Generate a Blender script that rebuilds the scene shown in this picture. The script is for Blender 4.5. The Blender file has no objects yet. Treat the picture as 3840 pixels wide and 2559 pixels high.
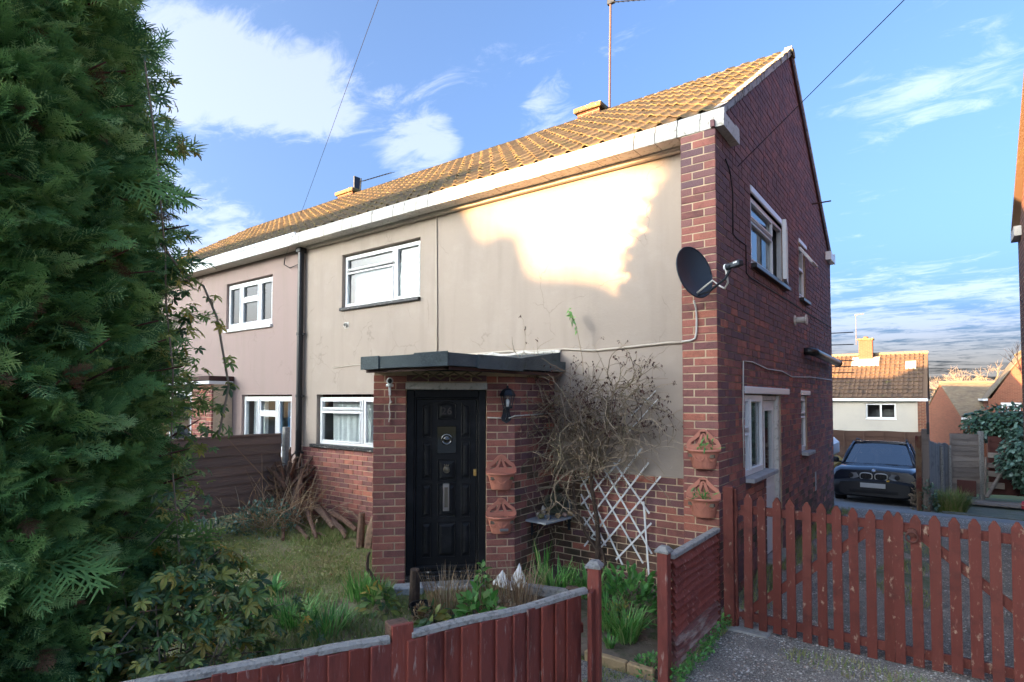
import bpy, math, random
import numpy as np
from mathutils import Matrix, Vector
S = bpy.context.scene
COL = S.collection
rng = np.random.default_rng(7)
random.seed(7)
R = math.radians

# ------------------------------------------------------------------ camera
CAM = np.array([1.671, -5.450, 1.932])
cd = bpy.data.cameras.new('camera'); cam = bpy.data.objects.new('camera', cd); COL.objects.link(cam)
yaw, pitch, roll = R(36.716), R(1.94), R(.07)
cr = Vector((math.cos(yaw), math.sin(yaw), 0))
cf = Vector((-math.sin(yaw) * math.cos(pitch), math.cos(yaw) * math.cos(pitch), math.sin(pitch)))
cu = cr.cross(cf)
r2 = cr * math.cos(roll) + cu * math.sin(roll); u2 = cu * math.cos(roll) - cr * math.sin(roll)
mm = Matrix((r2, u2, -cf)).transposed().to_4x4(); mm.translation = Vector(CAM)
cam.matrix_world = mm
cd.sensor_width = 36; cd.lens = 2160.25 / 3840 * 36; cd.shift_y = (1423.2 - 1279.5) / 3840
cd.clip_start = .05; cd.clip_end = 3000
S.camera = cam
CR, CU, CF = np.array(r2), np.array(u2), np.array(cf)
def pxy(P):
    d = np.asarray(P, float) - CAM; z = d @ CF
    return 1920 + 2160.25 * (d @ CR) / z, 1423.2 - 2160.25 * (d @ CU) / z, z
def seen(P, m=150):
    x, y, z = pxy(P)
    return z > .1 and -m < x < 3840 + m and -m < y < 2559 + m

# ------------------------------------------------------------------ light
SUN_EL, SUN_AZ = R(6.0), R(28.0)          # azimuth: from -Y towards -X
sdir = Vector((-math.sin(SUN_AZ) * math.cos(SUN_EL), -math.cos(SUN_AZ) * math.cos(SUN_EL), math.sin(SUN_EL)))
sl = bpy.data.lights.new('sun', 'SUN'); sl.energy = 2.0; sl.angle = R(.55); sl.color = (1.0, .60, .27)
so = bpy.data.objects.new('sun', sl); COL.objects.link(so)
so.rotation_euler = sdir.to_track_quat('Z', 'Y').to_euler(); so.location = (-20, -30, 15)
S.view_settings.view_transform = 'Standard'; S.view_settings.look = 'None'
S.view_settings.exposure = 4.0; S.view_settings.gamma = 1
S.view_settings.use_curve_mapping = False
S.cycles.max_bounces = 7; S.cycles.diffuse_bounces = 3; S.cycles.transparent_max_bounces = 10
S.cycles.use_denoising = True
W = bpy.data.worlds.new('World'); S.world = W; W.use_nodes = True
def sky():
    t = W.node_tree; t.nodes.clear(); N = t.nodes.new; L = t.links.new
    out = N('ShaderNodeOutputWorld'); bg = N('ShaderNodeBackground'); bg.inputs[1].default_value = .09
    sk = N('ShaderNodeTexSky'); sk.sky_type = 'NISHITA'; sk.sun_disc = False
    sk.sun_elevation = SUN_EL
    sk.sun_rotation = math.atan2(sdir.x, sdir.y)
    sk.air_density = .36; sk.dust_density = 10; sk.ozone_density = 2.0; sk.altitude = 60
    tc = N('ShaderNodeTexCoord'); nrm = N('ShaderNodeVectorMath'); nrm.operation = 'NORMALIZE'
    L(tc.outputs['Generated'], nrm.inputs[0])
    sx = N('ShaderNodeSeparateXYZ'); L(nrm.outputs[0], sx.inputs[0])
    def m(op, a, b=None, c=None, clamp=False):
        n = N('ShaderNodeMath'); n.operation = op; n.use_clamp = clamp
        for i, v in enumerate((a, b, c)):
            if v is None: continue
            if isinstance(v, (int, float)): n.inputs[i].default_value = v
            else: L(v, n.inputs[i])
        return n.outputs[0]
    zz = m('MAXIMUM', sx.outputs[2], 0.0)
    den = m('ADD', zz, .10)
    cx = N('ShaderNodeCombineXYZ'); L(m('DIVIDE', sx.outputs[0], den), cx.inputs[0]); L(m('DIVIDE', sx.outputs[1], den), cx.inputs[1])
    def noise(scale, det, off, rough=.6, dist=0., sc=(1, 1, 1)):
        mp = N('ShaderNodeMapping'); mp.inputs['Location'].default_value = off; mp.inputs['Scale'].default_value = sc
        mp.inputs['Rotation'].default_value = (0, 0, R(-37)) if sc != (1, 1, 1) else (0, 0, 0)
        L(cx.outputs[0], mp.inputs[0])
        n = N('ShaderNodeTexNoise'); n.inputs['Scale'].default_value = scale; n.inputs['Detail'].default_value = det
        n.inputs['Roughness'].default_value = rough; n.inputs['Distortion'].default_value = dist
        L(mp.outputs[0], n.inputs['Vector']); return n.outputs['Fac']
    def blob(d, w, asp=1.0):
        # soft bump round one direction of the sky, where a bank of cloud hangs
        d = Vector(d).normalized()
        a = N('ShaderNodeVectorMath'); a.operation = 'DOT_PRODUCT'; a.inputs[1].default_value = d; L(nrm.outputs[0], a.inputs[0])
        s = N('ShaderNodeMapRange'); s.interpolation_type = 'SMOOTHSTEP'
        s.inputs[1].default_value = math.cos(R(w)); s.inputs[2].default_value = math.cos(R(w * .25)); L(a.outputs['Value'], s.inputs[0])
        return s.outputs[0]
    n1 = noise(1.35, 9, (3.1, 1.7, 0), .58, .5, (1.0, 2.1, 1))
    n2 = noise(5.2, 9, (7.7, 2.2, 0), .70, .8, (1, 1.7, 1))
    base = m('ADD', m('MULTIPLY', n1, .52), m('MULTIPLY', n2, .48))
    def pixdir(px, py):
        v = cf + r2 * ((px - 1920) / 2160.25) - u2 * ((py - 1423.2) / 2160.25); return v.normalized()
    b = None
    for (px, py, w, g) in CLOUDS:
        q = m('MULTIPLY', blob(pixdir(px, py), w), g)
        b = q if b is None else m('ADD', b, q)
    low = N('ShaderNodeMapRange'); low.interpolation_type = 'SMOOTHSTEP'
    low.inputs[1].default_value = .25; low.inputs[2].default_value = .10; L(sx.outputs[2], low.inputs[0])
    low2 = N('ShaderNodeMapRange'); low2.interpolation_type = 'SMOOTHSTEP'
    low2.inputs[1].default_value = -.03; low2.inputs[2].default_value = .02; L(sx.outputs[2], low2.inputs[0])
    cov = m('ADD', m('ADD', base, b), m('MULTIPLY', m('MULTIPLY', low.outputs[0], low2.outputs[0]), .20))
    mr = N('ShaderNodeMapRange'); mr.interpolation_type = 'SMOOTHSTEP'
    mr.inputs[1].default_value = .57; mr.inputs[2].default_value = .74; mr.inputs[3].default_value = 0; mr.inputs[4].default_value = .68
    L(cov, mr.inputs[0])
    tint = N('ShaderNodeMix'); tint.data_type = 'RGBA'; tint.blend_type = 'MULTIPLY'; tint.inputs[0].default_value = 1
    L(sk.outputs[0], tint.inputs['A']); tint.inputs['B'].default_value = SKY_TINT
    mx = N('ShaderNodeMix'); mx.data_type = 'RGBA'; L(mr.outputs[0], mx.inputs[0]); L(tint.outputs['Result'], mx.inputs['A'])
    cl = N('ShaderNodeMix'); cl.data_type = 'RGBA'; cl.blend_type = 'ADD'; cl.inputs[0].default_value = .75; cl.inputs['A'].default_value = CLOUD_COL; L(sk.outputs[0], cl.inputs['B'])
    L(cl.outputs['Result'], mx.inputs['B'])
    L(mx.outputs['Result'], bg.inputs[0]); L(bg.outputs[0], out.inputs[0])
SKY_TINT = (.92, .98, .95, 1); CLOUD_COL = (.50, .48, .47, 1)
# the banks of cloud: direction given through the view, angular half-width in degrees, strength
CLOUDS = [(640, 200, 6, .13), (820, 260, 6, .15), (1000, 310, 6, .15), (1180, 340, 5, .14), (1250, 20, 6, .09), (760, 900, 7, .15), (1330, 440, 6, .08), (1600, 610, 5, .16), (1640, 500, 3, .12), (2060, 440, 4, .14), (3600, 100, 9, .10), (560, 470, 5, .12)]
sky()

# ------------------------------------------------------------------ mesh helpers
class MB:
    def __init__(s): s.V = []; s.F = []; s.M = []; s.A = []; s.n = 0
    def add(s, v, f, mi=0, a=0.):
        s.V.extend([tuple(map(float, q)) for q in v]); s.F.extend([tuple(i + s.n for i in q) for q in f])
        s.M.extend([mi] * len(f)); s.A.extend([a] * len(f)); s.n += len(v); return s
    def box(s, x0, x1, y0, y1, z0, z1, fr=None, mi=0, a=0., bev=0.):
        if bev:
            b = min(bev, (x1 - x0) * .45, (y1 - y0) * .45, (z1 - z0) * .45)
            v = []; idx = {}
            for i, X in enumerate((x0, x1)):
                for j, Y in enumerate((y0, y1)):
                    for k, Z in enumerate((z0, z1)):
                        sx, sy, sz = (b, -b)[i], (b, -b)[j], (b, -b)[k]
                        for q, c in enumerate(((X, Y + sy, Z + sz), (X + sx, Y, Z + sz), (X + sx, Y + sy, Z))):
                            idx[i, j, k, q] = len(v); v.append(c)
            f = []
            I = lambda i, j, k, q: idx[i, j, k, q]
            for i in (0, 1):
                a4 = [I(i, 0, 0, 0), I(i, 1, 0, 0), I(i, 1, 1, 0), I(i, 0, 1, 0)]; f.append(a4 if i else a4[::-1])
                a4 = [I(0, i, 0, 1), I(0, i, 1, 1), I(1, i, 1, 1), I(1, i, 0, 1)]; f.append(a4 if i else a4[::-1])
                a4 = [I(0, 0, i, 2), I(1, 0, i, 2), I(1, 1, i, 2), I(0, 1, i, 2)]; f.append(a4 if i else a4[::-1])
            def fl(q, c): f.append(q[::-1] if c else q)
            for i in (0, 1):
                for j in (0, 1):
                    fl([I(i, j, 0, 0), I(i, j, 1, 0), I(i, j, 1, 1), I(i, j, 0, 1)], (i + j) % 2 == 0)
                    fl([I(i, 0, j, 0), I(i, 1, j, 0), I(i, 1, j, 2), I(i, 0, j, 2)], (i + j) % 2 == 1)
                    fl([I(0, i, j, 1), I(1, i, j, 1), I(1, i, j, 2), I(0, i, j, 2)], (i + j) % 2 == 0)
            for i in (0, 1):
                for j in (0, 1):
                    for k in (0, 1): fl([I(i, j, k, 0), I(i, j, k, 1), I(i, j, k, 2)], (i + j + k) % 2 == 0)
        else:
            v = [(x0, y0, z0), (x1, y0, z0), (x1, y1, z0), (x0, y1, z0), (x0, y0, z1), (x1, y0, z1), (x1, y1, z1), (x0, y1, z1)]
            f = [(0, 3, 2, 1), (4, 5, 6, 7), (0, 1, 5, 4), (1, 2, 6, 5), (2, 3, 7, 6), (3, 0, 4, 7)]
        if fr is not None: v = fr(v)
        return s.add(v, f, mi, a)
    def tube(s, pts, rad, n=6, mi=0, a=0., cap=True):
        P = np.array(pts, float); k = len(P)
        rad = np.full(k, rad, float) if np.isscalar(rad) else np.array(rad, float)
        T = np.gradient(P, axis=0); T /= np.linalg.norm(T, axis=1)[:, None] + 1e-12
        up = np.array([0, 0, 1.]) if abs(T[0, 2]) < .9 else np.array([1., 0, 0])
        v = []
        A = np.cross(T[0], up); A /= np.linalg.norm(A)
        for i in range(k):
            A = A - T[i] * (A @ T[i]); A /= np.linalg.norm(A) + 1e-12; B = np.cross(T[i], A)
            for j in range(n):
                t = 2 * math.pi * j / n
                v.append(P[i] + rad[i] * (math.cos(t) * A + math.sin(t) * B))
        f = [(i * n + j, i * n + (j + 1) % n, (i + 1) * n + (j + 1) % n, (i + 1) * n + j) for i in range(k - 1) for j in range(n)]
        if cap: f += [tuple(range(n))[::-1], tuple((k - 1) * n + j for j in range(n))]
        return s.add(v, f, mi, a)
    def prism(s, poly, d0, d1, fr=None, mi=0, a=0.):
        # polygon in local (x, z), extruded along local y from d0 to d1
        n = len(poly)
        v = [(x, d0, z) for x, z in poly] + [(x, d1, z) for x, z in poly]
        f = [tuple(range(n)), tuple(range(2 * n - 1, n - 1, -1))] + [(i, n + i, n + (i + 1) % n, (i + 1) % n) for i in range(n)]
        if fr is not None: v = fr(v)
        return s.add(v, f, mi, a)
    def lathe(s, prof, n=16, fr=None, mi=0, a=0., sx=1., sy=1.):
        v = [(r * math.cos(2 * math.pi * j / n) * sx, r * math.sin(2 * math.pi * j / n) * sy, z) for r, z in prof for j in range(n)]
        k = len(prof)
        f = [(i * n + j, i * n + (j + 1) % n, (i + 1) * n + (j + 1) % n, (i + 1) * n + j) for i in range(k - 1) for j in range(n)]
        f += [tuple(range(n))[::-1], tuple((k - 1) * n + j for j in range(n))]
        if fr is not None: v = fr(v)
        return s.add(v, f, mi, a)
    def grid(s, P, mi=0, a=0.):
        P = np.array(P); h, w = P.shape[:2]
        f = [(i * w + j, i * w + j + 1, (i + 1) * w + j + 1, (i + 1) * w + j) for i in range(h - 1) for j in range(w - 1)]
        return s.add(P.reshape(-1, 3), f, mi, a)
    def mesh(s, name):
        me = bpy.data.meshes.new(name); me.from_pydata(s.V, [], s.F); me.update()
        if any(s.A):
            at = me.attributes.new('rnd', 'FLOAT', 'FACE'); at.data.foreach_set('value', np.array(s.A, np.float32))
        me.polygons.foreach_set('material_index', np.array(s.M, np.int32)); return me
    def build(s, name, mats, parent=None, smooth=False):
        return put(name, s.mesh(name), mats, parent, smooth)
def put(name, me, mats, parent=None, smooth=False):
    if not isinstance(mats, (list, tuple)): mats = [mats]
    for m in mats: me.materials.append(m)
    if smooth: me.polygons.foreach_set('use_smooth', np.ones(len(me.polygons), bool))
    o = bpy.data.objects.new(name, me); COL.objects.link(o)
    if parent is not None: kid(o, parent)
    return o
def kid(o, parent):
    o.parent = parent
    o.matrix_parent_inverse = WM(parent).inverted()
    return o
def WM(o):
    m = o.matrix_basis.copy()
    if o.parent: m = WM(o.parent) @ o.matrix_parent_inverse @ m
    return m
def frame(o, u, v=None, w=(0, 0, 1)):
    # local x along u, local y along v, local z along w
    o = np.array(o, float); u = np.array(u, float); w = np.array(w, float)
    u = u / np.linalg.norm(u); w = w / np.linalg.norm(w)
    v = np.cross(w, u) if v is None else np.array(v, float)
    M = np.stack([u, v, w])
    f = lambda q: (np.asarray(q, float) @ M + o)
    f.M = M; f.o = o
    return f
def thing(name, label, cat, loc=(0, 0, 0), group=None):
    o = bpy.data.objects.new(name, None); COL.objects.link(o); o.location = loc; o.empty_display_size = .2
    o['label'] = label; o['category'] = cat
    if group: o['group'] = group
    return o
def tag(o, label, cat, group=None, kind=None):
    if label: o['label'] = label
    if cat: o['category'] = cat
    if group: o['group'] = group
    if kind: o['kind'] = kind
    return o
def part_empty(name, parent):
    o = bpy.data.objects.new(name, None); COL.objects.link(o); kid(o, parent); return o
def arrays(name, V, F4, mats, parent=None, rnd=None, smooth=False, n=4):
    # big meshes of quads (n=4) or triangles (n=3) straight from numpy
    me = bpy.data.meshes.new(name); nv, nf = len(V), len(F4)
    me.vertices.add(nv); me.vertices.foreach_set('co', np.ascontiguousarray(V, np.float32).ravel())
    me.loops.add(nf * n); me.loops.foreach_set('vertex_index', np.ascontiguousarray(F4, np.int32).ravel())
    me.polygons.add(nf); me.polygons.foreach_set('loop_start', np.arange(0, nf * n, n, dtype=np.int32))
    me.update(calc_edges=True)
    if rnd is not None:
        at = me.attributes.new('rnd', 'FLOAT', 'FACE'); at.data.foreach_set('value', np.ascontiguousarray(rnd, np.float32))
    return put(name, me, mats, parent, smooth)

# ------------------------------------------------------------------ materials
def MAT(name, col, rough=.7, ramp=None, noise=None, bump=None, rnd=None, metal=0., spec=.4, stain=None, trans=0., grain=None):
    """col: base colour. rnd: list of colours picked per piece. noise: (colour, scale, lo, hi[, stretch]) overlays.
    bump: list of (scale, strength[, stretch])."""
    m = bpy.data.materials.new(name); m.use_nodes = True; t = m.node_tree; N = t.nodes.new; L = t.links.new
    b = t.nodes['Principled BSDF']; b.inputs['Roughness'].default_value = rough; b.inputs['Metallic'].default_value = metal
    b.inputs['Specular IOR Level'].default_value = spec
    geo = N('ShaderNodeNewGeometry')
    def mapped(st, off=(0, 0, 0)):
        mp = N('ShaderNodeMapping'); mp.inputs['Scale'].default_value = st; mp.inputs['Location'].default_value = off
        L(geo.outputs['Position'], mp.inputs[0]); return mp.outputs[0]
    def nz(scale, det=5, st=(1, 1, 1), rough=.6, off=(0, 0, 0)):
        n = N('ShaderNodeTexNoise'); n.inputs['Scale'].default_value = scale; n.inputs['Detail'].default_value = det
        n.inputs['Roughness'].default_value = rough; L(mapped(st, off), n.inputs['Vector']); return n
    cur = None
    if rnd:
        at = N('ShaderNodeAttribute'); at.attribute_name = 'rnd'; oi = N('ShaderNodeObjectInfo')
        ad = N('ShaderNodeMath'); ad.operation = 'ADD'; L(at.outputs['Fac'], ad.inputs[0]); L(oi.outputs['Random'], ad.inputs[1])
        fr = N('ShaderNodeMath'); fr.operation = 'FRACT'; L(ad.outputs[0], fr.inputs[0])
        r = N('ShaderNodeValToRGB'); e = r.color_ramp.elements
        k = len(rnd)
        while len(e) < k: e.new(.5)
        for i, c in enumerate(rnd):
            e[i].position = i / (k - 1); e[i].color = (*c, 1)
        L(fr.outputs[0], r.inputs[0]); cur = r.outputs[0]
    else:
        rg = N('ShaderNodeRGB'); rg.outputs[0].default_value = (*col, 1); cur = rg.outputs[0]
    for i, nn in enumerate(noise or []):
        c, sc, lo, hi = nn[:4]; st = nn[4] if len(nn) > 4 else (1, 1, 1); amt = nn[5] if len(nn) > 5 else 1.
        n = nz(sc, 6, st, .65, (i * 3.7, i * 1.3, 0))
        mr = N('ShaderNodeMapRange'); mr.inputs[1].default_value = lo; mr.inputs[2].default_value = hi; mr.inputs[4].default_value = amt
        L(n.outputs['Fac'], mr.inputs[0])
        mx = N('ShaderNodeMix'); mx.data_type = 'RGBA'; L(mr.outputs[0], mx.inputs[0]); L(cur, mx.inputs['A']); mx.inputs['B'].default_value = (*c, 1)
        cur = mx.outputs['Result']
    if grain:   # fine speckle: brightness multiplied by a noise
        n = nz(grain[0], 3, grain[2] if len(grain) > 2 else (1, 1, 1), .7)
        mr = N('ShaderNodeMapRange'); mr.inputs[1].default_value = .3; mr.inputs[2].default_value = .7
        mr.inputs[3].default_value = 1 - grain[1]; mr.inputs[4].default_value = 1 + grain[1]; L(n.outputs['Fac'], mr.inputs[0])
        mx = N('ShaderNodeMix'); mx.data_type = 'RGBA'; mx.blend_type = 'MULTIPLY'; mx.inputs[0].default_value = 1
        L(cur, mx.inputs['A']); L(mr.outputs[0], mx.inputs['B']); cur = mx.outputs['Result']
    L(cur, b.inputs['Base Color'])
    if bump:
        prev = None
        for bb in bump:
            n = nz(bb[0], 4, bb[2] if len(bb) > 2 else (1, 1, 1), .6)
            bp = N('ShaderNodeBump'); bp.inputs['Strength'].default_value = bb[1]; bp.inputs['Distance'].default_value = .02 if bb[0] < 60 else .006
            L(n.outputs['Fac'], bp.inputs['Height'])
            if prev is not None: L(prev, bp.inputs['Normal'])
            prev = bp.outputs[0]
        L(prev, b.inputs['Normal'])
    if trans:
        tr = N('ShaderNodeBsdfTranslucent'); L(cur, tr.inputs[0]); ms = N('ShaderNodeMixShader'); ms.inputs[0].default_value = trans
        L(b.outputs[0], ms.inputs[1]); L(tr.outputs[0], ms.inputs[2]); L(ms.outputs[0], t.nodes['Material Output'].inputs[0])
    return m
def GLASS(name, tint=(.75, .8, .82), rough=.02, ior=1.5, mixin=.12):
    m = bpy.data.materials.new(name); m.use_nodes = True; t = m.node_tree; t.nodes.clear(); N = t.nodes.new; L = t.links.new
    o = N('ShaderNodeOutputMaterial'); g = N('ShaderNodeBsdfGlossy'); g.inputs['Roughness'].default_value = rough
    tr = N('ShaderNodeBsdfTransparent'); tr.inputs[0].default_value = (*tint, 1)
    fr = N('ShaderNodeFresnel'); fr.inputs[0].default_value = ior
    ge = N('ShaderNodeNewGeometry'); iv_ = N('ShaderNodeMath'); iv_.operation = 'SUBTRACT'; iv_.inputs[0].default_value = 1; L(ge.outputs['Backfacing'], iv_.inputs[1])
    ad = N('ShaderNodeMath'); ad.operation = 'ADD'; ad.use_clamp = True; ad.inputs[1].default_value = mixin; L(fr.outputs[0], ad.inputs[0])
    ms = N('ShaderNodeMixShader'); mu = N('ShaderNodeMath'); mu.operation = 'MULTIPLY'; L(ad.outputs[0], mu.inputs[0]); L(iv_.outputs[0], mu.inputs[1]); L(mu.outputs[0], ms.inputs[0]); L(tr.outputs[0], ms.inputs[1]); L(g.outputs[0], ms.inputs[2]); L(ms.outputs[0], o.inputs[0])
    return m
V3 = lambda s: (s, s, s)
BR = [(q[0] * 2.0 + .075, q[1] * 2.2 + .026, q[2] * 2.2 + .024) for q in [(.055, .022, .02), (.085, .032, .026), (.12, .042, .03), (.16, .05, .034), (.10, .036, .03), (.07, .028, .026), (.20, .062, .036), (.13, .046, .034), (.09, .04, .036)]]
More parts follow.
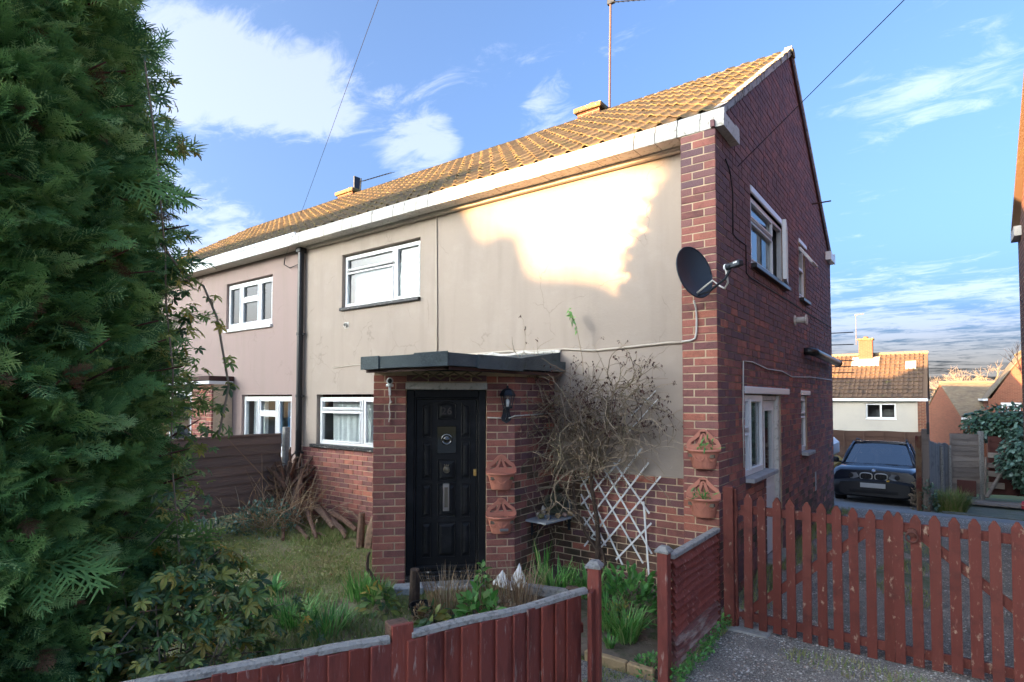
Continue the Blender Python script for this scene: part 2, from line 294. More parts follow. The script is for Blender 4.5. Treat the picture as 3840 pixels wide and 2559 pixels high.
M = dict(
    brick=MAT('brick', None, .85, rnd=BR, noise=[((.05, .03, .03), 9, .5, .75, (1, 1, 1), .6), ((.30, .14, .08), 40, .62, .75, (1, 1, 1), .5)], bump=[(90, .5), (25, .3)], grain=(160, .3)),
    brick_soot=MAT('brick_soot', None, .8, rnd=[(q[0] * 2.3 + .03, q[1] * 2.4 + .02, q[2] * 2.4 + .022) for q in [(.05, .022, .023), (.065, .028, .028), (.085, .032, .028), (.055, .026, .03), (.10, .036, .03), (.06, .026, .026)]], noise=[((.06, .042, .046), 1.3, .4, .7, (1, 1, 1), .35), ((.19, .13, .12), 6, .6, .8, (1, 1, .5), .4)], bump=[(90, .4)], grain=(120, .35)),
    brick_moss=MAT('brick_moss', None, .9, rnd=[tuple(c * 1.9 for c in q) for q in [(.05, .028, .022), (.08, .04, .03), (.10, .05, .036), (.06, .04, .026)]], noise=[((.16, .14, .10), 7, .55, .72, (1, 1, 1), .7), ((.035, .04, .02), 3, .45, .65, (1, 1, 1), .8)], bump=[(90, .4)], grain=(150, .3)),
    mortar=MAT('mortar', (.66, .50, .33), .95, noise=[((.48, .36, .25), 5, .45, .7), ((.55, .43, .30), 30, .5, .7)], bump=[(150, .5)]),
    mortar_dark=MAT('mortar_dark', (.44, .33, .23), .95, noise=[((.20, .15, .12), 2.2, .4, .62), ((.42, .31, .2), 4, .55, .7)], bump=[(150, .5)]),
    render=MAT('render', (.385, .315, .258), .9, noise=[((.345, .285, .24), 1.1, .45, .75, (1, 1, .6), .6), ((.44, .37, .315), 3, .5, .75, (1, 1, 1), .5), ((.29, .245, .21), 5, .68, .8, (.7, 1, 3), .35)], bump=[(60, .22), (7, .25), (260, .2)]),
    render_pink=MAT('render_pink', (.35, .26, .232), .9, noise=[((.32, .245, .22), 1.3, .45, .75, (1, 1, .6), .5)], bump=[(60, .2), (7, .2)]),
    white=MAT('white_frame', (.78, .78, .77), .35, grain=(30, .04)),
    white_old=MAT('old_white_paint', (.60, .57, .52), .7, noise=[((.25, .22, .17), 22, .53, .68), ((.13, .11, .09), 60, .64, .74), ((.5, .46, .4), 3, .5, .8)], bump=[(80, .3)]),
    soffit=MAT('soffit', (.55, .49, .42), .8, noise=[((.4, .35, .29), 4, .5, .8)], bump=[(50, .2)]),
    black=MAT('black_gloss_paint', (.011, .011, .012), .5, spec=.22, bump=[(120, .06), (14, .05)], noise=[((.03, .03, .032), 5, .5, .8), ((.30, .28, .25), 34, .69, .73, (1, 1, 1.6), .8)]),
    black_worn=MAT('worn_black_paint', (.012, .012, .013), .5, noise=[((.5, .47, .42), 16, .60, .66, (1, 1, 3.5)), ((.06, .055, .05), 40, .55, .7)], bump=[(60, .3)]),
    blackplastic=MAT('black_plastic', (.014, .015, .017), .35, grain=(40, .15)),
    felt=MAT('roof_felt', (.075, .09, .092), .95, noise=[((.035, .04, .042), 3, .5, .75), ((.19, .23, .24), 300, .5, .68), ((.05, .065, .045), 5, .6, .75)], bump=[(220, .9), (8, .3)]),
    tile=MAT('concrete_tile', None, .9, rnd=[(.13, .092, .055), (.17, .12, .07), (.20, .14, .08), (.15, .11, .068), (.115, .085, .055)],
             noise=[((.34, .27, .09), 26, .54, .66, (1, 1, 1), .8), ((.12, .12, .035), 6, .54, .7, (1, 1, 1), .8), ((.4, .38, .32), 55, .66, .74, (1, 1, 1), .8), ((.06, .05, .04), 3, .5, .75, (1, 1, 1), .5)], bump=[(120, .4), (30, .3)]),
    tile_far=MAT('far_tile', None, .9, rnd=[tuple(c * 1.2 for c in q) for q in [(.10, .065, .045), (.13, .08, .05), (.15, .09, .055)]], noise=[((.2, .19, .06), 2, .6, .75, (1, 1, 1), .7)], bump=[(30, .3)]),
    ridge=MAT('ridge_tile', (.15, .10, .065), .95, noise=[((.30, .25, .09), 14, .45, .6), ((.42, .42, .37), 24, .6, .68), ((.08, .08, .03), 9, .6, .7)], bump=[(60, .8)]),
    verge=MAT('verge_mortar', (.42, .41, .39), .95, noise=[((.12, .11, .10), 14, .5, .65), ((.6, .58, .55), 25, .6, .7)], bump=[(60, .7)]),
    brownwood=MAT('brown_stained_wood', (.055, .022, .016), .7, bump=[(40, .3, (1, 1, .1))]),
    redwood=MAT('red_stained_wood', None, .55, rnd=[(.19, .04, .027), (.24, .055, .037), (.27, .065, .044), (.22, .055, .042), (.20, .048, .035)], noise=[((.42, .28, .23), 34, .60, .68, (1, 1, .18), .85), ((.06, .014, .012), 8, .5, .75, (1, 1, .3), .8), ((.24, .10, .085), 90, .58, .68, (1, 1, .12), .6)], bump=[(60, .35, (1, 1, .12)), (9, .2, (1, 1, .3))]),
    redpicket=MAT('red_picket_paint', None, .6, rnd=[(.10, .024, .017), (.125, .03, .022), (.11, .027, .02), (.14, .038, .028)], noise=[((.36, .26, .19), 22, .60, .68, (1, 1, .5), .85), ((.07, .02, .016), 8, .5, .75), ((.22, .10, .08), 60, .6, .7, (1, 1, .25), .6)], bump=[(70, .25, (1, 1, .2)), (150, .2)], spec=.25),
    redwood_worn=MAT('worn_red_wood', None, .75, rnd=[(.17, .06, .05), (.22, .10, .085), (.15, .045, .038)], noise=[((.36, .27, .22), 9, .5, .62, (.3, .3, 1.6), .9), ((.3, .22, .12), 5, .6, .7)], bump=[(40, .5, (.2, .2, 1.2))]),
    greywood=MAT('grey_weathered_wood', None, .85, rnd=[tuple(c * 1.15 for c in q) for q in [(.25, .24, .225), (.30, .285, .26), (.22, .21, .195)]], noise=[((.12, .11, .10), 28, .5, .7, (1, 1, 1)), ((.4, .38, .35), 60, .6, .75)], bump=[(50, .6)]),
    oldfence=MAT('old_fence_board', None, .9, rnd=[tuple(c * 2.6 for c in q) for q in [(.05, .035, .028), (.065, .045, .036), (.08, .056, .045), (.055, .04, .034)]], noise=[((.14, .11, .095), 14, .5, .75, (.2, .2, 1.5), .6)], bump=[(30, .5, (.15, .15, 1.5))]),
    fargrey=MAT('grey_fence_board', None, .9, rnd=[tuple(c * 1.3 for c in q) for q in [(.17, .14, .12), (.21, .17, .14), (.14, .115, .1), (.24, .2, .17)]], noise=[((.08, .06, .05), 5, .5, .75, (.3, .3, 1.5), .7)], bump=[(30, .4)]),
    concrete=MAT('concrete', (.30, .285, .26), .95, noise=[((.16, .15, .13), 4, .45, .7), ((.4, .38, .34), 25, .55, .75)], bump=[(60, .5)]),
    terracotta=MAT('terracotta_plastic', (.52, .20, .135), .55, noise=[((.42, .16, .11), 6, .5, .75)], bump=[(60, .06)]),
    stone_grey=MAT('statue_stone', (.075, .07, .05), .95, noise=[((.03, .04, .02), 12, .45, .65), ((.16, .15, .11), 30, .6, .75)], bump=[(60, .8)]),
    metal_dark=MAT('dark_metal', (.03, .036, .045), .4, metal=.3, grain=(80, .25)),
    dish=MAT('dish_grey', (.028, .036, .048), .5, grain=(200, .3)),
    steel=MAT('steel', (.6, .6, .6), .3, metal=1.),
    brass=MAT('brass', (.7, .47, .16), .3, metal=1.),
    cable_white=MAT('white_cable', (.62, .58, .52), .5),
    cable_cream=MAT('painted_cable', (.52, .45, .37), .7),
    cable_black=MAT('black_cable', (.012, .012, .014), .5),
    glass=GLASS('window_glass', (.96, .98, .98), mixin=.05),
    glass_dark=GLASS('car_glass', (.35, .42, .48), mixin=.28),
    curtain=MAT('net_curtain', (.80, .83, .82), .9, trans=.35, grain=(8, .1)),
    room=MAT('room_dark', (.12, .115, .11), .9),
    bark=MAT('bark', (.07, .045, .032), .95, noise=[((.14, .1, .075), 30, .5, .7, (1, 1, .4))], bump=[(50, .8, (1, 1, .4))]),
    log=MAT('cut_log', None, .9, rnd=[tuple(c * 1.3 for c in q) for q in [(.12, .065, .042), (.16, .09, .06), (.10, .06, .045), (.19, .12, .08)]], noise=[((.06, .04, .03), 18, .5, .7), ((.26, .19, .14), 30, .6, .72)], bump=[(45, .7)]),
    twig=MAT('dry_twig', None, .9, rnd=[tuple(c * 2.0 for c in q) for q in [(.09, .065, .042), (.14, .105, .07), (.18, .14, .10), (.07, .05, .036), (.12, .10, .055)]]),
    straw=MAT('dead_plant', None, .9, rnd=[(.42, .31, .18), (.34, .22, .12), (.26, .14, .065), (.5, .4, .27), (.22, .11, .05)], trans=.2),
    conifer=MAT('conifer_foliage', None, .6, rnd=[(.08, .17, .06), (.12, .25, .08), (.18, .34, .10), (.25, .43, .13), (.34, .52, .17), (.46, .60, .24)], trans=.35, spec=.25),
    conifer_brown=MAT('dead_conifer', None, .8, rnd=[(.2, .09, .04), (.26, .14, .075), (.14, .07, .035)], trans=.2),
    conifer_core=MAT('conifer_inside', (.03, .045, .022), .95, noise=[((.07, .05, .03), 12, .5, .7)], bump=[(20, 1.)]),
    vine=MAT('vine_leaf', None, .42, rnd=[(.07, .14, .06), (.09, .18, .065), (.14, .24, .075), (.20, .30, .08), (.30, .36, .09), (.44, .40, .09), (.10, .17, .08), (.13, .21, .10), (.55, .36, .05)], trans=.25, bump=[(60, .3)]),
    leaf=MAT('green_leaf', None, .45, rnd=[tuple(c * 2.1 for c in q) for q in [(.025, .085, .02), (.04, .12, .025), (.06, .16, .035), (.09, .2, .05), (.03, .095, .035)]], trans=.25),
    strap=MAT('strap_leaf', None, .45, rnd=[tuple(c * 2.0 for c in q) for q in [(.03, .10, .018), (.05, .15, .03), (.08, .19, .04), (.11, .22, .06), (.15, .2, .07)]], trans=.25),
    ivy=MAT('ivy_leaf', None, .3, rnd=[tuple(c * 2.4 for c in q) for q in [(.018, .04, .022), (.026, .055, .03), (.04, .075, .045), (.09, .14, .11), (.022, .05, .028), (.03, .06, .04)]], trans=.1, spec=.6),
    grass=MAT('grass_blades', None, .6, rnd=[(.14, .24, .05), (.20, .28, .07), (.30, .28, .11), (.15, .25, .06), (.38, .32, .16), (.24, .27, .09), (.34, .29, .14)], trans=.25),
    bronze=MAT('bronze_leaf', None, .6, rnd=[(.05, .018, .018), (.075, .022, .016), (.035, .016, .018), (.10, .035, .02)], trans=.15),
    rag=MAT('white_plastic_sheet', (.75, .75, .76), .5, bump=[(12, .6)]),
    car_paint=MAT('dark_blue_car_paint', (.012, .02, .036), .18, spec=.7, metal=.2),
    car_plastic=MAT('car_black_plastic', (.012, .013, .016), .5),
    tyre=MAT('tyre', (.012, .012, .013), .8),
    headlight=MAT('headlight_lens', (.20, .21, .22), .12, spec=.9),
    plate=MAT('number_plate', (.45, .45, .44), .4),
    cream=MAT('far_cream_render', (.45, .41, .355), .9, noise=[((.40, .36, .32), 1., .45, .75)]),
    yellow=MAT('yellow_plastic', (.75, .42, .03), .5),
    pinkplastic=MAT('red_plastic', (.42, .03, .04), .4),
    pinkbrick=MAT('pink_block', (.33, .17, .15), .9, bump=[(30, .4)]),
    slate=MAT('slate_shelf', (.36, .37, .38), .6, bump=[(12, .2)], noise=[((.2, .2, .2), 8, .5, .75)]),
    bed_kerb=MAT('sandstone_kerb', (.42, .29, .15), .9, noise=[((.3, .21, .12), 12, .5, .7)], bump=[(50, .4)]),
    sign_blue=MAT('sign_blue', (.03, .20, .42), .4),
)
M['pebble'] = MAT('pebble', None, .7, rnd=[(.45, .41, .36), (.24, .21, .19), (.6, .54, .46), (.16, .13, .11), (.34, .22, .16), (.7, .67, .62), (.14, .13, .12)])
M['oldbrick_far'] = None
def far_brick(name, c1, c2, mort, sc=1.):
    m = bpy.data.materials.new(name); m.use_nodes = True; t = m.node_tree; N = t.nodes.new; L = t.links.new; b = t.nodes['Principled BSDF']
    b.inputs['Roughness'].default_value = .9
    g = N('ShaderNodeNewGeometry'); sx = N('ShaderNodeSeparateXYZ'); L(g.outputs['Position'], sx.inputs[0])
    ad = N('ShaderNodeMath'); L(sx.outputs[0], ad.inputs[0]); L(sx.outputs[1], ad.inputs[1])
    cx = N('ShaderNodeCombineXYZ'); L(ad.outputs[0], cx.inputs[0]); L(sx.outputs[2], cx.inputs[1])
    bt = N('ShaderNodeTexBrick'); bt.inputs['Scale'].default_value = 1; bt.inputs['Brick Width'].default_value = .225 * sc; bt.inputs['Row Height'].default_value = .075 * sc
    bt.inputs['Mortar Size'].default_value = .006 * sc; bt.inputs['Color1'].default_value = (*c1, 1); bt.inputs['Color2'].default_value = (*c2, 1); bt.inputs['Mortar'].default_value = (*mort, 1)
    L(cx.outputs[0], bt.inputs[0]); L(bt.outputs[0], b.inputs['Base Color']); return m
M['far_brick'] = far_brick('far_brick', (.17, .055, .03), (.11, .036, .024), (.30, .2, .12))
M['far_brick_red'] = far_brick('far_brick_red', (.24, .08, .045), (.18, .06, .035), (.28, .15, .09))

def weather(mat, crack=1.6, amt=.45, streak=0.):
    """hairline cracks and rain streaks on rendered walls"""
    t = mat.node_tree; N = t.nodes.new; L = t.links.new; b = t.nodes['Principled BSDF']; src = b.inputs['Base Color'].links[0].from_socket
    g = N('ShaderNodeNewGeometry'); mp = N('ShaderNodeMapping'); mp.inputs['Scale'].default_value = (1, 1, 1); L(g.outputs['Position'], mp.inputs[0])
    wn = N('ShaderNodeTexNoise'); wn.inputs['Scale'].default_value = 5; wn.inputs['Detail'].default_value = 4; L(mp.outputs[0], wn.inputs['Vector'])
    av = N('ShaderNodeVectorMath'); av.operation = 'MULTIPLY_ADD'; av.inputs[1].default_value = (.25, .25, .25); L(wn.outputs['Color'], av.inputs[0]); L(mp.outputs[0], av.inputs[2])
    vo = N('ShaderNodeTexVoronoi'); vo.feature = 'DISTANCE_TO_EDGE'; vo.inputs['Scale'].default_value = crack; L(av.outputs[0], vo.inputs['Vector'])
    m1 = N('ShaderNodeMapRange'); m1.inputs[1].default_value = .0; m1.inputs[2].default_value = .012; m1.inputs[3].default_value = 1; m1.inputs[4].default_value = 0; L(vo.outputs['Distance'], m1.inputs[0])
    n2 = N('ShaderNodeTexNoise'); n2.inputs['Scale'].default_value = 2.3; L(mp.outputs[0], n2.inputs['Vector'])
    m2 = N('ShaderNodeMapRange'); m2.inputs[1].default_value = .52; m2.inputs[2].default_value = .62; m2.inputs[4].default_value = amt; L(n2.outputs['Fac'], m2.inputs[0])
    mu = N('ShaderNodeMath'); mu.operation = 'MULTIPLY'; L(m1.outputs[0], mu.inputs[0]); L(m2.outputs[0], mu.inputs[1])
    mx = N('ShaderNodeMix'); mx.data_type = 'RGBA'; L(mu.outputs[0], mx.inputs[0]); L(src, mx.inputs['A']); mx.inputs['B'].default_value = (.16, .13, .11, 1)
    st = N('ShaderNodeTexNoise'); st.inputs['Scale'].default_value = 3.2; st.inputs['Detail'].default_value = 6; m3 = N('ShaderNodeMapping'); m3.inputs['Scale'].default_value = (2.5, 2.5, .25); L(g.outputs['Position'], m3.inputs[0]); L(m3.outputs[0], st.inputs['Vector'])
    m4 = N('ShaderNodeMapRange'); m4.inputs[1].default_value = .5; m4.inputs[2].default_value = .75; m4.inputs[4].default_value = .30; L(st.outputs['Fac'], m4.inputs[0])
    mz = N('ShaderNodeMix'); mz.data_type = 'RGBA'; L(m4.outputs[0], mz.inputs[0]); L(mx.outputs['Result'], mz.inputs['A']); mz.inputs['B'].default_value = (.28, .23, .19, 1); L(mz.outputs['Result'], b.inputs['Base Color'])
weather(M['render']); weather(M['render_pink'], 1.3, .3)
# ------------------------------------------------------------------ ground
def hz(x, y):
    x = np.asarray(x, float); y = np.asarray(y, float)
    return np.interp(y, [-60, -28, -14, -6, .5, 7, 11, 17, 28, 60, 400], [1.0, .8, .2, 0, 0, -.11, -.58, -.95, -2.45, -2.5, -2.5])
def sheet(name, xs, ys, off, mats, inside=None, kind='structure', wob=0.):
    X, Y = np.meshgrid(xs, ys); Z = hz(X, Y) + off
    if wob: Z = Z + wob * (np.sin(X * 7.1 + Y * 3.3) * np.sin(Y * 6.3 - X * 2.1))
    h, w = X.shape; V = np.stack([X, Y, Z], -1).reshape(-1, 3)
    i, j = np.meshgrid(np.arange(h - 1), np.arange(w - 1), indexing='ij')
    a = (i * w + j).ravel(); F = np.stack([a, a + 1, a + w + 1, a + w], -1)
    if inside is not None:
        c = V[F].mean(1); F = F[inside(c[:, 0], c[:, 1])]
        used, inv = np.unique(F, return_inverse=True); V = V[used]; F = inv.reshape(-1, 4)
    o = arrays(name, V, F, mats); o['kind'] = kind; return o
FENCE = [(-.095, -2.27), (-.276, -2.89), (-.51, -3.45), (-.745, -3.90), (-1.055, -4.51), (-1.45, -5.25), (-2.1, -6.3)]
def fence_x(y):
    P = FENCE[::-1]; return np.interp(y, [p[1] for p in P], [p[0] for p in P])
M['soil'] = MAT('garden_soil', (.18, .14, .105), .98, noise=[((.13, .10, .06), 8, .45, .7), ((.05, .075, .02), 3, .5, .65), ((.2, .16, .1), 70, .6, .7)], bump=[(60, 1.), (14, .6)])
M['lawn'] = MAT('lawn_soil', (.26, .22, .13), .98, noise=[((.17, .21, .075), 1.6, .42, .6), ((.30, .25, .15), 40, .55, .7), ((.15, .11, .075), 2.4, .55, .7)], bump=[(90, 1.), (20, .5)])
M['gravel'] = MAT('gravel_drive', (.30, .27, .23), .95, noise=[((.18, .165, .15), 2.2, .42, .65), ((.5, .45, .38), 75, .55, .63), ((.06, .08, .03), 1.4, .55, .7, (1, 1, 1), .6), ((.06, .054, .05), 110, .5, .6)], bump=[(95, 1.), (40, .8)])
M['tarmac'] = MAT('tarmac', (.20, .20, .20), .95, noise=[((.28, .27, .26), 1.2, .45, .7), ((.12, .12, .12), 90, .55, .7)], bump=[(120, .6)])
M['paving'] = MAT('block_paving', (.155, .165, .13), .95, noise=[((.09, .12, .05), 2, .45, .65), ((.22, .2, .17), 20, .55, .7)], bump=[(60, .5)])
M['grass_far'] = MAT('rough_grass', (.05, .075, .025), .95, noise=[((.09, .08, .04), .5, .45, .65)])
xs = np.concatenate([np.linspace(-900, -40, 18), np.linspace(-30, 20, 60), np.linspace(30, 900, 18)])
ys = np.concatenate([np.linspace(-900, -60, 14), np.linspace(-50, 40, 120), np.linspace(50, 900, 18)])
sheet('ground', xs, ys, -.06, M['grass_far'])
sheet('lawn', np.linspace(-7.15, .05, 90), np.linspace(-6.3, .3, 80), -.035, M['lawn'], lambda x, y: x < fence_x(y) + .05, wob=.012)
sheet('driveway', np.linspace(-2.2, 3.4, 70), np.linspace(-9, 7.9, 120), -.012, M['gravel'], lambda x, y: ((y > -2.4) & (x > -.03) & (x < 2.78)) | ((y <= -2.4) & (x > fence_x(y) + .02)), wob=.006)
sheet('road', np.linspace(-40, 40, 30), np.linspace(-14.5, -8.9, 8), -.02, M['tarmac'])
sheet('concrete_apron', np.linspace(-9, 9, 60), np.linspace(7.75, 9.3, 8), -.014, M['tarmac'])
sheet('parking_area', np.linspace(-9, 1.38, 30), np.linspace(9.2, 17.2, 30), -.018, M['tarmac'])
sheet('block_paving', np.linspace(1.2, 9, 30), np.linspace(9.25, 14.8, 30), -.016, M['paving'])
# paving blocks one can pick out behind the gate
pv = MB()
for i in range(20):
    for j in range(26):
        x = 1.62 + i * .21 + (j % 2) * .105; y = 9.45 + j * .108
        if 3.5 < x: continue
        z = float(hz(x, y)); a = rng.random()
        pv.box(x + .006, x + .198, y + .005, y + .1, z - .03, z + .004 + rng.normal() * .0015, a=a)
pvo = pv.build('paving_blocks', MAT('paver', None, .95, rnd=[(.12, .13, .10), (.17, .16, .13), (.10, .12, .07), (.19, .18, .15)], bump=[(60, .4)]))
pvo['kind'] = 'stuff'; pvo['label'] = 'grey green block pavers of the parking bay beyond the gate'; pvo['category'] = 'paving'

def text_mesh(name, curve, mat):
    t = bpy.data.objects.new(name, curve); COL.objects.link(t); bpy.context.view_layer.update()
    me = bpy.data.meshes.new_from_object(t.evaluated_get(bpy.context.evaluated_depsgraph_get())); bpy.data.objects.remove(t); bpy.data.curves.remove(curve)
    me.name = name; me.materials.clear(); me.materials.append(mat); o = bpy.data.objects.new(name, me); COL.objects.link(o); return o
# ------------------------------------------------------------------ building kit
def cells(x0, x1, z0, z1, holes):
    xs = sorted({x0, x1, *[min(max(h[k], x0), x1) for h in holes for k in (0, 1)]})
    zs = sorted({z0, z1, *[min(max(h[k], z0), z1) for h in holes for k in (2, 3)]})
    for i in range(len(zs) - 1):
        run = None
        for j in range(len(xs) - 1):
            cx, cz = (xs[j] + xs[j + 1]) / 2, (zs[i] + zs[i + 1]) / 2
            solid = not any(h[0] < cx < h[1] and h[2] < cz < h[3] for h in holes)
            if solid:
                if run is None: run = xs[j]
            if (not solid or j == len(xs) - 2) and run is not None:
                yield run, (xs[j + 1] if solid else xs[j]), zs[i], zs[i + 1]; run = None
def wall(mb, fr, x0, x1, z0, z1, holes=(), y0=0., y1=.1, mi=0):
    for a, b, c, d in cells(x0, x1, z0, z1, list(holes)): mb.box(a, b, y0, y1, c, d, fr, mi)
class Bricks:
    def __init__(s): s.L = []
    def wall(s, part, fr, x0, x1, k0, k1, holes=(), mat=0, first=0, pat='stretcher', lim=None, z_of=lambda k: k * .075, dark=None):
        # k: course number from the ground
        for k in range(k0, k1):
            z = z_of(k) + .0375; a, b = (x0, x1) if lim is None else lim(z)
            if b - a < .04: continue
            odd = (k + first) % 2
            if pat == 'pier': seq = [.1125, .225] if odd else [.225, .1125]
            else: seq = None
            x = a; i = 0
            while x < b - .02:
                if seq: w = seq[i % 2]
                else:
                    w = (.1125 if odd else .225) if i == 0 and lim is None else .225
                    if pat == 'mixed' and i and rng.random() < .22: w = .1125
                e = min(x + w, b)
                if b - e < .035: e = b
                segs = [(x, e)]
                for h in holes:
                    if h[2] < z < h[3]:
                        ns = []
                        for p, q in segs:
                            if q <= h[0] or p >= h[1]: ns.append((p, q)); continue
                            if p < h[0] - .03: ns.append((p, h[0] - .004))
                            if q > h[1] + .03: ns.append((h[1] + .004, q))
                        segs = ns
                for p, q in segs:
                    g0 = .0 if abs(p - x0) < 1e-6 else .0055
                    g1 = .0 if abs(q - x1) < 1e-6 else .0055
                    mt = mat if dark is None else dark((p + q) / 2, z, mat)
                    s.L.append((part, fr, p + g0 + .002 * rng.random(), q - g1 - .002 * rng.random(), z + rng.normal() * .0012, rng.normal() * .0012, mt))
                x = e; i += 1
    def finish(s, house, mats, limit=300):
        sc = []
        for i, (part, fr, p, q, z, dy, mt) in enumerate(s.L):
            c = fr([((p + q) / 2, 0, z)])[0]; n = -fr.M[1]; d = CAM - c
            ok = seen(c, 0) and d @ n > 0
            sc.append(((q - p) * (d @ n) / (d @ d) ** 1.5) if ok else 0)
        order = np.argsort(-np.array(sc)); mine = set(order[:limit].tolist())
        base = {}
        for ln in (.214, .1015):
            mb = MB(); mb.box(-ln / 2, ln / 2, 0, .035, -.0325, .0325, bev=.004); base[ln] = mb.mesh('brick')
        var = {}
        rest = MB()
        for i, (part, fr, p, q, z, dy, mt) in enumerate(s.L):
            if i in mine:
                ln = .214 if q - p > .16 else .1015; key = (ln, mt)
                if key not in var:
                    me = base[ln].copy(); me.name = 'brick'; me.materials.append(mats[mt]); var[key] = me
                o = bpy.data.objects.new('brick', var[key]); COL.objects.link(o)
                Mx = Matrix(fr.M.T.tolist()).to_4x4(); Mx.translation = Vector(fr([((p + q) / 2, dy, z)])[0])
                o.matrix_basis = Mx @ Matrix.Diagonal(((q - p) / ln, 1, 1, 1)); o.parent = part
            else:
                rest.box(p, q, dy, .035, z - .0325 + rng.normal() * .0008, z + .0325, fr, mt, a=rng.random())
        if s.L:
            o = rest.build('bricks', mats, house); o['kind'] = 'stuff'
def bars(mb, fr, x0, x1, z0, z1, w, y0, y1, mi=0, bev=.006):
    mb.box(x0, x0 + w, y0, y1, z0, z1, fr, mi, bev=bev); mb.box(x1 - w, x1, y0, y1, z0, z1, fr, mi, bev=bev)
    mb.box(x0 + w, x1 - w, y0 + .001, y1 - .001, z0, z0 + w, fr, mi, bev=bev); mb.box(x0 + w, x1 - w, y0 + .001, y1 - .001, z1 - w, z1, fr, mi, bev=bev)
def window(house, fr, x0, x1, z0, z1, cs, set=.06, sill=None, curtain=None, fw=.045, open_cells=(), glass='glass', frame_mat='white', sashes=True, room=True, name='window'):
    w = part_empty(name, house)
    mb = MB(); bars(mb, fr, x0, x1, z0, z1, fw, set, set + .06)
    done = []
    for i, (a, b, c, d) in enumerate(cs):
        if i in open_cells: continue
        for (p, q, r_, s_) in ((a - fw, a, c - fw, d + fw), (b, b + fw, c - fw, d + fw)):
            if x0 + .01 < p and q < x1 - .01 and not any(abs(p - dd) < fw * .9 for dd in done if isinstance(dd, float)):
                mb.box(p, q, set + .003, set + .057, max(z0 + fw, r_), min(z1 - fw, s_), fr, bev=.005)
        for (r_, s_) in ((c - fw, c), (d, d + fw)):
            if z0 + .01 < r_ and s_ < z1 - .01: mb.box(a, b, set + .002, set + .058, r_, s_, fr, bev=.005)
    mb.build('frame', M[frame_mat], w)
    for i, (a, b, c, d) in enumerate(cs):
        if i in open_cells: continue
        g = MB(); g.box(a - .004, b + .004, set + .028, set + .034, c - .004, d + .004, fr); g.build('pane', M[glass], w)
        if sashes:
            g = MB(); bars(g, fr, a - .006, b + .006, c - .006, d + .006, .022, set - .012, set + .027, bev=.005); g.build('sash', M[frame_mat], w)
    if curtain:
        a, b, top, bot, gap = curtain
        ns = 60; xx = np.linspace(a, b, ns); P = []
        for t in np.linspace(0, 1, 5):
            z = top + (bot - top) * t
            yy = set + .15 + .022 * np.sin(xx * 46 + np.sin(xx * 13) * 1.6) * (.5 + .6 * t) + .012 * np.sin(xx * 91)
            P.append(fr(np.stack([xx + .012 * t * np.sin(xx * 21), yy, np.full(ns, z)], -1)))
        c = MB(); c.grid(P); c.build('curtain', M['curtain'], w, smooth=True)
    if sill:
        e0, e1, dz, out, mt = sill
        s = MB(); s.box(x0 - e0, x1 + e1, -out, set + .05, z0 - dz, z0 - .002, fr, bev=.006); s.build('sill', M[mt], w)
    if room:
        r = MB(); d = .9
        for q in ([(x0, set + .07, z0), (x1, set + .07, z0), (x1, d, z0), (x0, d, z0)], [(x0, set + .07, z1), (x0, d, z1), (x1, d, z1), (x1, set + .07, z1)],
                  [(x0, set + .07, z0), (x0, d, z0), (x0, d, z1), (x0, set + .07, z1)], [(x1, set + .07, z0), (x1, set + .07, z1), (x1, d, z1), (x1, d, z0)], [(x0, d, z0), (x1, d, z0), (x1, d, z1), (x0, d, z1)]):
            r.add(fr(q), [(0, 1, 2, 3)])
        r.build('interior', M['room'], w)
    return w
def tile_mesh(p=.215, L=.375, ga=.314, n=9, hk=1.):
    mb = MB(); V = []; th = .016 * hk
    def prof(t): return .030 * math.sin(math.pi * t / .42) if t < .42 else -.008 * math.sin(math.pi * (t - .42) / .58)
    ts = np.linspace(0, 1.04, n)
    rows = [(0, .026 * hk, 0), (L, .0, 0)]
    top = [[(t * p, v, prof(min(t, 1)) + h) for t in ts] for v, h, _ in rows]
    bot = [[(t * p, v, prof(min(t, 1)) + h - th) for t in ts] for v, h, _ in rows]
    V = top[0] + top[1] + bot[0]
    F = [(i, i + 1, n + i + 1, n + i) for i in range(n - 1)] + [(2 * n + i, 2 * n + i + 1, i + 1, i) for i in range(n - 1)]
    F += [(2 * n, 0, n), (n - 1, 3 * n - 1, 2 * n - 1)]
    mb.add(V, F); return mb
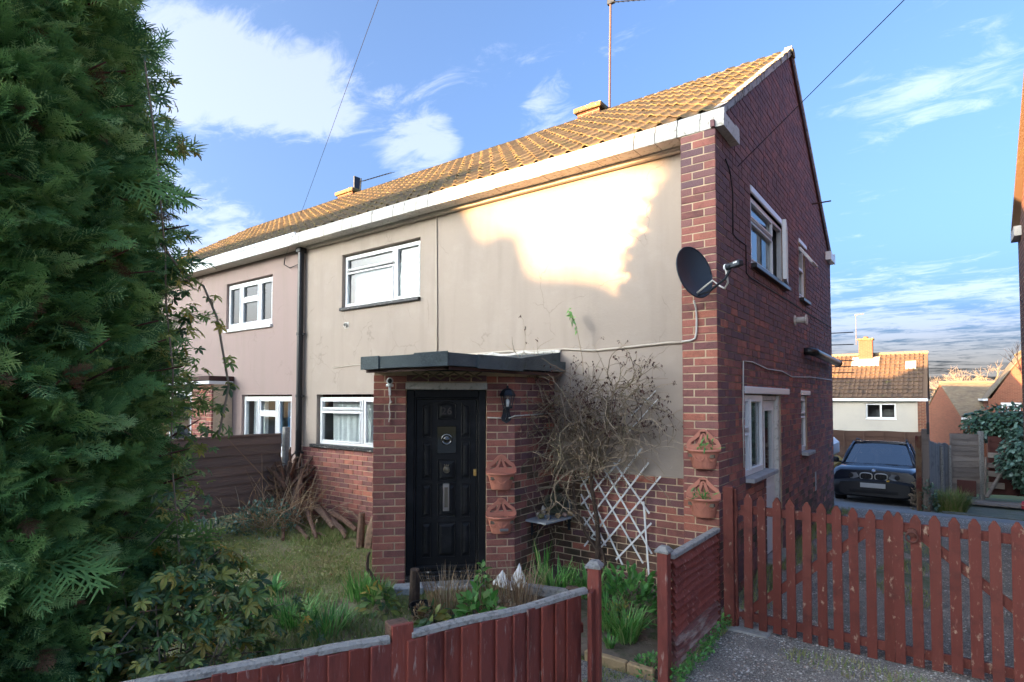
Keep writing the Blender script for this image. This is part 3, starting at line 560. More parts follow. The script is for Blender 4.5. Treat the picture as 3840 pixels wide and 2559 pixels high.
def roof_slope(house, part, o, xdir, up, nrm, cols, rows, mat, limit=300, p=.215, ga=.314, hk=1.):
    base = tile_mesh(p, hk=hk); bv = np.array(base.V); me = base.mesh('tile'); me.materials.append(M[mat])
    lst = []
    for r in range(rows):
        for c in range(cols):
            org = np.array(o) + np.array(xdir) * (c * p) + np.array(up) * (r * ga + rng.normal() * .004) + np.array(nrm) * rng.normal() * .0025
            lst.append((org, rng.normal() * .012, rng.normal() * .01))
    sc = []
    for org, a, b in lst:
        d = CAM - org; sc.append((abs(d @ np.array(nrm)) / (d @ d) ** 1.5) if seen(org, 60) and d @ np.array(nrm) > -.5 else 0)
    order = np.argsort(-np.array(sc)); mine = set(order[:limit].tolist())
    rest = MB()
    for i, (org, a, b) in enumerate(lst):
        x_, y_, z_ = np.array(xdir, float), np.array(up, float), np.array(nrm, float)
        x2 = x_ + a * y_ + b * z_; x2 /= np.linalg.norm(x2); y2 = y_ - x2 * (x2 @ y_); y2 /= np.linalg.norm(y2); z2 = np.cross(x2, y2)
        if i in mine and sc[i] > 0:
            ob = bpy.data.objects.new('tile', me); COL.objects.link(ob)
            Mx = Matrix(np.stack([x2, y2, z2]).T.tolist()).to_4x4(); Mx.translation = Vector(org); ob.matrix_basis = Mx; ob.parent = part
        else:
            rest.add(bv @ np.stack([x2, y2, z2]) + org, base.F, 0, rng.random())
    if rest.V:
        ro = rest.build('tiles', M[mat], house); ro['kind'] = 'stuff'

# ------------------------------------------------------------------ the house with the cream front
house = thing('semi_detached_house', 'cream rendered and brown brick end house with black front door and angled brick porch', 'house', (-3.5, 3.5, 0))
YF = .29
frF = frame((0, YF, 0), (1, 0, 0)); frP = frame((0, 0, 0), (1, 0, 0)); frG = frame((0, 0, 0), (0, 1, 0))
UPW = (-6.02, -4.24, 3.36, 4.24); LOW = (-6.66, -4.86, 1.165, 2.0)
SL = .665
# rendered front
mb = MB()
wall(mb, frF, -7.04, -.335, 1.125, 4.5, [UPW, LOW], 0, .12)
rw = mb.build('render_wall', M['render'], house)
# masonry core (mortar) : front plinth, pier, gable, back
mb = MB()
wall(mb, frF, -7.04, -.335, -.4, 1.122, [LOW], .0075, .12, 0)
plinth = mb.build('plinth_wall', M['mortar'], house)
mb = MB(); wall(mb, frP, -.3285, -.006, -.4, 4.5, [], .006, .30); pier = mb.build('corner_pier', M['mortar'], house)
GW = [(1.25, 2.95, 3.44, 4.25), (3.95, 4.46, 3.44, 4.27), (.91, 2.62, -.05, 1.99), (3.96, 4.42, 1.14, 1.99)]
mb = MB(); wall(mb, frG, .012, 6.99, -.5, 4.5, GW, .0065, .12)
mb.prism([(.012, 4.5), (6.99, 4.5), (6.99, 4.56), (3.5, 6.87), (.012, 4.56)], .007, .12, frG)
gable = mb.build('gable_wall', M['mortar_dark'], house)
mb = MB(); mb.box(-7.04, -.12, 6.88, 7.0, -.6, 4.5); mb.box(-7.10, -7.04, .42, 6.9, -.4, 4.5); mb.box(-7.0, -.13, .45, 6.85, -.3, -.2)
mb.build('rear_wall', M['far_brick'], house)
B = Bricks()
def gd(x, z, mt):
    t = z + rng.normal() * .35
    if z < .55 + rng.normal() * .2 and rng.random() < .6: return 2
    return 1 if t > 2.6 else (1 if rng.random() < .35 else 0)
B.wall(gable, frG, .003, 7.0, -3, 60, GW, first=0, pat='mixed', dark=gd)
B.wall(gable, frG, .003, 7.0, 60, 94, [], pat='mixed', lim=lambda z: ((z - 4.58) / SL + .02, 7 - (z - 4.58) / SL - .02), dark=gd)
B.wall(pier, frP, -.3375, -.0015, -3, 60, pat='pier', first=1, dark=lambda x, z, m_: 1 if z > 3.9 and rng.random() < .7 else 0)
B.wall(plinth, frF, -7.04, -.338, -3, 15, [(LOW[0], LOW[1], LOW[2] - .04, 9)], dark=lambda x, z, m_: 2 if (x > -2.2 and (z < .45 or x < -1.6) and rng.random() < .75) else (1 if x > -2 and rng.random() < .35 else 0))
# pier's hidden side towards the render
mb = MB(); mb.box(-.3375, -.3285, .012, YF - .002, -.4, 4.498); mb.build('pier_return', M['far_brick'], house)

# windows of the front
window(house, frF, UPW[0] + .012, UPW[1] - .012, UPW[2] + .02, UPW[3] - .03, [(-5.955, -4.86, 3.99, 4.165), (-5.955, -4.86, 3.43, 3.935), (-4.775, -4.305, 3.43, 4.165)], set=.055, sill=(.02, .02, .05, .05, 'black_worn'), curtain=(-5.97, -4.29, 4.0, 3.4, 0))
window(house, frF, LOW[0] + .02, LOW[1] - .012, LOW[2] + .02, LOW[3] - .045, [(-6.58, -5.585, 1.775, 1.90), (-6.58, -5.585, 1.24, 1.71), (-5.47, -4.93, 1.24, 1.90)], set=.055, sill=(.13, .05, .055, .06, 'black_worn'), curtain=(-6.5, -4.92, 1.9, 1.22, 0))
# windows of the gable
w1 = window(house, frG, 1.26, 2.94, 3.45, 4.24, [(1.32, 2.36, 4.0, 4.18), (1.32, 2.36, 3.51, 3.94), (2.47, 2.88, 3.51, 4.18)], set=.03, sill=(.02, .08, .055, .06, 'blackplastic'), open_cells=(2,), glass='glass')
def casement(par, hinge, ang, w, h, vertical=True):
    # an opened sash: hinge point, turned by ang about the hinge line
    c, s_ = math.cos(ang), math.sin(ang)
    if vertical: f = frame(hinge, (s_, -c, 0))
    else: f = frame(hinge, (0, 1, 0), v=np.array([-c, 0, -s_]) * 1., w=(s_, 0, -c))
    m = MB(); bars(m, f, 0, w, 0, h, .045, 0, .05); o = m.build('open_sash', M['white'], par)
    g = MB(); g.box(.04, w - .04, .02, .026, .04, h - .04, f); g.build('pane', M['glass'], par)
casement(w1, (.0, 2.925, 3.46), R(9), .47, .77)
w2 = window(house, frG, 3.965, 4.45, 3.45, 4.26, [(4.02, 4.39, 3.51, 3.9), (4.02, 4.39, 3.96, 4.2)], set=.03, sill=(.01, .10, .05, .06, 'blackplastic'), open_cells=(1,))
f = frame((.015, 3.99, 4.22), (0, 1, 0), v=np.array([-math.cos(R(35)), 0, -math.sin(R(35))]), w=(math.sin(R(35)), 0, -math.cos(R(35))))
m_ = MB(); bars(m_, f, 0, .43, 0, .30, .035, 0, .04); m_.build('open_sash', M['white'], w2); m_ = MB(); m_.box(.03, .4, .015, .02, .03, .27, f); m_.build('pane', M['glass'], w2)
w3 = window(house, frG, .92, 1.78, 1.10, 1.98, [(.975, 1.14, 1.62, 1.92), (.975, 1.14, 1.16, 1.55), (1.22, 1.72, 1.16, 1.92)], set=.03, sill=(.01, .22, .05, .09, 'slate'))
w4 = window(house, frG, 3.97, 4.41, 1.15, 1.98, [(4.02, 4.36, 1.72, 1.92), (4.02, 4.36, 1.21, 1.66)], set=.03, sill=(.01, .14, .05, .09, 'slate'))
# side door beside the kitchen window
sd = part_empty('side_door', house)
mb = MB(); mb.box(1.80, 1.865, .04, .11, .02, 1.975, frG, bev=.006); mb.box(2.53, 2.615, .02, .11, -.02, 1.975, frG, bev=.006); mb.box(1.865, 2.53, .04, .11, 1.915, 1.975, frG, bev=.006)
mb.build('frame', M['white_old'], sd)
mb = MB(); wall(mb, frG, 1.87, 2.525, .04, 1.91, [(1.98, 2.42, 1.0, 1.82)], .07, .11); mb.box(1.93, 2.47, .06, .069, .95, .985, frG, bev=.004); bars(mb, frG, 1.98, 2.42, 1.0, 1.82, .03, .06, .069)
mb.box(1.98, 2.42, .062, .069, .15, .85, frG, bev=.005); mb.build('leaf', M['white'], sd)
mb = MB(); mb.box(2.0, 2.4, .085, .09, 1.02, 1.8, frG); mb.build('pane', M['glass'], sd)
mb = MB(); mb.box(.925, 2.61, .2, .22, .0, 1.98, frG); mb.build('interior', M['room'], sd)
# brickwork below the kitchen window and door step
mb = MB(); mb.box(.912, 1.795, .012, .12, -.3, 1.05, frG); bw = mb.build('window_apron', M['mortar_dark'], house)
B.wall(bw, frG, .912, 1.795, -3, 14, [], first=1, pat='mixed', dark=gd)
mb = MB(); mb.box(1.80, 2.66, -.12, .1, -.3, .02, frG, bev=.01); mb.build('door_step', M['concrete'], house)
# lintels
for (a, b, c, d) in ((1.235, 3.03, 4.25, 4.325), (3.93, 4.54, 4.275, 4.34), (.90, 3.10, 1.992, 2.07), (3.955, 4.66, 1.992, 2.06)):
    mb = MB(); mb.box(a, b, -.012, .1, c, d, frG, bev=.006); mb.build('lintel', M['white'], house)

# ---- angled porch
PR = np.array([-1.986, -.495, 0]); s2 = math.sqrt(.5)
frD = frame(PR, (s2, s2, 0)); frS = frame(PR, (0, 1, 0)); PL = PR + np.array([-1.476 * s2, -1.476 * s2, 0])
porch = part_empty('porch', house)
mb = MB(); wall(mb, frD, -1.469, -.004, -.3, 2.22, [(-1.142, -.303, -.02, 2.105)], .006, .12)
wall(mb, frS, .008, .783, -.3, 2.22, [], .006, .12)
frL = frame((PL[0], YF, 0), (0, -1, 0)); wall(mb, frL, .0, YF - PL[1] - .16, -.3, 2.22, [], .009, .12)
pw = mb.build('porch_wall', M['mortar'], house)
DH = [(-1.142, -.303, -.02, 2.105)]
B.wall(pw, frD, -1.476, -1.142, -2, 29, [], pat='pier', first=1); B.wall(pw, frD, -.303, -.001, -2, 29, [], pat='pier', first=1)
B.wall(pw, frD, -1.142, -.303, 28, 29, [], z_of=lambda k: 2.11 + (k - 28) * .075, dark=lambda x, z, m_: 1)
pdk = lambda x, z, m_: 2 if (z < 1.0 + rng.normal() * .3 and rng.random() < .45 + .4 * x) else (1 if rng.random() < .5 else 0)
B.wall(pw, frS, .003, .783, -2, 29, [], first=0, dark=pdk)
B.wall(pw, frL, .0, YF - PL[1] - .06, -2, 29, [], first=0)
B.finish(house, [M['brick'], M['brick_soot'], M['brick_moss']])
# porch roof
mb = MB(); RP = [(-2.93, -1.76), (-1.79, -1.76), (-1.83, .285), (-3.3, .285), (-3.22, -1.45)]
n = len(RP); V = [(x, y, 2.225 + (.02 if y > 0 else 0)) for x, y in RP] + [(x, y, 2.34 + (.02 if y > 0 else 0)) for x, y in RP]
mb.add(V, [tuple(range(n))[::-1], tuple(range(n, 2 * n))] + [(i, (i + 1) % n, n + (i + 1) % n, n + i) for i in range(n)])
mb.build('porch_roof', M['felt'], porch)
for q in ((-2.95, -2.68, -1.772, -1.758, 2.218, 2.347), (-2.20, -1.775, -1.769, -1.759, 2.22, 2.352), (-1.80, -1.784, -1.34, -.62, 2.215, 2.349)):
    mb = MB(); mb.box(*q, bev=.003); mb.build('felt_flap', M['felt'], porch)
mb = MB(); mb.prism([(.284, 2.362), (.284, 2.475), (-.55, 2.356)], -3.28, -1.90, frame((0, 0, 0), (0, 1, 0), v=(1, 0, 0))); mb.build('felt_fillet', M['felt'], porch)
mb = MB(); pts = np.linspace(-3.4, -1.9, 16); mb.tube([(x, .285, 2.487 + .012 * rng.normal()) for x in pts], [.022 + .01 * rng.random() for _ in pts], 6); mb.build('mortar_flashing', M['white_old'], porch)
mb = MB(); mb.box(-1.15, -.298, -.025, .1, 2.028, 2.103, frD, bev=.006); mb.build('door_lintel', M['concrete'] if 0 else M['white_old'], porch)
mb = MB(); mb.box(-2.95, -1.82, -1.70, -1.66, 2.19, 2.222); mb.box(-1.87, -1.83, -1.70, .2, 2.19, 2.222); mb.build('soffit_batten', M['brownwood'], porch)
# door frame and door
mb = MB(); mb.box(-1.138, -1.06, .03, .12, .10, 2.026, frD, bev=.006); mb.box(-.385, -.307, .03, .12, .10, 2.026, frD, bev=.006); mb.box(-1.06, -.385, .03, .12, 1.948, 2.026, frD, bev=.006)
for (a, b) in ((-1.06, -1.04), (-.405, -.385)): mb.box(a, b, .05, .1, .1, 1.948, frD, bev=.004)
mb.box(-1.04, -.405, .05, .1, 1.928, 1.948, frD, bev=.004); mb.build('door_frame', M['black'], porch)
door = MB(); door.box(-1.038, -.407, .07, .11, .135, 1.926, frD, bev=.004)
door = door.build('front_door', M['black'], porch)
def panel(poly):
    P = np.array(poly); c = P.mean(0); n = len(P); m = MB()
    o1 = P + (P - c) / np.linalg.norm(P - c, axis=1)[:, None] * .016
    m.tube([(x, .069, z) for x, z in np.vstack([o1, o1[:1]])], .0075, 5, cap=False)
    inn = c + (P - c) * (1 - .030 / np.abs(P - c).max(0) * np.array([1, 1]))
    V = [(x, .0695, z) for x, z in P] + [(x, .056, z) for x, z in inn]
    F = [(i, (i + 1) % n, n + (i + 1) % n, n + i) for i in range(n)] + [tuple(range(n, 2 * n))]
    m.add(frD(V), F); m.V = [tuple(v) for v in (frD(np.array(m.V[:-2 * n])).tolist() + m.V[-2 * n:])]
    o = m.build('panel', M['black'], door)
Rr = lambda a, b, c, d: [(a, c), (b, c), (b, d), (a, d)]
XL, XM, XR = (-.965, -.885), (-.80, -.635), (-.555, -.475)
panel([(XL[0], 1.54), (XL[1], 1.54), (XL[1], 1.875), (XL[0], 1.845)]); panel([(XR[0], 1.54), (XR[1], 1.54), (XR[1], 1.845), (XR[0], 1.875)])
panel([(XM[0], 1.73), (XM[1], 1.73), (XM[1], 1.865), ((XM[0] + XM[1]) / 2, 1.89), (XM[0], 1.865)])
for x in (XL, XR): panel(Rr(*x, 1.10, 1.46)); panel(Rr(*x, .70, 1.015)); panel(Rr(*x, .285, .615))
panel(Rr(*XM, 1.08, 1.275)); panel(Rr(*XM, .70, 1.015)); panel(Rr(*XM, .285, .615))
mb = MB(); mb.box(-.82, -.62, .058, .0695, 1.355, 1.64, frD, bev=.003); mb.build('bullseye_glass', MAT('dark_glass', (.01, .012, .01), .05, spec=.8), door)
mb = MB(); fb = frame(frD([(-.72, .0575, 1.5)])[0], (s2, s2, 0), v=(0, 0, 1), w=(s2, -s2, 0))
mb.lathe([(.062, 0), (.058, .010), (.048, .012), (.04, .005), (.028, .007), (.016, .013), (.002, .015)], 24, fb); mb.build('bullseye', MAT('dark_glass_bulge', (.015, .016, .015), .04, spec=1.), door, smooth=True)
mb = MB()
for (r_, a0, a1, t) in ((.056, 20, 165, .0045), (.046, 200, 345, .004), (.030, 60, 170, .005)):
    mb.tube(fb([(r_ * math.cos(R(a)), r_ * math.sin(R(a)), .011) for a in np.linspace(a0, a1, 12)]), t, 5)
mb.build('bullseye_ring', M['steel'], door, smooth=True)
mb = MB(); mb.box(-.757, -.69, .048, .068, .75, 1.04, frD, bev=.004); lb = mb.build('letterbox', M['steel'], door)
mb = MB(); mb.box(-.742, -.705, .046, .0485, .79, 1.0, frD, bev=.002); mb.build('flap', MAT('letter_flap', (.16, .14, .11), .5, metal=.6), lb)
mb = MB(); fk = frame(frD([(-.72, .055, 1.19)])[0], (s2, s2, 0), v=(0, 0, 1), w=(s2, -s2, 0))
mb.lathe([(.034, 0), (.034, .008), (.026, .016), (.012, .02), (.002, .02)], 14, fk, sx=1, sy=1.05); mb.tube(fk([(.03 * math.cos(R(a)), .03 * math.sin(R(a)) - .006, .016) for a in range(0, 361, 30)]), .006, 5)
for a in (-.014, 0, .014): mb.tube(fk([(a, .03, .008), (a * 1.5, .05, .010)]), .006, 5)
mb.build('knocker', MAT('antique_metal', (.2, .17, .13), .45, metal=.8), door, smooth=True)
mb = MB(); mb.box(-.435, -.402, .052, .069, 1.112, 1.185, frD, bev=.004); mb.lathe([(.012, 0), (.012, .012), (.002, .014)], 12, frame(frD([(-.42, .052, 1.16)])[0], (s2, s2, 0), v=(0, 0, 1), w=(s2, -s2, 0))); mb.build('lock', M['brass'], door)
tx = bpy.data.curves.new('house_number', 'FONT'); tx.body = '26'; tx.size = .105; tx.extrude = .002; tx.align_x = 'CENTER'; tx.align_y = 'CENTER'; tx.space_character = 1.12
to = text_mesh('house_number', tx, MAT('number_outline', (.07, .055, .05), .6))
mt = Matrix(((s2, 0, s2), (s2, 0, -s2), (0, 1, 0))).to_4x4(); mt.translation = Vector(frD([(-.722, .0535, 1.80)])[0]); to.matrix_basis = mt; kid(to, door)
mb = MB(); mb.box(-1.06, -.385, .045, .11, .13, .185, frD, bev=.012); mb.build('weather_bar', M['black'], porch)
mb = MB(); mb.box(-1.14, -.305, -.03, .12, .05, .105, frD, bev=.008); mb.box(-1.06, -.385, .02, .1, .105, .132, frD, bev=.006); mb.build('threshold', M['black_worn'], porch)
mb = MB(); mb.box(-1.138, -.307, -.01, .12, -.3, .048, frD); mb.box(-1.26, -.95, -.16, -.012, -.3, .045, frD, bev=.02); mb.box(-.95, -.36, -.10, -.012, -.3, .0, frD, bev=.02); mb.build('step', MAT('painted_step', (.45, .46, .47), .8, noise=[((.16, .15, .14), 14, .5, .68), ((.3, .3, .3), 40, .5, .7)], bump=[(30, .5)]), porch)

# ---- roof
roof = MB(); roof.add([(-7.05, .1, 4.66), (.03, .1, 4.66), (.03, 3.5, 4.66 + 3.4 * SL - .03), (-7.05, 3.5, 4.66 + 3.4 * SL - .03), (.03, 6.95, 4.66), (-7.05, 6.95, 4.66)], [(0, 1, 2, 3), (3, 2, 4, 5)])
rf = roof.build('roof', M['tile_far'], house)
ang = math.atan(SL); UPV = (0, math.cos(ang), math.sin(ang)); NV = (0, -math.sin(ang), math.cos(ang))
roof_slope(house, rf, (-7.06, .045, 4.685), (1, 0, 0), UPV, NV, 33, 13, 'tile')
UPB = (0, -math.cos(ang), math.sin(ang)); NB = (0, math.sin(ang), math.cos(ang))
roof_slope(house, rf, (.035, 6.955, 4.685), (-1, 0, 0), UPB, NB, 33, 13, 'tile', limit=0)
for i in range(17):
    x = -7.05 + i * .418; mb = MB()
    P = [[(x + t, 3.5 + .11 * math.sin(R(a)), 6.875 + .10 * math.cos(R(a)) + .006 * (t == 0)) for a in range(-80, 81, 20)] for t in (0, .42)]
    mb.grid(P); mb.grid([P[0], [(x, 3.5, 6.86)] * 9]); mb.grid([[(x + .42, 3.5, 6.86)] * 9, P[1]]); o = mb.build('ridge_tile', M['ridge'], house, smooth=False)
mb = MB()   # lumpy bedding mortar and moss along the ridge
for i in range(120):
    x = -7 + rng.random() * 7.05; mb.lathe([(.02, -.02), (.03, 0), (.015, .018)], 6, frame((x, 3.5 - .11 - .02 * rng.random(), 6.87 + .02 * rng.normal()), (1, 0, 0)), a=rng.random())
mb.build('ridge_moss', MAT('moss_lumps', None, 1., rnd=[(.22, .19, .06), (.34, .3, .16), (.12, .11, .04), (.4, .38, .32)], bump=[(60, 1.)]), house)
# verge: mortar bedding under the tile ends, front slope; dark board behind the back slope
fv = frame((0, .06, 4.655), UPV, v=(1, 0, 0), w=NV)
mb = MB(); k = 26
for i in range(k):
    a, b = i * 4.2 / k, (i + 1) * 4.2 / k - .002
    mb.box(a, b, -.06, .035 + .006 * rng.normal(), -.03 + .004 * rng.normal(), .045 + .012 * rng.random(), fv, a=rng.random())
mb.build('verge_bedding', M['verge'], house)
fv2 = frame((0, 6.94, 4.655), UPB, v=(1, 0, 0), w=NB)
mb = MB(); mb.box(0, 4.2, -.06, .04, -.02, .05, fv2); mb.build('verge_bedding', M['verge'], house)
mb = MB(); mb.box(.0, 4.17, .0, .03, -.09, -.022, fv2); mb.box(.0, 4.17, .0, .012, -.05, -.032, fv); mb.build('verge_board', M['brownwood'], house)
# concrete gutter blocks
gut = part_empty('gutter', house)
G = [(.0, 4.506), (.0, 4.612), (.016, 4.626), (.016, 4.672), (.03, 4.69), (.07, 4.69), (.07, 4.64), (.40, 4.64), (.40, 4.66), (.52, 4.66), (.535, 4.506)]
fg = frame((0, 0, 0), (0, 1, 0), v=(1, 0, 0))
mb = MB(); mb.prism(G, 0, .2215, fg); gme = mb.mesh('gutter_block'); gme.materials.append(M['white_old'])
for i in range(31):
    o = bpy.data.objects.new('gutter_block', gme); COL.objects.link(o); o.location = (.09 - (i + 1) * .2295, rng.normal() * .0015, rng.normal() * .0012); o.parent = gut; o.matrix_parent_inverse = WM(gut).inverted()
mb = MB(); mb.box(-6.9, -.35, .215, .286, 4.465, 4.503, bev=.008); mb.box(-6.9, -.35, .20, .215, 4.485, 4.503); mb.build('soffit_moulding', M['soffit'], house)
mb = MB(); mb.prism([(7 - y, z) for y, z in G][::-1], -6.9, .09, fg); mb.build('rear_gutter', M['white'], house)
# chimney
def chimney(par, x0, x1, y0, y1, z0, z1, capz=.09, mt='far_brick', pot=True):
    mb = MB(); mb.box(x0, x1, y0, y1, z0, z1); c = mb.build('chimney', M[mt], par)
    mb = MB(); mb.box(x0 - .06, x1 + .06, y0 - .06, y1 + .06, z1, z1 + capz, bev=.015); mb.build('coping', M['ridge'], c)
    if pot:
        mb = MB(); mb.lathe([(.13, 0), (.13, .06), (.10, .11), (.04, .13), (.002, .135)], 14, frame(((x0 + x1) / 2, (y0 + y1) / 2, z1 + capz), (1, 0, 0))); mb.build('pot', MAT('chimney_pot', (.30, .11, .05), .8), c, smooth=True)
chimney(house, -3.60, -3.15, 3.62, 4.05, 6.4, 7.165)
# rain pipe on the party line
mb = MB(); mb.tube([(-7.045, .215, 4.50), (-7.045, .215, .02)], .052, 12); mb.box(-7.11, -6.98, .15, .28, 4.42, 4.50, bev=.01)
for z in (3.0, 1.95, 1.0): mb.tube([(-7.045, .215, z), (-7.045, .215, z + .05)], .062, 12); mb.box(-7.045, -6.93, .215, .24, z + .01, z + .04)
mb.build('downpipe', M['blackplastic'], house, smooth=False)
# small fittings on the walls
mb = MB(); fvn = frame((-5.885, YF, 3.097), (1, 0, 0), v=(0, 0, 1), w=(0, -1, 0)); mb.box(-.05, .05, -.05, .05, 0, .008, fvn, bev=.003); mb.lathe([(.036, 0), (.036, .045), (.028, .045), (.026, .01), (.002, .01)], 14, fvn); mb.build('vent_pipe', M['white_old'], house)
fl = frame((0, 3.57, 3.06), (0, 1, 0), v=(0, 0, 1), w=(1, 0, 0)); mb = MB(); mb.lathe([(.075, 0), (.075, .012), (.045, .015), (.045, .14), (.075, .145), (.075, .16), (.002, .16)], 16, fl); mb.build('boiler_flue', M['white_old'], house)
mb = MB(); mb.tube([(-.05, 4.29, 2.66), (.07, 4.29, 2.66), (.13, 4.31, 2.645), (.14, 4.38, 2.64), (.14, 6.70, 2.60)], .062, 14); mb.tube([(.14, 6.66, 2.601), (.14, 6.74, 2.60)], .07, 14); mb.build('flue_pipe', M['blackplastic'], house, smooth=True)
mb = MB(); mb.tube([(.0, 5.14, 5.18), (.27, 5.22, 5.20)], .012, 6); mb.build('bracket_rod', M['brownwood'], house)
mb = MB(); mb.box(.0, .006, 5.0, 5.1, .45, .75); mb.build('wall_patch', M['verge'], house)
def cable(name, pts, r, mat, par=None, n=5):
    mb = MB(); mb.tube(pts, r, n); return mb.build(name, M[mat], par, smooth=True)
cable('pipe_clip_cable', [(-3.916, YF - .012, 4.47), (-3.906, YF - .012, 3.8), (-3.897, YF - .012, 3.2), (-3.885, YF - .012, 2.50)], .011, 'cable_cream', house)
cable('front_cable', [(-3.35, YF - .01, 2.515), (-2.686, YF - .01, 2.523), (-2.273, YF - .012, 2.508), (-1.841, YF - .012, 2.512), (-1.457, YF - .012, 2.475), (-1.03, YF - .014, 2.491), (-.6, YF - .014, 2.512), (-.36, YF - .014, 2.508)], .013, 'cable_cream', house)
cable('front_cable', [(-6.2, YF - .008, 2.43), (-5.7, YF - .008, 2.455), (-4.6, YF - .008, 2.465), (-3.3, YF - .008, 2.50)], .006, 'cable_cream', house)
cable('gable_cable', [(.008, .815, 1.22), (.008, .80, 1.7), (.008, .841, 2.332), (.008, 1.2, 2.34), (.008, 1.9, 2.29), (.008, 2.673, 2.295), (.008, 3.3, 2.24), (.008, 4.6, 2.28), (.008, 6.9, 2.297)], .007, 'cable_white', house)
cable('gable_cable', [(.006, .30, 4.30), (.006, .45, 4.22), (.008, .53, 4.02), (.006, .525, 3.608), (.006, .66, 3.59), (.006, 1.004, 3.594), (.006, 1.01, 3.293), (.008, 1.16, 3.27), (.008, 1.662, 3.271), (.008, 3, 3.285), (.008, 4.688, 3.278), (.008, 6.98, 3.30)], .006, 'cable_black', house)
cable('lamp_cable', [tuple(frD([(-.30, -.006, 1.735)])[0]), tuple(frD([(-.1, -.008, 1.725)])[0]), tuple(frD([(-.06, -.02, 1.73)])[0]), tuple(frD([(-.005, -.01, 1.75)])[0]), (-1.977, -.2, 1.755), (-1.977, .2, 1.765)], .0075, 'cable_white', house)
# ------------------------------------------------------------------ the pink half next door
nb = thing('semi_detached_house', 'pink rendered half of the pair next door with white three light windows', 'house', (-10.5, 3.5, 0))
NU, NL = (-9.70, -8.04, 3.27, 4.20), (-9.05, -7.38, .95, 2.0)
mb = MB(); wall(mb, frF, -14.0, -7.055, -.3, 4.5, [NU, NL], 0, .12); mb.build('render_wall', M['render_pink'], nb)
mb = MB(); mb.box(-14.1, -7.06, 6.88, 7., -.4, 4.5); mb.box(-14.1, -14.0, .3, 6.88, -.4, 4.5); mb.prism([(.012, 4.5), (6.99, 4.5), (3.5, 6.95)], -14.1, -14.0, frame((0, 0, 0), (0, 1, 0), v=(1, 0, 0))); mb.build('rear_wall', M['far_brick'], nb)
x0, x1, z0, z1 = NU; a, b = x0 + .5, x1 - .5
window(nb, frF, x0 + .01, x1 - .01, z0 + .02, z1 - .03, [(x0 + .08, a - .05, z0 + .11, z1 - .1), (a + .06, b - .06, z1 - .33, z1 - .1), (a + .06, b - .06, z0 + .11, z1 - .41), (b + .05, x1 - .08, z0 + .11, z1 - .1)], set=.05, sill=(.02, .03, .06, .05, 'white'))
x0, x1, z0, z1 = NL; a, b = x0 + .53, x1 - .5
window(nb, frF, x0 + .01, x1 - .01, z0 + .02, z1 - .03, [(x0 + .08, a - .05, z0 + .11, z1 - .1), (a + .06, b - .06, z1 - .30, z1 - .1), (a + .06, b - .06, z0 + .11, z1 - .38), (b + .05, x1 - .08, z0 + .11, z1 - .1)], set=.05, sill=(.02, .03, .06, .05, 'white'), curtain=(-8.95, -8.45, 1.9, 1.0, 0))
# its brick entrance bay
f2 = frame((-11.6, -.12, 0), (1, 0, 0)); bay = part_empty('entrance_bay', nb)
mb = MB(); wall(mb, f2, 0, 2.22, -.3, 2.25, [(.35, 1.42, -.1, 2.1)], .009, .4); bm = mb.build('bay_wall', M['mortar'], bay)
NB_ = Bricks(); NB_.wall(bm, f2, 0, 2.225, -2, 30, [(.35, 1.42, -.1, 2.1)], first=0); NB_.finish(nb, [M['brick']], 120)
mb = MB(); mb.box(-11.7, -9.33, -.2, .285, 2.27, 2.36, bev=.01); mb.build('flat_roof', M['brownwood'], bay)
mb = MB(); mb.box(-11.7, -9.34, -.19, .28, 2.20, 2.266, bev=.01); mb.build('fascia', M['white'], bay)
window(nb, f2, .36, 1.41, .0, 2.08, [(.45, 1.32, .1, 1.98)], set=.04, glass='glass')
mb = MB(); mb.box(-14.3, -6.91, .015, .04, 4.506, 4.70, bev=.005); mb.box(-14.3, -6.91, .0, .03, 4.64, 4.71, bev=.01); mb.build('fascia', M['white'], nb)
mb = MB(); mb.box(-14.3, -6.91, .04, .286, 4.506, 4.52); mb.build('soffit', M['soffit'], nb)
roof = MB(); roof.add([(-14.2, .1, 4.66), (-7.05, .1, 4.66), (-7.05, 3.5, 4.63 + 3.4 * SL), (-14.2, 3.5, 4.63 + 3.4 * SL), (-7.05, 6.95, 4.66), (-14.2, 6.95, 4.66)], [(0, 1, 2, 3), (3, 2, 4, 5)])
rf = roof.build('roof', M['tile_far'], nb)
roof_slope(nb, rf, (-7.06 - 34 * .215, .045, 4.685), (1, 0, 0), UPV, NV, 34, 13, 'tile', limit=260)
for i in range(17):
    x = -14.2 + i * .42; mb = MB()
    P = [[(x + t, 3.5 + .115 * math.sin(R(a)), 6.875 + .10 * math.cos(R(a))) for a in range(-80, 81, 20)] for t in (0, .415)]
    mb.grid(P); mb.grid([P[0], [(x, 3.5, 6.86)] * 9]); mb.build('ridge_tile', M['ridge'], nb)
chimney(nb, -10.70, -10.1, 3.62, 4.05, 6.4, 7.14)
sg = MB(); sg.box(-7.86, -7.46, .52, .53, 1.06, 1.86); sgo = sg.build('shop_sign', M['sign_blue'], None)
tag(sgo, 'blue sign with bright blue letters inside the lower window of the pink house', 'sign')
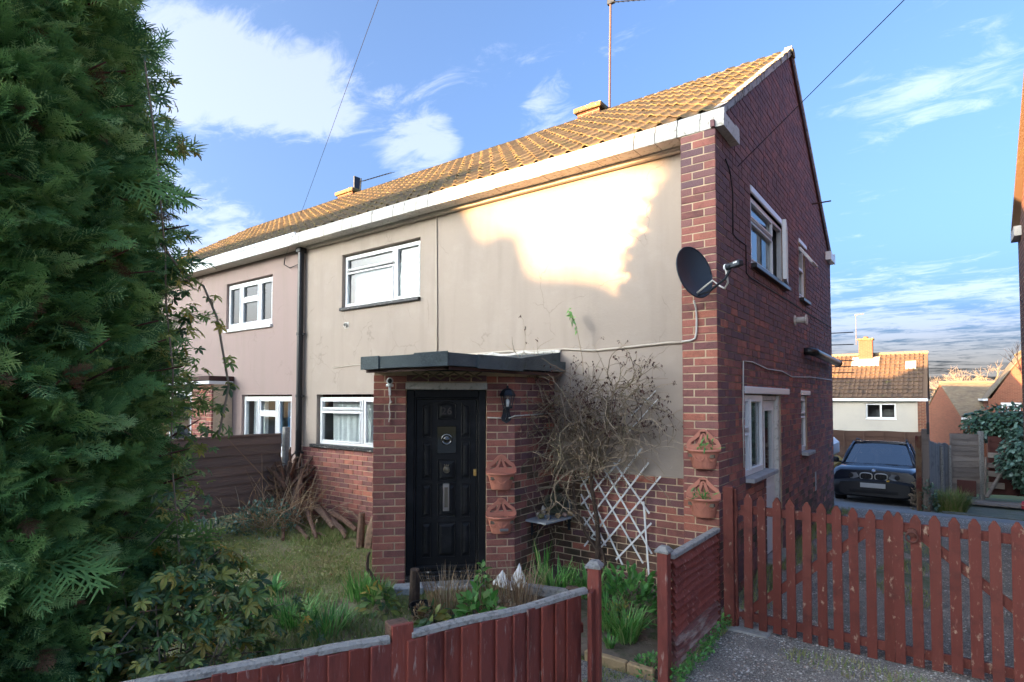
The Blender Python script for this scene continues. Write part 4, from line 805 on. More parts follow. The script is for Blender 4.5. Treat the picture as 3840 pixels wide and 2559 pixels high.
# the letters seen in that pane are the back of a sign in mirror writing, their glow put into plain blue colour
LM = bpy.data.materials.new('letter_blue'); LM.use_nodes = True; LM.node_tree.nodes['Principled BSDF'].inputs['Base Color'].default_value = (.2, .6, .9, 1)
for body, x, z, sz in (('CK', -7.66, 1.58, .2), ('RY', -7.62, 1.36, .2)):
    tc_ = bpy.data.curves.new('letters', 'FONT'); tc_.body = body; tc_.size = sz; tc_.extrude = .004; tc_.align_x = 'CENTER'
    to_ = text_mesh('letters', tc_, LM)
    mt = Matrix(((-1, 0, 0), (0, 0, -1), (0, 1, 0))).to_4x4(); mt.translation = (x, .512, z); to_.matrix_basis = mt; kid(to_, sgo)

# ------------------------------------------------------------------ houses beyond and around
def gable_house(name, label, group, o, u, L, D, base, eave, rise, mats, front='cream', pier=0., wins=(), ch=None, tiles=None, gutter=True):
    """o: front left corner on the ground plan, u: direction of the front, D: depth; gables at both ends."""
    u = np.array([*u, 0.]); u /= np.linalg.norm(u); v = np.cross((0, 0, 1), u); o = np.array([*o, 0.])
    h = thing(name, label, 'house', tuple(o + u * L / 2 + v * D / 2 + np.array([0, 0, base])), group)
    f = frame(o, u)
    mb = MB(); wall(mb, f, 0, L - pier, base, eave, [w[:4] for w in wins], 0, .15); mb.build('front_wall', M[front], h)
    mb = MB()
    if pier: mb.box(L - pier, L, -.25, .15, base, eave, f)
    for x in (0, L - .15):
        mb.prism([(.151, base), (D, base), (D, eave), (D / 2, eave + rise), (.151, eave)], x, x + .15, frame(o, v, v=u))
    mb.box(.15, L - .15, D - .15, D, base, eave, f); mb.build('brick_wall', M[mats], h)
    for w in wins:
        cs = w[4]; window(h, f, *w[:4], cs, set=.05, sill=(.02, .02, .05, .05, 'white'), sashes=False, room=True)
    sl = math.hypot(D / 2 + .1, rise * (1 + .2 / D)); k = (D / 2 + .1) / sl, rise * (1 + .2 / D) / sl
    mb = MB()
    for sgn in (0, 1):
        yv = [-.1, D / 2, D + .1][sgn:sgn + 2]; zv = [(eave - .02, eave + rise + .05), (eave + rise + .05, eave - .02)][sgn]
        mb.add(f([(-.06, yv[0], zv[0]), (L + .06, yv[0], zv[0]), (L + .06, yv[1], zv[1]), (-.06, yv[1], zv[1])]), [(0, 1, 2, 3)])
        mb.add(f([(-.06, yv[0], zv[0] - .1), (L + .06, yv[0], zv[0] - .1), (L + .06, yv[1], zv[1] - .1), (-.06, yv[1], zv[1] - .1)]), [(3, 2, 1, 0)])
    for x in (-.06, L + .06):
        mb.add(f([(x, -.1, eave - .12), (x, -.1, eave - .02), (x, D / 2, eave + rise + .05), (x, D + .1, eave - .02), (x, D + .1, eave - .12), (x, D / 2, eave + rise - .05)]), [(0, 1, 2, 5), (5, 2, 3, 4)])
    rf = mb.build('roof', M['tile_far'] if tiles else M['tile_plain'], h)
    if tiles:
        upv = v * k[0] + np.array([0, 0, k[1]]); nv = np.cross(u, upv)
        roof_slope(h, rf, o - v * .08 + np.array([0, 0, eave + .02]), u, upv, nv, int(L / .215), 12, tiles[0], limit=tiles[1], ga=sl / 12.4, hk=2.2)
    mb = MB(); mb.tube(f([(-.08, D / 2, eave + rise + .06), (L + .08, D / 2, eave + rise + .06)]), .1, 8); mb.build('ridge', M['ridge_pale'], h)
    if gutter:
        mb = MB(); mb.box(-.08, L + .08, -.28, -.02, eave - .16, eave - .02, f, bev=.01); mb.box(-.08, L + .08, D + .02, D + .28, eave - .16, eave - .02, f, bev=.01); mb.build('gutter', M['white'], h)
    if ch:
        c = f([(ch[0], D / 2 + ch[1], 0)])[0]; chimney(h, c[0] - .33, c[0] + .33, c[1] - .25, c[1] + .25, eave + .6, eave + rise + ch[2], mt='far_brick_red')
    return h, f
M['tile_plain'] = MAT('plain_tile_roof', (.20, .15, .10), .9, noise=[((.12, .09, .07), 1.5, .45, .7), ((.3, .26, .17), 9, .5, .75, (.3, .3, 2))], bump=[(9, .8, (.05, .05, 2.2))])
M['ridge_pale'] = MAT('pale_ridge', (.26, .2, .12), .9, bump=[(20, .5)])
W2 = lambda x0, x1, z0, z1: (x0, x1, z0, z1, [(x0 + .07, (x0 + x1) / 2 - .04, z0 + .07, z1 - .07), ((x0 + x1) / 2 + .04, x1 - .07, z0 + .07, z1 - .07)])
W1 = lambda x0, x1, z0, z1: (x0, x1, z0, z1, [(x0 + .07, x1 - .07, z0 + .07, z1 - .07)])
W3 = lambda x0, x1, z0, z1: (x0, x1, z0, z1, [(x0 + .07, x0 + (x1 - x0) * .33 - .04, z0 + .07, z1 - .07), (x0 + (x1 - x0) * .33 + .04, x0 + (x1 - x0) * .66 - .04, z0 + .07, z1 - .07), (x0 + (x1 - x0) * .66 + .04, x1 - .07, z0 + .07, z1 - .07)])
bg, fb_ = gable_house('cream_house', 'cream rendered house with orange tiled roof beyond the parked car', None, (-9.0, 29.25), (1, 0), 10.05, 7, -2.6, 2.0, 2.4, 'far_brick', pier=.34,
    wins=[W2(7.52, 8.82, .95, 1.72), W1(4.9, 6.0, .75, 1.72)], ch=(7.3, -.35, .85), tiles=('tile_far', 300))
kR = 2.4 / 3.5
yA = lambda y: 2.0 + (y - 29.25) * kR
for (xa, xb, ya, yb) in ((-2.35, -1.05, 31.7, 32.3), (.15, .62, 31.35, 31.85)):
    mb = MB()
    mb.add([(xa, ya, yA(ya) + .2), (xb, ya, yA(ya) + .2), (xb, yb, yA(yb) + .2), (xa, yb, yA(yb) + .2), (xa, ya, yA(ya)), (xb, ya, yA(ya)), (xb, yb, yA(yb)), (xa, yb, yA(yb))], [(0, 1, 2, 3), (4, 5, 1, 0), (5, 6, 2, 1), (7, 4, 0, 3)])
    mb.build('lead_patch', M['soffit'], bg)
mb = MB(); mb.tube([(-2.15, 32.2, 5.0), (-2.15, 32.2, 6.75)], .018, 5); mb.tube([(-2.2, 32.2, 6.7), (-1.75, 32.2, 6.74)], .03, 5); tag(mb.build('television_aerial', M['fargrey']), 'thin aerial mast on the chimney of the cream house', 'aerial')
gable_house('brick_bungalow', 'low brick house with pale tiled roof and sunlit gable between two houses', None, (2.75, 43.0), (.96, .28), 9, 8, -2.6, .75, 2.35, 'far_brick_red', front='far_brick_red', wins=[W2(2.0, 3.6, -.6, .5)])
h3, f3 = gable_house('brick_house', 'red brick house far right whose gable and white window rise over the ivy', None, (3.93, 46.0), (0, -1), 6, 3.6, -2.6, 2.0, 2.85, 'far_brick_red', front='far_brick_red')
fbr = frame((3.93, 39.97, 0), (1, 0, 0)); window(h3, fbr, .62, 1.47, .35, 1.6, [(.68, .88, .42, 1.53), (.94, 1.15, 1.05, 1.53), (.94, 1.15, .42, .98), (1.21, 1.41, .42, 1.53)], set=-.03, sashes=False, room=False)
mb = MB(); mb.box(.58, 1.51, -.05, .0, 1.61, 1.74, fbr); mb.build('lintel', M['white'], h3)
# right hand neighbour: only its edge shows
rh = thing('neighbour_house', 'brick house at the right edge with white gutter end high on its wall', 'house', (6, 3.5, 0))
mb = MB(); mb.prism([(.0, -.5), (7.0, -.5), (7.0, 4.5), (3.5, 7.0), (0, 4.5)], 0, .2, frame((2.72, 0, 0), (0, 1, 0), v=(1, 0, 0))); mb.box(2.93, 10, .3, .5, -.5, 4.5); mb.box(2.93, 10, 6.8, 7, -.5, 4.5); mb.build('brick_wall', M['far_brick'], rh)
mb = MB(); mb.prism([(-.05, 4.62), (3.5, 7.14), (7.05, 4.62), (7.05, 4.72), (3.5, 7.26), (-.05, 4.72)], 2.64, 10, frame((0, 0, 0), (0, 1, 0), v=(1, 0, 0))); mb.build('roof', M['tile_far'], rh)
for s_ in (lambda y: y, lambda y: 7 - y):
    mb = MB(); mb.prism(sorted([(s_(y), z) for y, z in G], key=lambda q: 0) if s_(0) == 0 else [(s_(y), z) for y, z in G][::-1], 2.63, 10, frame((0, 0, 0), (0, 1, 0), v=(1, 0, 0))); mb.build('gutter', M['white_old'], rh)
# across the street: the houses whose roofs throw the shadow on the front
DX = 30.29 * math.tan(SUN_AZ)
gable_house('street_house', 'brick house across the street standing further to the left', 'houses across the street', (-4.0 - DX - 24, -33.5), (1, 0), 24, 7, .5, 6.45, 2.5, 'far_brick_red', front='cream')
gable_house('street_house', 'unseen tall brick house across the street, turned to cast the right shadow edge', 'houses across the street', (-.7 - (29.0 + .29) * math.tan(SUN_AZ), -29.0), (0, -1), 9, 16, .5, 8.1, 2.8, 'far_brick_red', front='cream')  # unseen, turned and raised so its wall gives the shadow's right edge
gable_house('neighbour_house', 'unseen brick house added left of the pink house to shade the cream one', None, (-28.9, .3), (1, 0), 14, 6.7, -.4, 3.8, 2.35, 'far_brick', front='cream')  # unseen, added close by with low eaves to shade the cream house

# ------------------------------------------------------------------ boundary fence between the gardens
bf = thing('lap_fence', 'dark brown horizontal lap fence between the two front gardens', 'fence', (-7.12, -1.2, 0))
fx = frame((-7.1, .05, 0), (0, -1, 0))     # local x towards the street
for i in range(8):
    z = .16 + i * .148
    for j in range(2):
        mb = MB(); a, b = .13 + j * 1.86, .13 + j * 1.86 + 1.8; k = 10
        P = [[(x, .01 - .014 * t + .004 * math.sin(x * 5 + i), z + t * .165 + .008 * math.sin(x * 3.1 + i * 1.7)) for x in np.linspace(a, b, k)] for t in (0, 1)]
        P2 = [[(x, y + .012, zz) for x, y, zz in r] for r in P]
        m4 = np.array([P[0], P[1], P2[1], P2[0], P[0]]); mb.grid([fx(r) for r in m4[::-1]]); mb.build('board', M['oldfence'], bf)
for j in range(2):
    for x in (.14, .62, 1.12, 1.6, 1.92):
        mb = MB(); mb.box(x + j * 1.86, x + j * 1.86 + .045, -.035, .0, .05, 1.33, fx, bev=.004); mb.build('batten', M['oldfence'] if x in (.14, 1.92) else M['greywood'], bf)
    mb = MB(); mb.box(.13 + j * 1.86, 1.95 + j * 1.86, -.03, .03, 1.33, 1.36, fx, bev=.004); mb.build('capping', M['oldfence'], bf)
for x in (.0, 1.98, 3.8):
    mb = MB(); mb.box(x, x + .09, -.03, .06, -.3, 1.46 if x == 0 else 1.52, fx, bev=.008); mb.build('concrete_post', M['white_old'] if x > 1 else M['concrete'], bf)

# ------------------------------------------------------------------ red front fence with upright boards
ff = thing('board_fence', 'long red stained fence of upright boards with grey rounded rail running from the lower left', 'fence', (-.6, -3.6, 0))
P = np.array(FENCE); seg = np.hypot(*np.diff(P, axis=0).T); cum = np.concatenate([[0], np.cumsum(seg)])
def along(s): return np.array([np.interp(s, cum, P[:, 0]), np.interp(s, cum, P[:, 1])])
def tang(s):
    d = along(min(s + .15, cum[-1])) - along(max(s - .15, 0)); return d / np.hypot(*d)
s_ = .10; i = 0; sm = cum[2]
while s_ < cum[-1] - .1:
    w = .118 + rng.normal() * .006
    if sm - .05 < s_ + w / 2 < sm + .05: s_ += .09; continue
    t = tang(s_ + w / 2); c = along(s_ + w / 2); nrm_ = np.array([-t[1], t[0]])       # towards the drive
    if nrm_[0] < 0: nrm_ = -nrm_
    th = .22 + rng.normal() * .03                      # boards overlap, each turned a little
    u = np.array([t[0] * math.cos(th) + nrm_[0] * math.sin(th), t[1] * math.cos(th) + nrm_[1] * math.sin(th), rng.normal() * .004])
    f = frame((*(c + nrm_ * .022), 0), u); top = .742 + rng.normal() * .006
    mb = MB(); mb.box(-w / 2 - .008, w / 2 + .008, -.008, .008, .03, top, f, bev=.003); mb.build('board', M['redwood'], ff)
    s_ += w * .86; i += 1
def rail(name, s0, s1, z0, z1, off, hw, mat, n=14):
    mb = MB(); ss = np.linspace(s0, s1, n); rows = []
    for s in ss:
        t = tang(s); c = along(s); nn = np.array([-t[1], t[0]]); nn = nn if nn[0] > 0 else -nn
        wob = .004 * math.sin(s * 9)
        pr = [(-hw, z0), (-hw, z1 - .012), (-hw * .5, z1), (hw * .5, z1), (hw, z1 - .012), (hw, z0), (-hw, z0)]
        rows.append([(*(c + nn * (off + a)), b + wob) for a, b in pr])
    mb.grid(rows); mb.add(rows[0][:6], [tuple(range(6))]); mb.add(rows[-1][:6], [tuple(range(6))[::-1]])
    return mb.build(name, M[mat], ff)
rail('capping_rail', .05, sm - .05, 0.745, .778, .008, .023, 'greywood'); rail('capping_rail', sm + .06, cum[-1], .738, .771, .008, .023, 'greywood')
rail('back_rail', .05, cum[-1], .5, .56, -.03, .02, 'redwood'); rail('back_rail', .05, cum[-1], .14, .2, -.03, .02, 'redwood')
def post(par, x, y, z1, hw, tdir, capmat='greywood', cap=True, mat='redwood', z0=-.3):
    f = frame((x, y, 0), (*tdir, 0)); mb = MB(); mb.box(-hw, hw, -hw, hw, z0, z1, f, bev=.005); o = mb.build('post', M[mat], par)
    if cap:
        mb = MB(); w = hw + .012
        v = [(-w, -w, z1), (w, -w, z1), (w, w, z1), (-w, w, z1), (-w, -w, z1 + .014), (w, -w, z1 + .014), (w, w, z1 + .014), (-w, w, z1 + .014), (-w * .5, -w * .5, z1 + .042), (w * .5, -w * .5, z1 + .042), (w * .5, w * .5, z1 + .042), (-w * .5, w * .5, z1 + .042)]
        mb.add(f(v), [(0, 3, 2, 1), (0, 1, 5, 4), (1, 2, 6, 5), (2, 3, 7, 6), (3, 0, 4, 7), (4, 5, 9, 8), (5, 6, 10, 9), (6, 7, 11, 10), (7, 4, 8, 11), (8, 9, 10, 11)]); mb.build('post_cap', M[capmat], o)
    return o
post(ff, -.085, -2.235, .885, .037, (.25, -.97))
c = along(sm); t = tang(sm); post(ff, c[0] - .055, c[1] + .03, .80, .052, t, cap=False, mat='log')
mb = MB(); f = frame((c[0] + .012, c[1], 0), (*t, 0)); mb.box(-.055, .055, -.012, .012, .0, .815, f, bev=.003); mb.build('board', M['redwood'], ff)
f = frame((-.045, -2.305, 0), (.25, -.97, 0)); mb = MB(); mb.box(-.05, .05, -.03, -.006, .0, .765, f, bev=.003); mb.build('board', M['redwood'], ff)
# ------------------------------------------------------------------ red panel with level boards beside the pier
pf = thing('panel_fence', 'short red fence panel of level wavy boards between its capped post and the brick pier', 'fence', (.1, -1.05, 0))
fp = frame((.13, -1.55, 0), (0, 1, 0))
for i in range(13):
    z = .06 + i * .058; mb = MB(); k = 12; am = .012 if i < 4 else .004
    P0 = [[(x, -.036 + (.044 * t), z + t * .070 + am * math.sin(x * 6 + i * 1.3) + am * .6 * math.sin(x * 13 + i)) for x in np.linspace(0.03, 1.02, k)] for t in (0, 1)]
    P1 = [[(x, y + .009, zz) for x, y, zz in r] for r in P0]
    mb.grid([fp(r) for r in np.array([P0[0], P0[1], P1[1], P1[0], P0[0]])]); mb.build('board', M['redwood'] if i > 3 else M['redwood_worn'], pf)
mb = MB(); mb.box(.02, 1.06, -.03, .03, .815, .85, fp, bev=.006); mb.build('capping_rail', M['greywood'], pf)
mb = MB(); mb.box(1.0, 1.045, -.03, .0, .0, .815, fp, bev=.004); mb.build('batten', M['redpicket'], pf)
post(pf, .11, -1.60, .875, .037, (0, 1))

# ------------------------------------------------------------------ gate
def picket(mb, x, top, w=.066, bot=.01, f=None): mb.prism([(x - w / 2, bot), (x + w / 2, bot), (x + w / 2, top - .045), (x + w * .12, top), (x - w * .12, top), (x - w / 2, top - .045)], -.010, .010, f)
fgt = frame((0, -.31, 0), (1, 0, 0))
gp = MB(); gp.box(.138, .225, -.045, .045, -.3, 1.18, fgt, bev=.006); gpo = gp.build('gate_post', M['redpicket']); tag(gpo, 'thick red gate post standing against the brick corner of the house', 'post')
mb = MB(); mb.box(.226, .248, -.02, .02, .0, 1.16, fgt, bev=.003); mb.build('stop', M['redpicket'], gpo)
def leaf(label, xs, tops, bots, x0, x1, brace, ring=False):
    g = thing('picket_gate', label, 'gate', ((x0 + x1) / 2, -.31, 0), 'gate leaves across the drive')
    for x, t, b in zip(xs, tops, bots):
        lean = .006 * rng.normal(); fq = frame((x, -.31 + .003 * rng.normal(), 0), (1, .03 * rng.normal(), 0), w=(lean, 0, 1)); mb = MB(); picket(mb, 0, t, w=.066 + .002 * rng.normal(), bot=b + .006 * rng.normal(), f=fq); mb.build('picket', M['redpicket'], g)
    for z in (.955, .06):
        mb = MB(); mb.box(x0, x1, .0105, .04, z, z + .07, fgt, bev=.003); mb.build('rail', M['redpicket'], g)
    (a, b), (c, d) = brace; mb = MB(); dd = np.array([c - a, d - b]); dd = dd / np.hypot(*dd); nn = np.array([-dd[1], dd[0]]) * .032
    mb.prism([(a - nn[0], b - nn[1]), (c - nn[0], d - nn[1]), (c + nn[0], d + nn[1]), (a + nn[0], b + nn[1])], .011, .038, fgt); mb.build('brace', M['redpicket'], g)
    return g
g1 = leaf('left leaf of the red picket gate, its brace rising from the house side', [.33, .445, .555, .665, .777, .887, .997, 1.106, 1.217, 1.329], [1.128, 1.121, 1.12, 1.114, 1.108, 1.107, 1.103, 1.099, 1.097, 1.103], [.02, .005, .01, .01, .0, .0, .0, -.01, -.01, .0], .27, 1.355, ((.33, .14), (1.22, .95)))
g2 = leaf('right leaf of the red picket gate with the ring latch on its picket', [1.394, 1.503, 1.612, 1.722, 1.833, 1.944, 2.055, 2.166, 2.277, 2.388, 2.499], [1.099, 1.092, 1.099, 1.102, 1.106, 1.105, 1.112, 1.112, 1.11, 1.11, 1.11], [.0, .0, .01, .02, .02, .02, .02, .02, .02, .02, .02], 1.37, 2.53, ((1.5, .97), (2.5, .14)))
mb = MB(); fk = frame((1.478, -.335, .965), (1, 0, 0), v=(0, 0, 1), w=(0, -1, 0))
mb.tube(fk([(.036 * math.cos(R(a)), .036 * math.sin(R(a)) - .03, .02) for a in range(0, 361, 20)]), .0065, 6); mb.lathe([(.03, -.01), (.03, .012), (.002, .015)], 12, fk); mb.build('ring_latch', MAT('rusty_iron', (.09, .03, .022), .6, metal=.3), g2)
mb = MB()
for z in (.955, .10):
    mb.box(.245, .36, -.014, -.0105, z - .012, z + .03, fgt); mb.tube([(.25, -.33, z - .03), (.25, -.33, z + .06)], .009, 6)
mb.build('hinge', M['redpicket'], g1)
gp2 = MB(); gp2.box(2.56, 2.66, -.045, .045, -.3, 1.18, fgt, bev=.006); tag(gp2.build('gate_post', M['redpicket']), 'red gate post beyond the right end of the picket gate', 'post')
# ------------------------------------------------------------------ things on the walls
def rot3(n, up=(0, 0, 1)):
    n = np.array(n, float); n /= np.linalg.norm(n); r = np.cross(up, n); r /= np.linalg.norm(r); return r, np.cross(n, r), n
def ffr(o, n):      # frame with z along n, y up
    r, u, n = rot3(n); return frame(o, r, v=u, w=n)
def wall_planter(label, fw, sx, zr, plant=0):
    # fw: wall frame (x along wall, y into wall); zr: height of the rim
    c = fw([(sx, -.002, zr)])[0]; t = thing('wall_planter', label, 'planter', tuple(c), 'terracotta wall planters')
    f = lambda q: fw(np.asarray(q, float) * np.array([1, -1, 1]) + np.array([sx, -.004, zr]))   # y now out of the wall
    mb = MB(); n = 15; aa = np.linspace(0, math.pi, n); rows = []
    for (a, b, z) in ((.098, .075, -.168), (.105, .082, -.155), (.118, .095, -.10), (.138, .112, -.03), (.148, .122, -.012), (.148, .122, .0), (.128, .105, .0), (.118, .09, -.05)):
        rows.append(f([(a * math.cos(q), .005 + b * math.sin(q), z) for q in aa]))
    mb.grid([r[::-1] for r in rows]); mb.add(rows[0], [tuple(range(n))])
    for k in range(3):          # swags in relief
        q = np.linspace(.35 + k * .85, 1.1 + k * .85, 9); mb.tube(f([(.128 * math.cos(p), .006 + .104 * math.sin(p), -.055 - .04 * math.sin(math.pi * i / 8)) for i, p in enumerate(q)]), .0035, 4)
    mb.build('bowl', M['terracotta'], t)
    mb = MB(); mb.tube(f([(.152 * math.cos(q), .005 + .126 * math.sin(q), .002) for q in aa]), .012, 8); mb.build('rim', M['terracotta'], t, smooth=True)
    mb = MB()
    def band(pts, w):
        P = np.array(pts); d = np.gradient(P, axis=0); d /= np.linalg.norm(d, axis=1)[:, None]; nn = np.stack([-d[:, 1], d[:, 0]], -1) * w / 2
        A, Bq = P + nn, P - nn; Y0, Y1 = .003, .016
        R_ = [[(x, y, z) for x, z in q] for q, y in ((A, Y0), (A, Y1), (Bq, Y1), (Bq, Y0), (A, Y0))]
        mb.grid([f(r) for r in R_])
    arch = [(-.142, .0), (-.145, .045), (-.125, .085), (-.085, .112), (-.05, .145), (-.025, .172), (0, .182), (.025, .172), (.05, .145), (.085, .112), (.125, .085), (.145, .045), (.142, .0)]
    band(arch, .036); band([(-.012, .175), (-.02, .12), (-.035, .08), (-.055, .045)], .026); band([(.012, .175), (.02, .12), (.035, .08), (.055, .045)], .026)
    mb.prism([(-.14, .0), (.14, .0), (.14, .05), (.09, .05), (.06, .062), (.03, .066), (0, .056), (-.03, .066), (-.06, .062), (-.09, .05), (-.14, .05)], .004, .014, f)
    mb.box(-.06, .06, .014, .018, .022, .03, f); mb.build('back_plate', M['terracotta'], t)
    mb = MB(); mb.box(-.12, .12, .02, .09, -.06, -.03, f); mb.build('compost', M['soil'], t)
    if plant:
        V = MB()
        for k in range(plant):
            a = rng.random() * 3.1; p = np.array([.10 * math.cos(a) * rng.random(), .03 + .08 * math.sin(a), -.02]); h = .05 + .07 * rng.random()
            V.tube(f([p, p + (0.01, .01, h * .6), p + (.02 * rng.normal(), .02, h)]), .002, 3)
            for j in range(4):
                q = p + (.02 * rng.normal(), .02 + .01 * rng.normal(), h * (.5 + .5 * rng.random())); d = rng.normal(size=3) * .018
                V.add(f([q, q + d + (.008, 0, 0), q + d * 2, q + d + (-.008, 0, .004)]), [(0, 1, 2, 3)], a=rng.random())
        V.build('seedling', M['leaf'], t)
    return t
wall_planter('terracotta wall planter beside the front door, just below the lantern', frD, -.148, 1.145)
pl2 = wall_planter('terracotta wall planter with a silver tag, lower one beside the front door', frD, -.147, .69)
f = frame(frD([(-.13, -.115, .57)])[0], (s2, s2, 0)); mb = MB(); mb.box(-.045, .045, -.006, .004, -.012, .014, f, bev=.002); mb.build('silver_tag', M['steel'], pl2)
wall_planter('terracotta wall planter high on the brick house corner, leaves trailing over its left rim', frP, -.135, 1.45, 6)
wall_planter('terracotta wall planter low on the brick corner beside the red gate post with seedlings', frP, -.140, 1.00, 9)

# lantern
ln = thing('wall_lantern', 'black metal coach lantern on the brick right of the front door', 'lantern', tuple(frD([(-.095, -.06, 1.85)])[0]))
lf = frame(frD([(-.095, -.115, 0)])[0], (s2, s2, 0))
mb = MB(); mb.lathe([(.085, 1.965), (.088, 1.972), (.075, 1.99), (.06, 2.02), (.03, 2.04), (.012, 2.045), (.014, 2.055), (.006, 2.07), (.001, 2.072)], 6, lf); mb.build('hood', M['metal_dark'], ln)
mb = MB()
for k in range(6):
    a = R(60 * k); mb.tube(lf([(.072 * math.cos(a), .072 * math.sin(a), 1.968), (.045 * math.cos(a), .045 * math.sin(a), 1.845)]), .006, 4)
mb.lathe([(.05, 1.832), (.052, 1.845), (.04, 1.85), (.001, 1.85)], 6, lf); mb.lathe([(.001, 1.78), (.018, 1.785), (.022, 1.81), (.03, 1.832), (.001, 1.833)], 8, lf); mb.build('cage', M['metal_dark'], ln)
mb = MB(); mb.lathe([(.042, 1.847), (.067, 1.966)], 6, lf); mb.build('pane', M['glass'], ln)
mb = MB(); mb.lathe([(.012, 1.85), (.016, 1.87), (.022, 1.90), (.015, 1.925), (.001, 1.93)], 10, lf); mb.build('bulb', M['white'], ln, smooth=True)
mb = MB(); b_ = frame(frD([(-.095, 0, 0)])[0], (s2, s2, 0)); mb.prism([(-.045, 1.70), (.0, 1.67), (.045, 1.70), (.055, 1.73), (.04, 1.77), (.035, 1.82), (0, 1.85), (-.035, 1.82), (-.04, 1.77), (-.055, 1.73)], -.022, 0.004, b_)
mb.tube(b_([(0, -.02, 1.72), (0, -.06, 1.715), (0, -.105, 1.74), (0, -.115, 1.785)]), .012, 6); mb.build('back_plate', M['metal_dark'], ln)
# camera
sc_ = thing('security_camera', 'small white round camera under the porch roof left of the door', 'camera', tuple(frD([(-1.308, -.07, 2.05)])[0]))
cfm = ffr(frD([(-1.308, -.06, 2.115)])[0], (s2 + .15, -s2, -.1))
mb = MB(); mb.lathe([(.001, -.035), (.02, -.03), (.034, -.01), (.036, .005), (.03, .022), (.027, .026)], 16, cfm); mb.build('head', M['white'], sc_, smooth=True)
mb = MB(); mb.lathe([(.028, .022), (.022, .032), (.012, .036), (.001, .037)], 14, cfm, sx=.85); mb.build('lens', M['car_plastic'], sc_, smooth=True)
mb = MB(); cb = frame(frD([(-1.308, -.055, 2.075)])[0], (s2, s2, 0)); mb.lathe([(.036, -.02), (.04, -.012), (.036, .005), (.025, .01), (.001, .01)], 14, cb); mb.build('base', M['white'], sc_)
mb = MB(); mb.box(-1.322, -1.297, -.05, .0, 2.0, 2.055, frD, bev=.004); mb.box(-1.322, -1.297, -.012, .0, 1.965, 2.0, frD, bev=.003); mb.build('bracket', M['white'], sc_)
mb = MB(); pts = [(-1.312 + .006 * math.sin(z * 40), -.012, z) for z in np.linspace(1.97, 1.69, 12)]; mb.tube(frD(pts), .006, 5); mb.tube(frD([(-1.31, -.02, 1.915), (-1.29, -.022, 1.90), (-1.31, -.02, 1.885)]), .010, 5); mb.build('cable', M['cable_white'], sc_)
# expanding lattice over the door
lt = thing('lattice_strip', 'narrow pale folding lattice above the front door under the porch roof', 'trellis', tuple(frD([(-.72, -.02, 2.14)])[0]))
for i in range(6):
    x = -1.085 + i * .142
    for sgn in (0, 1):
        a, b = (x, 2.135), (x + .16, 2.215)
        if i == 5 and sgn == 0: pass
        if sgn: a, b = (x, 2.215), (x + .16, 2.135)
        if b[0] > -.32: continue
        d = np.array(b) - np.array(a); d /= np.hypot(*d); nn = np.array([-d[1], d[0]]) * .008; y = -.012 - sgn * .009
        mb = MB(); mb.prism([tuple(np.array(a) - nn), tuple(np.array(b) - nn), tuple(np.array(b) + nn), tuple(np.array(a) + nn)], y, y + .008, frD); mb.build('slat', MAT('pale_lattice', (.26, .21, .13), .8) if 'latt' not in M else M['latt'], lt)
        M['latt'] = lt.children[0].data.materials[0] if lt.children else None
# satellite dish
ds = thing('satellite_dish', 'grey oval satellite dish on the brick corner with white cable', 'satellite dish', (-.1, -.2, 3.08))
dn = np.array([.90, -.40, .22]); dn /= np.linalg.norm(dn); df = ffr((-.115, -.27, 3.09), dn)
mb = MB(); n = 28; rows = []
for r_ in (0, .25, .5, .75, 1.): rows.append(df([(r_ * .215 * math.cos(2 * math.pi * j / n), r_ * .245 * math.sin(2 * math.pi * j / n), .055 * (r_ * r_ - 1)) for j in range(n + 1)]))
mb.grid(rows); rows2 = [r - dn * .008 for r in rows]; mb.grid([r[::-1] for r in rows2]); mb.tube(df([(.217 * math.cos(2 * math.pi * j / n), .247 * math.sin(2 * math.pi * j / n), .0) for j in range(n + 1)]), .007, 5); mb.build('reflector', M['dish'], ds, smooth=True)
lnb = df([(0.02, -.10, .36)])[0]
mb = MB(); mb.tube([df([(0, -.22, -.02)])[0], df([(0, -.235, .12)])[0], df([(0.01, -.19, .30)])[0], lnb - (0, 0, .035)], .011, 6); mb.build('arm', M['metal_dark'], ds)
lfm = ffr(lnb, -dn + np.array([0, 0, .12])); mb = MB(); mb.lathe([(.02, -.08), (.026, -.06), (.026, -.01), (.03, 0), (.03, .03), (.001, .03)], 12, lfm); mb.box(-.03, .03, -.028, .022, -.12, -.03, lfm, bev=.006); mb.build('receiver', M['metal_dark'], ds)
mb = MB(); mb.lathe([(.031, .028), (.033, .04), (.024, .05), (.001, .053)], 12, lfm); mb.box(-.031, .031, -.0, .012, -.10, -.06, lfm); mb.build('cap', M['white'], ds, smooth=False)
mb = MB(); mb.tube([(-.16, .0, 3.0), (-.16, -.1, 3.0), (-.165, -.2, 3.02)], .02, 8); mb.box(-.22, -.12, -.012, .0, 2.92, 3.08); mb.tube([(-.2, -.24, 3.14), (-.25, -.235, 3.14)], .006, 5); mb.tube([(-.2, -.24, 3.03), (-.25, -.235, 3.03)], .006, 5); mb.build('bracket', M['metal_dark'], ds)
mb = MB(); mb.tube([lnb - (0.03, 0, .03), lnb + (-.03, .05, -.13), lnb + (-.07, .09, -.17), lnb + (-.13, .14, -.13), lnb + (-.2, .17, -.07), df([(0, -.2, -.03)])[0]], .009, 6); mb.tube([(-.19, -.08, 2.86), (-.192, -.02, 2.80), (-.188, -.014, 2.69), (-.192, -.014, 2.57), (-.205, -.013, 2.51), (-.25, -.013, 2.492), (-.335, -.013, 2.488)], .010, 6); mb.build('cable', M['cable_white'], ds, smooth=True)

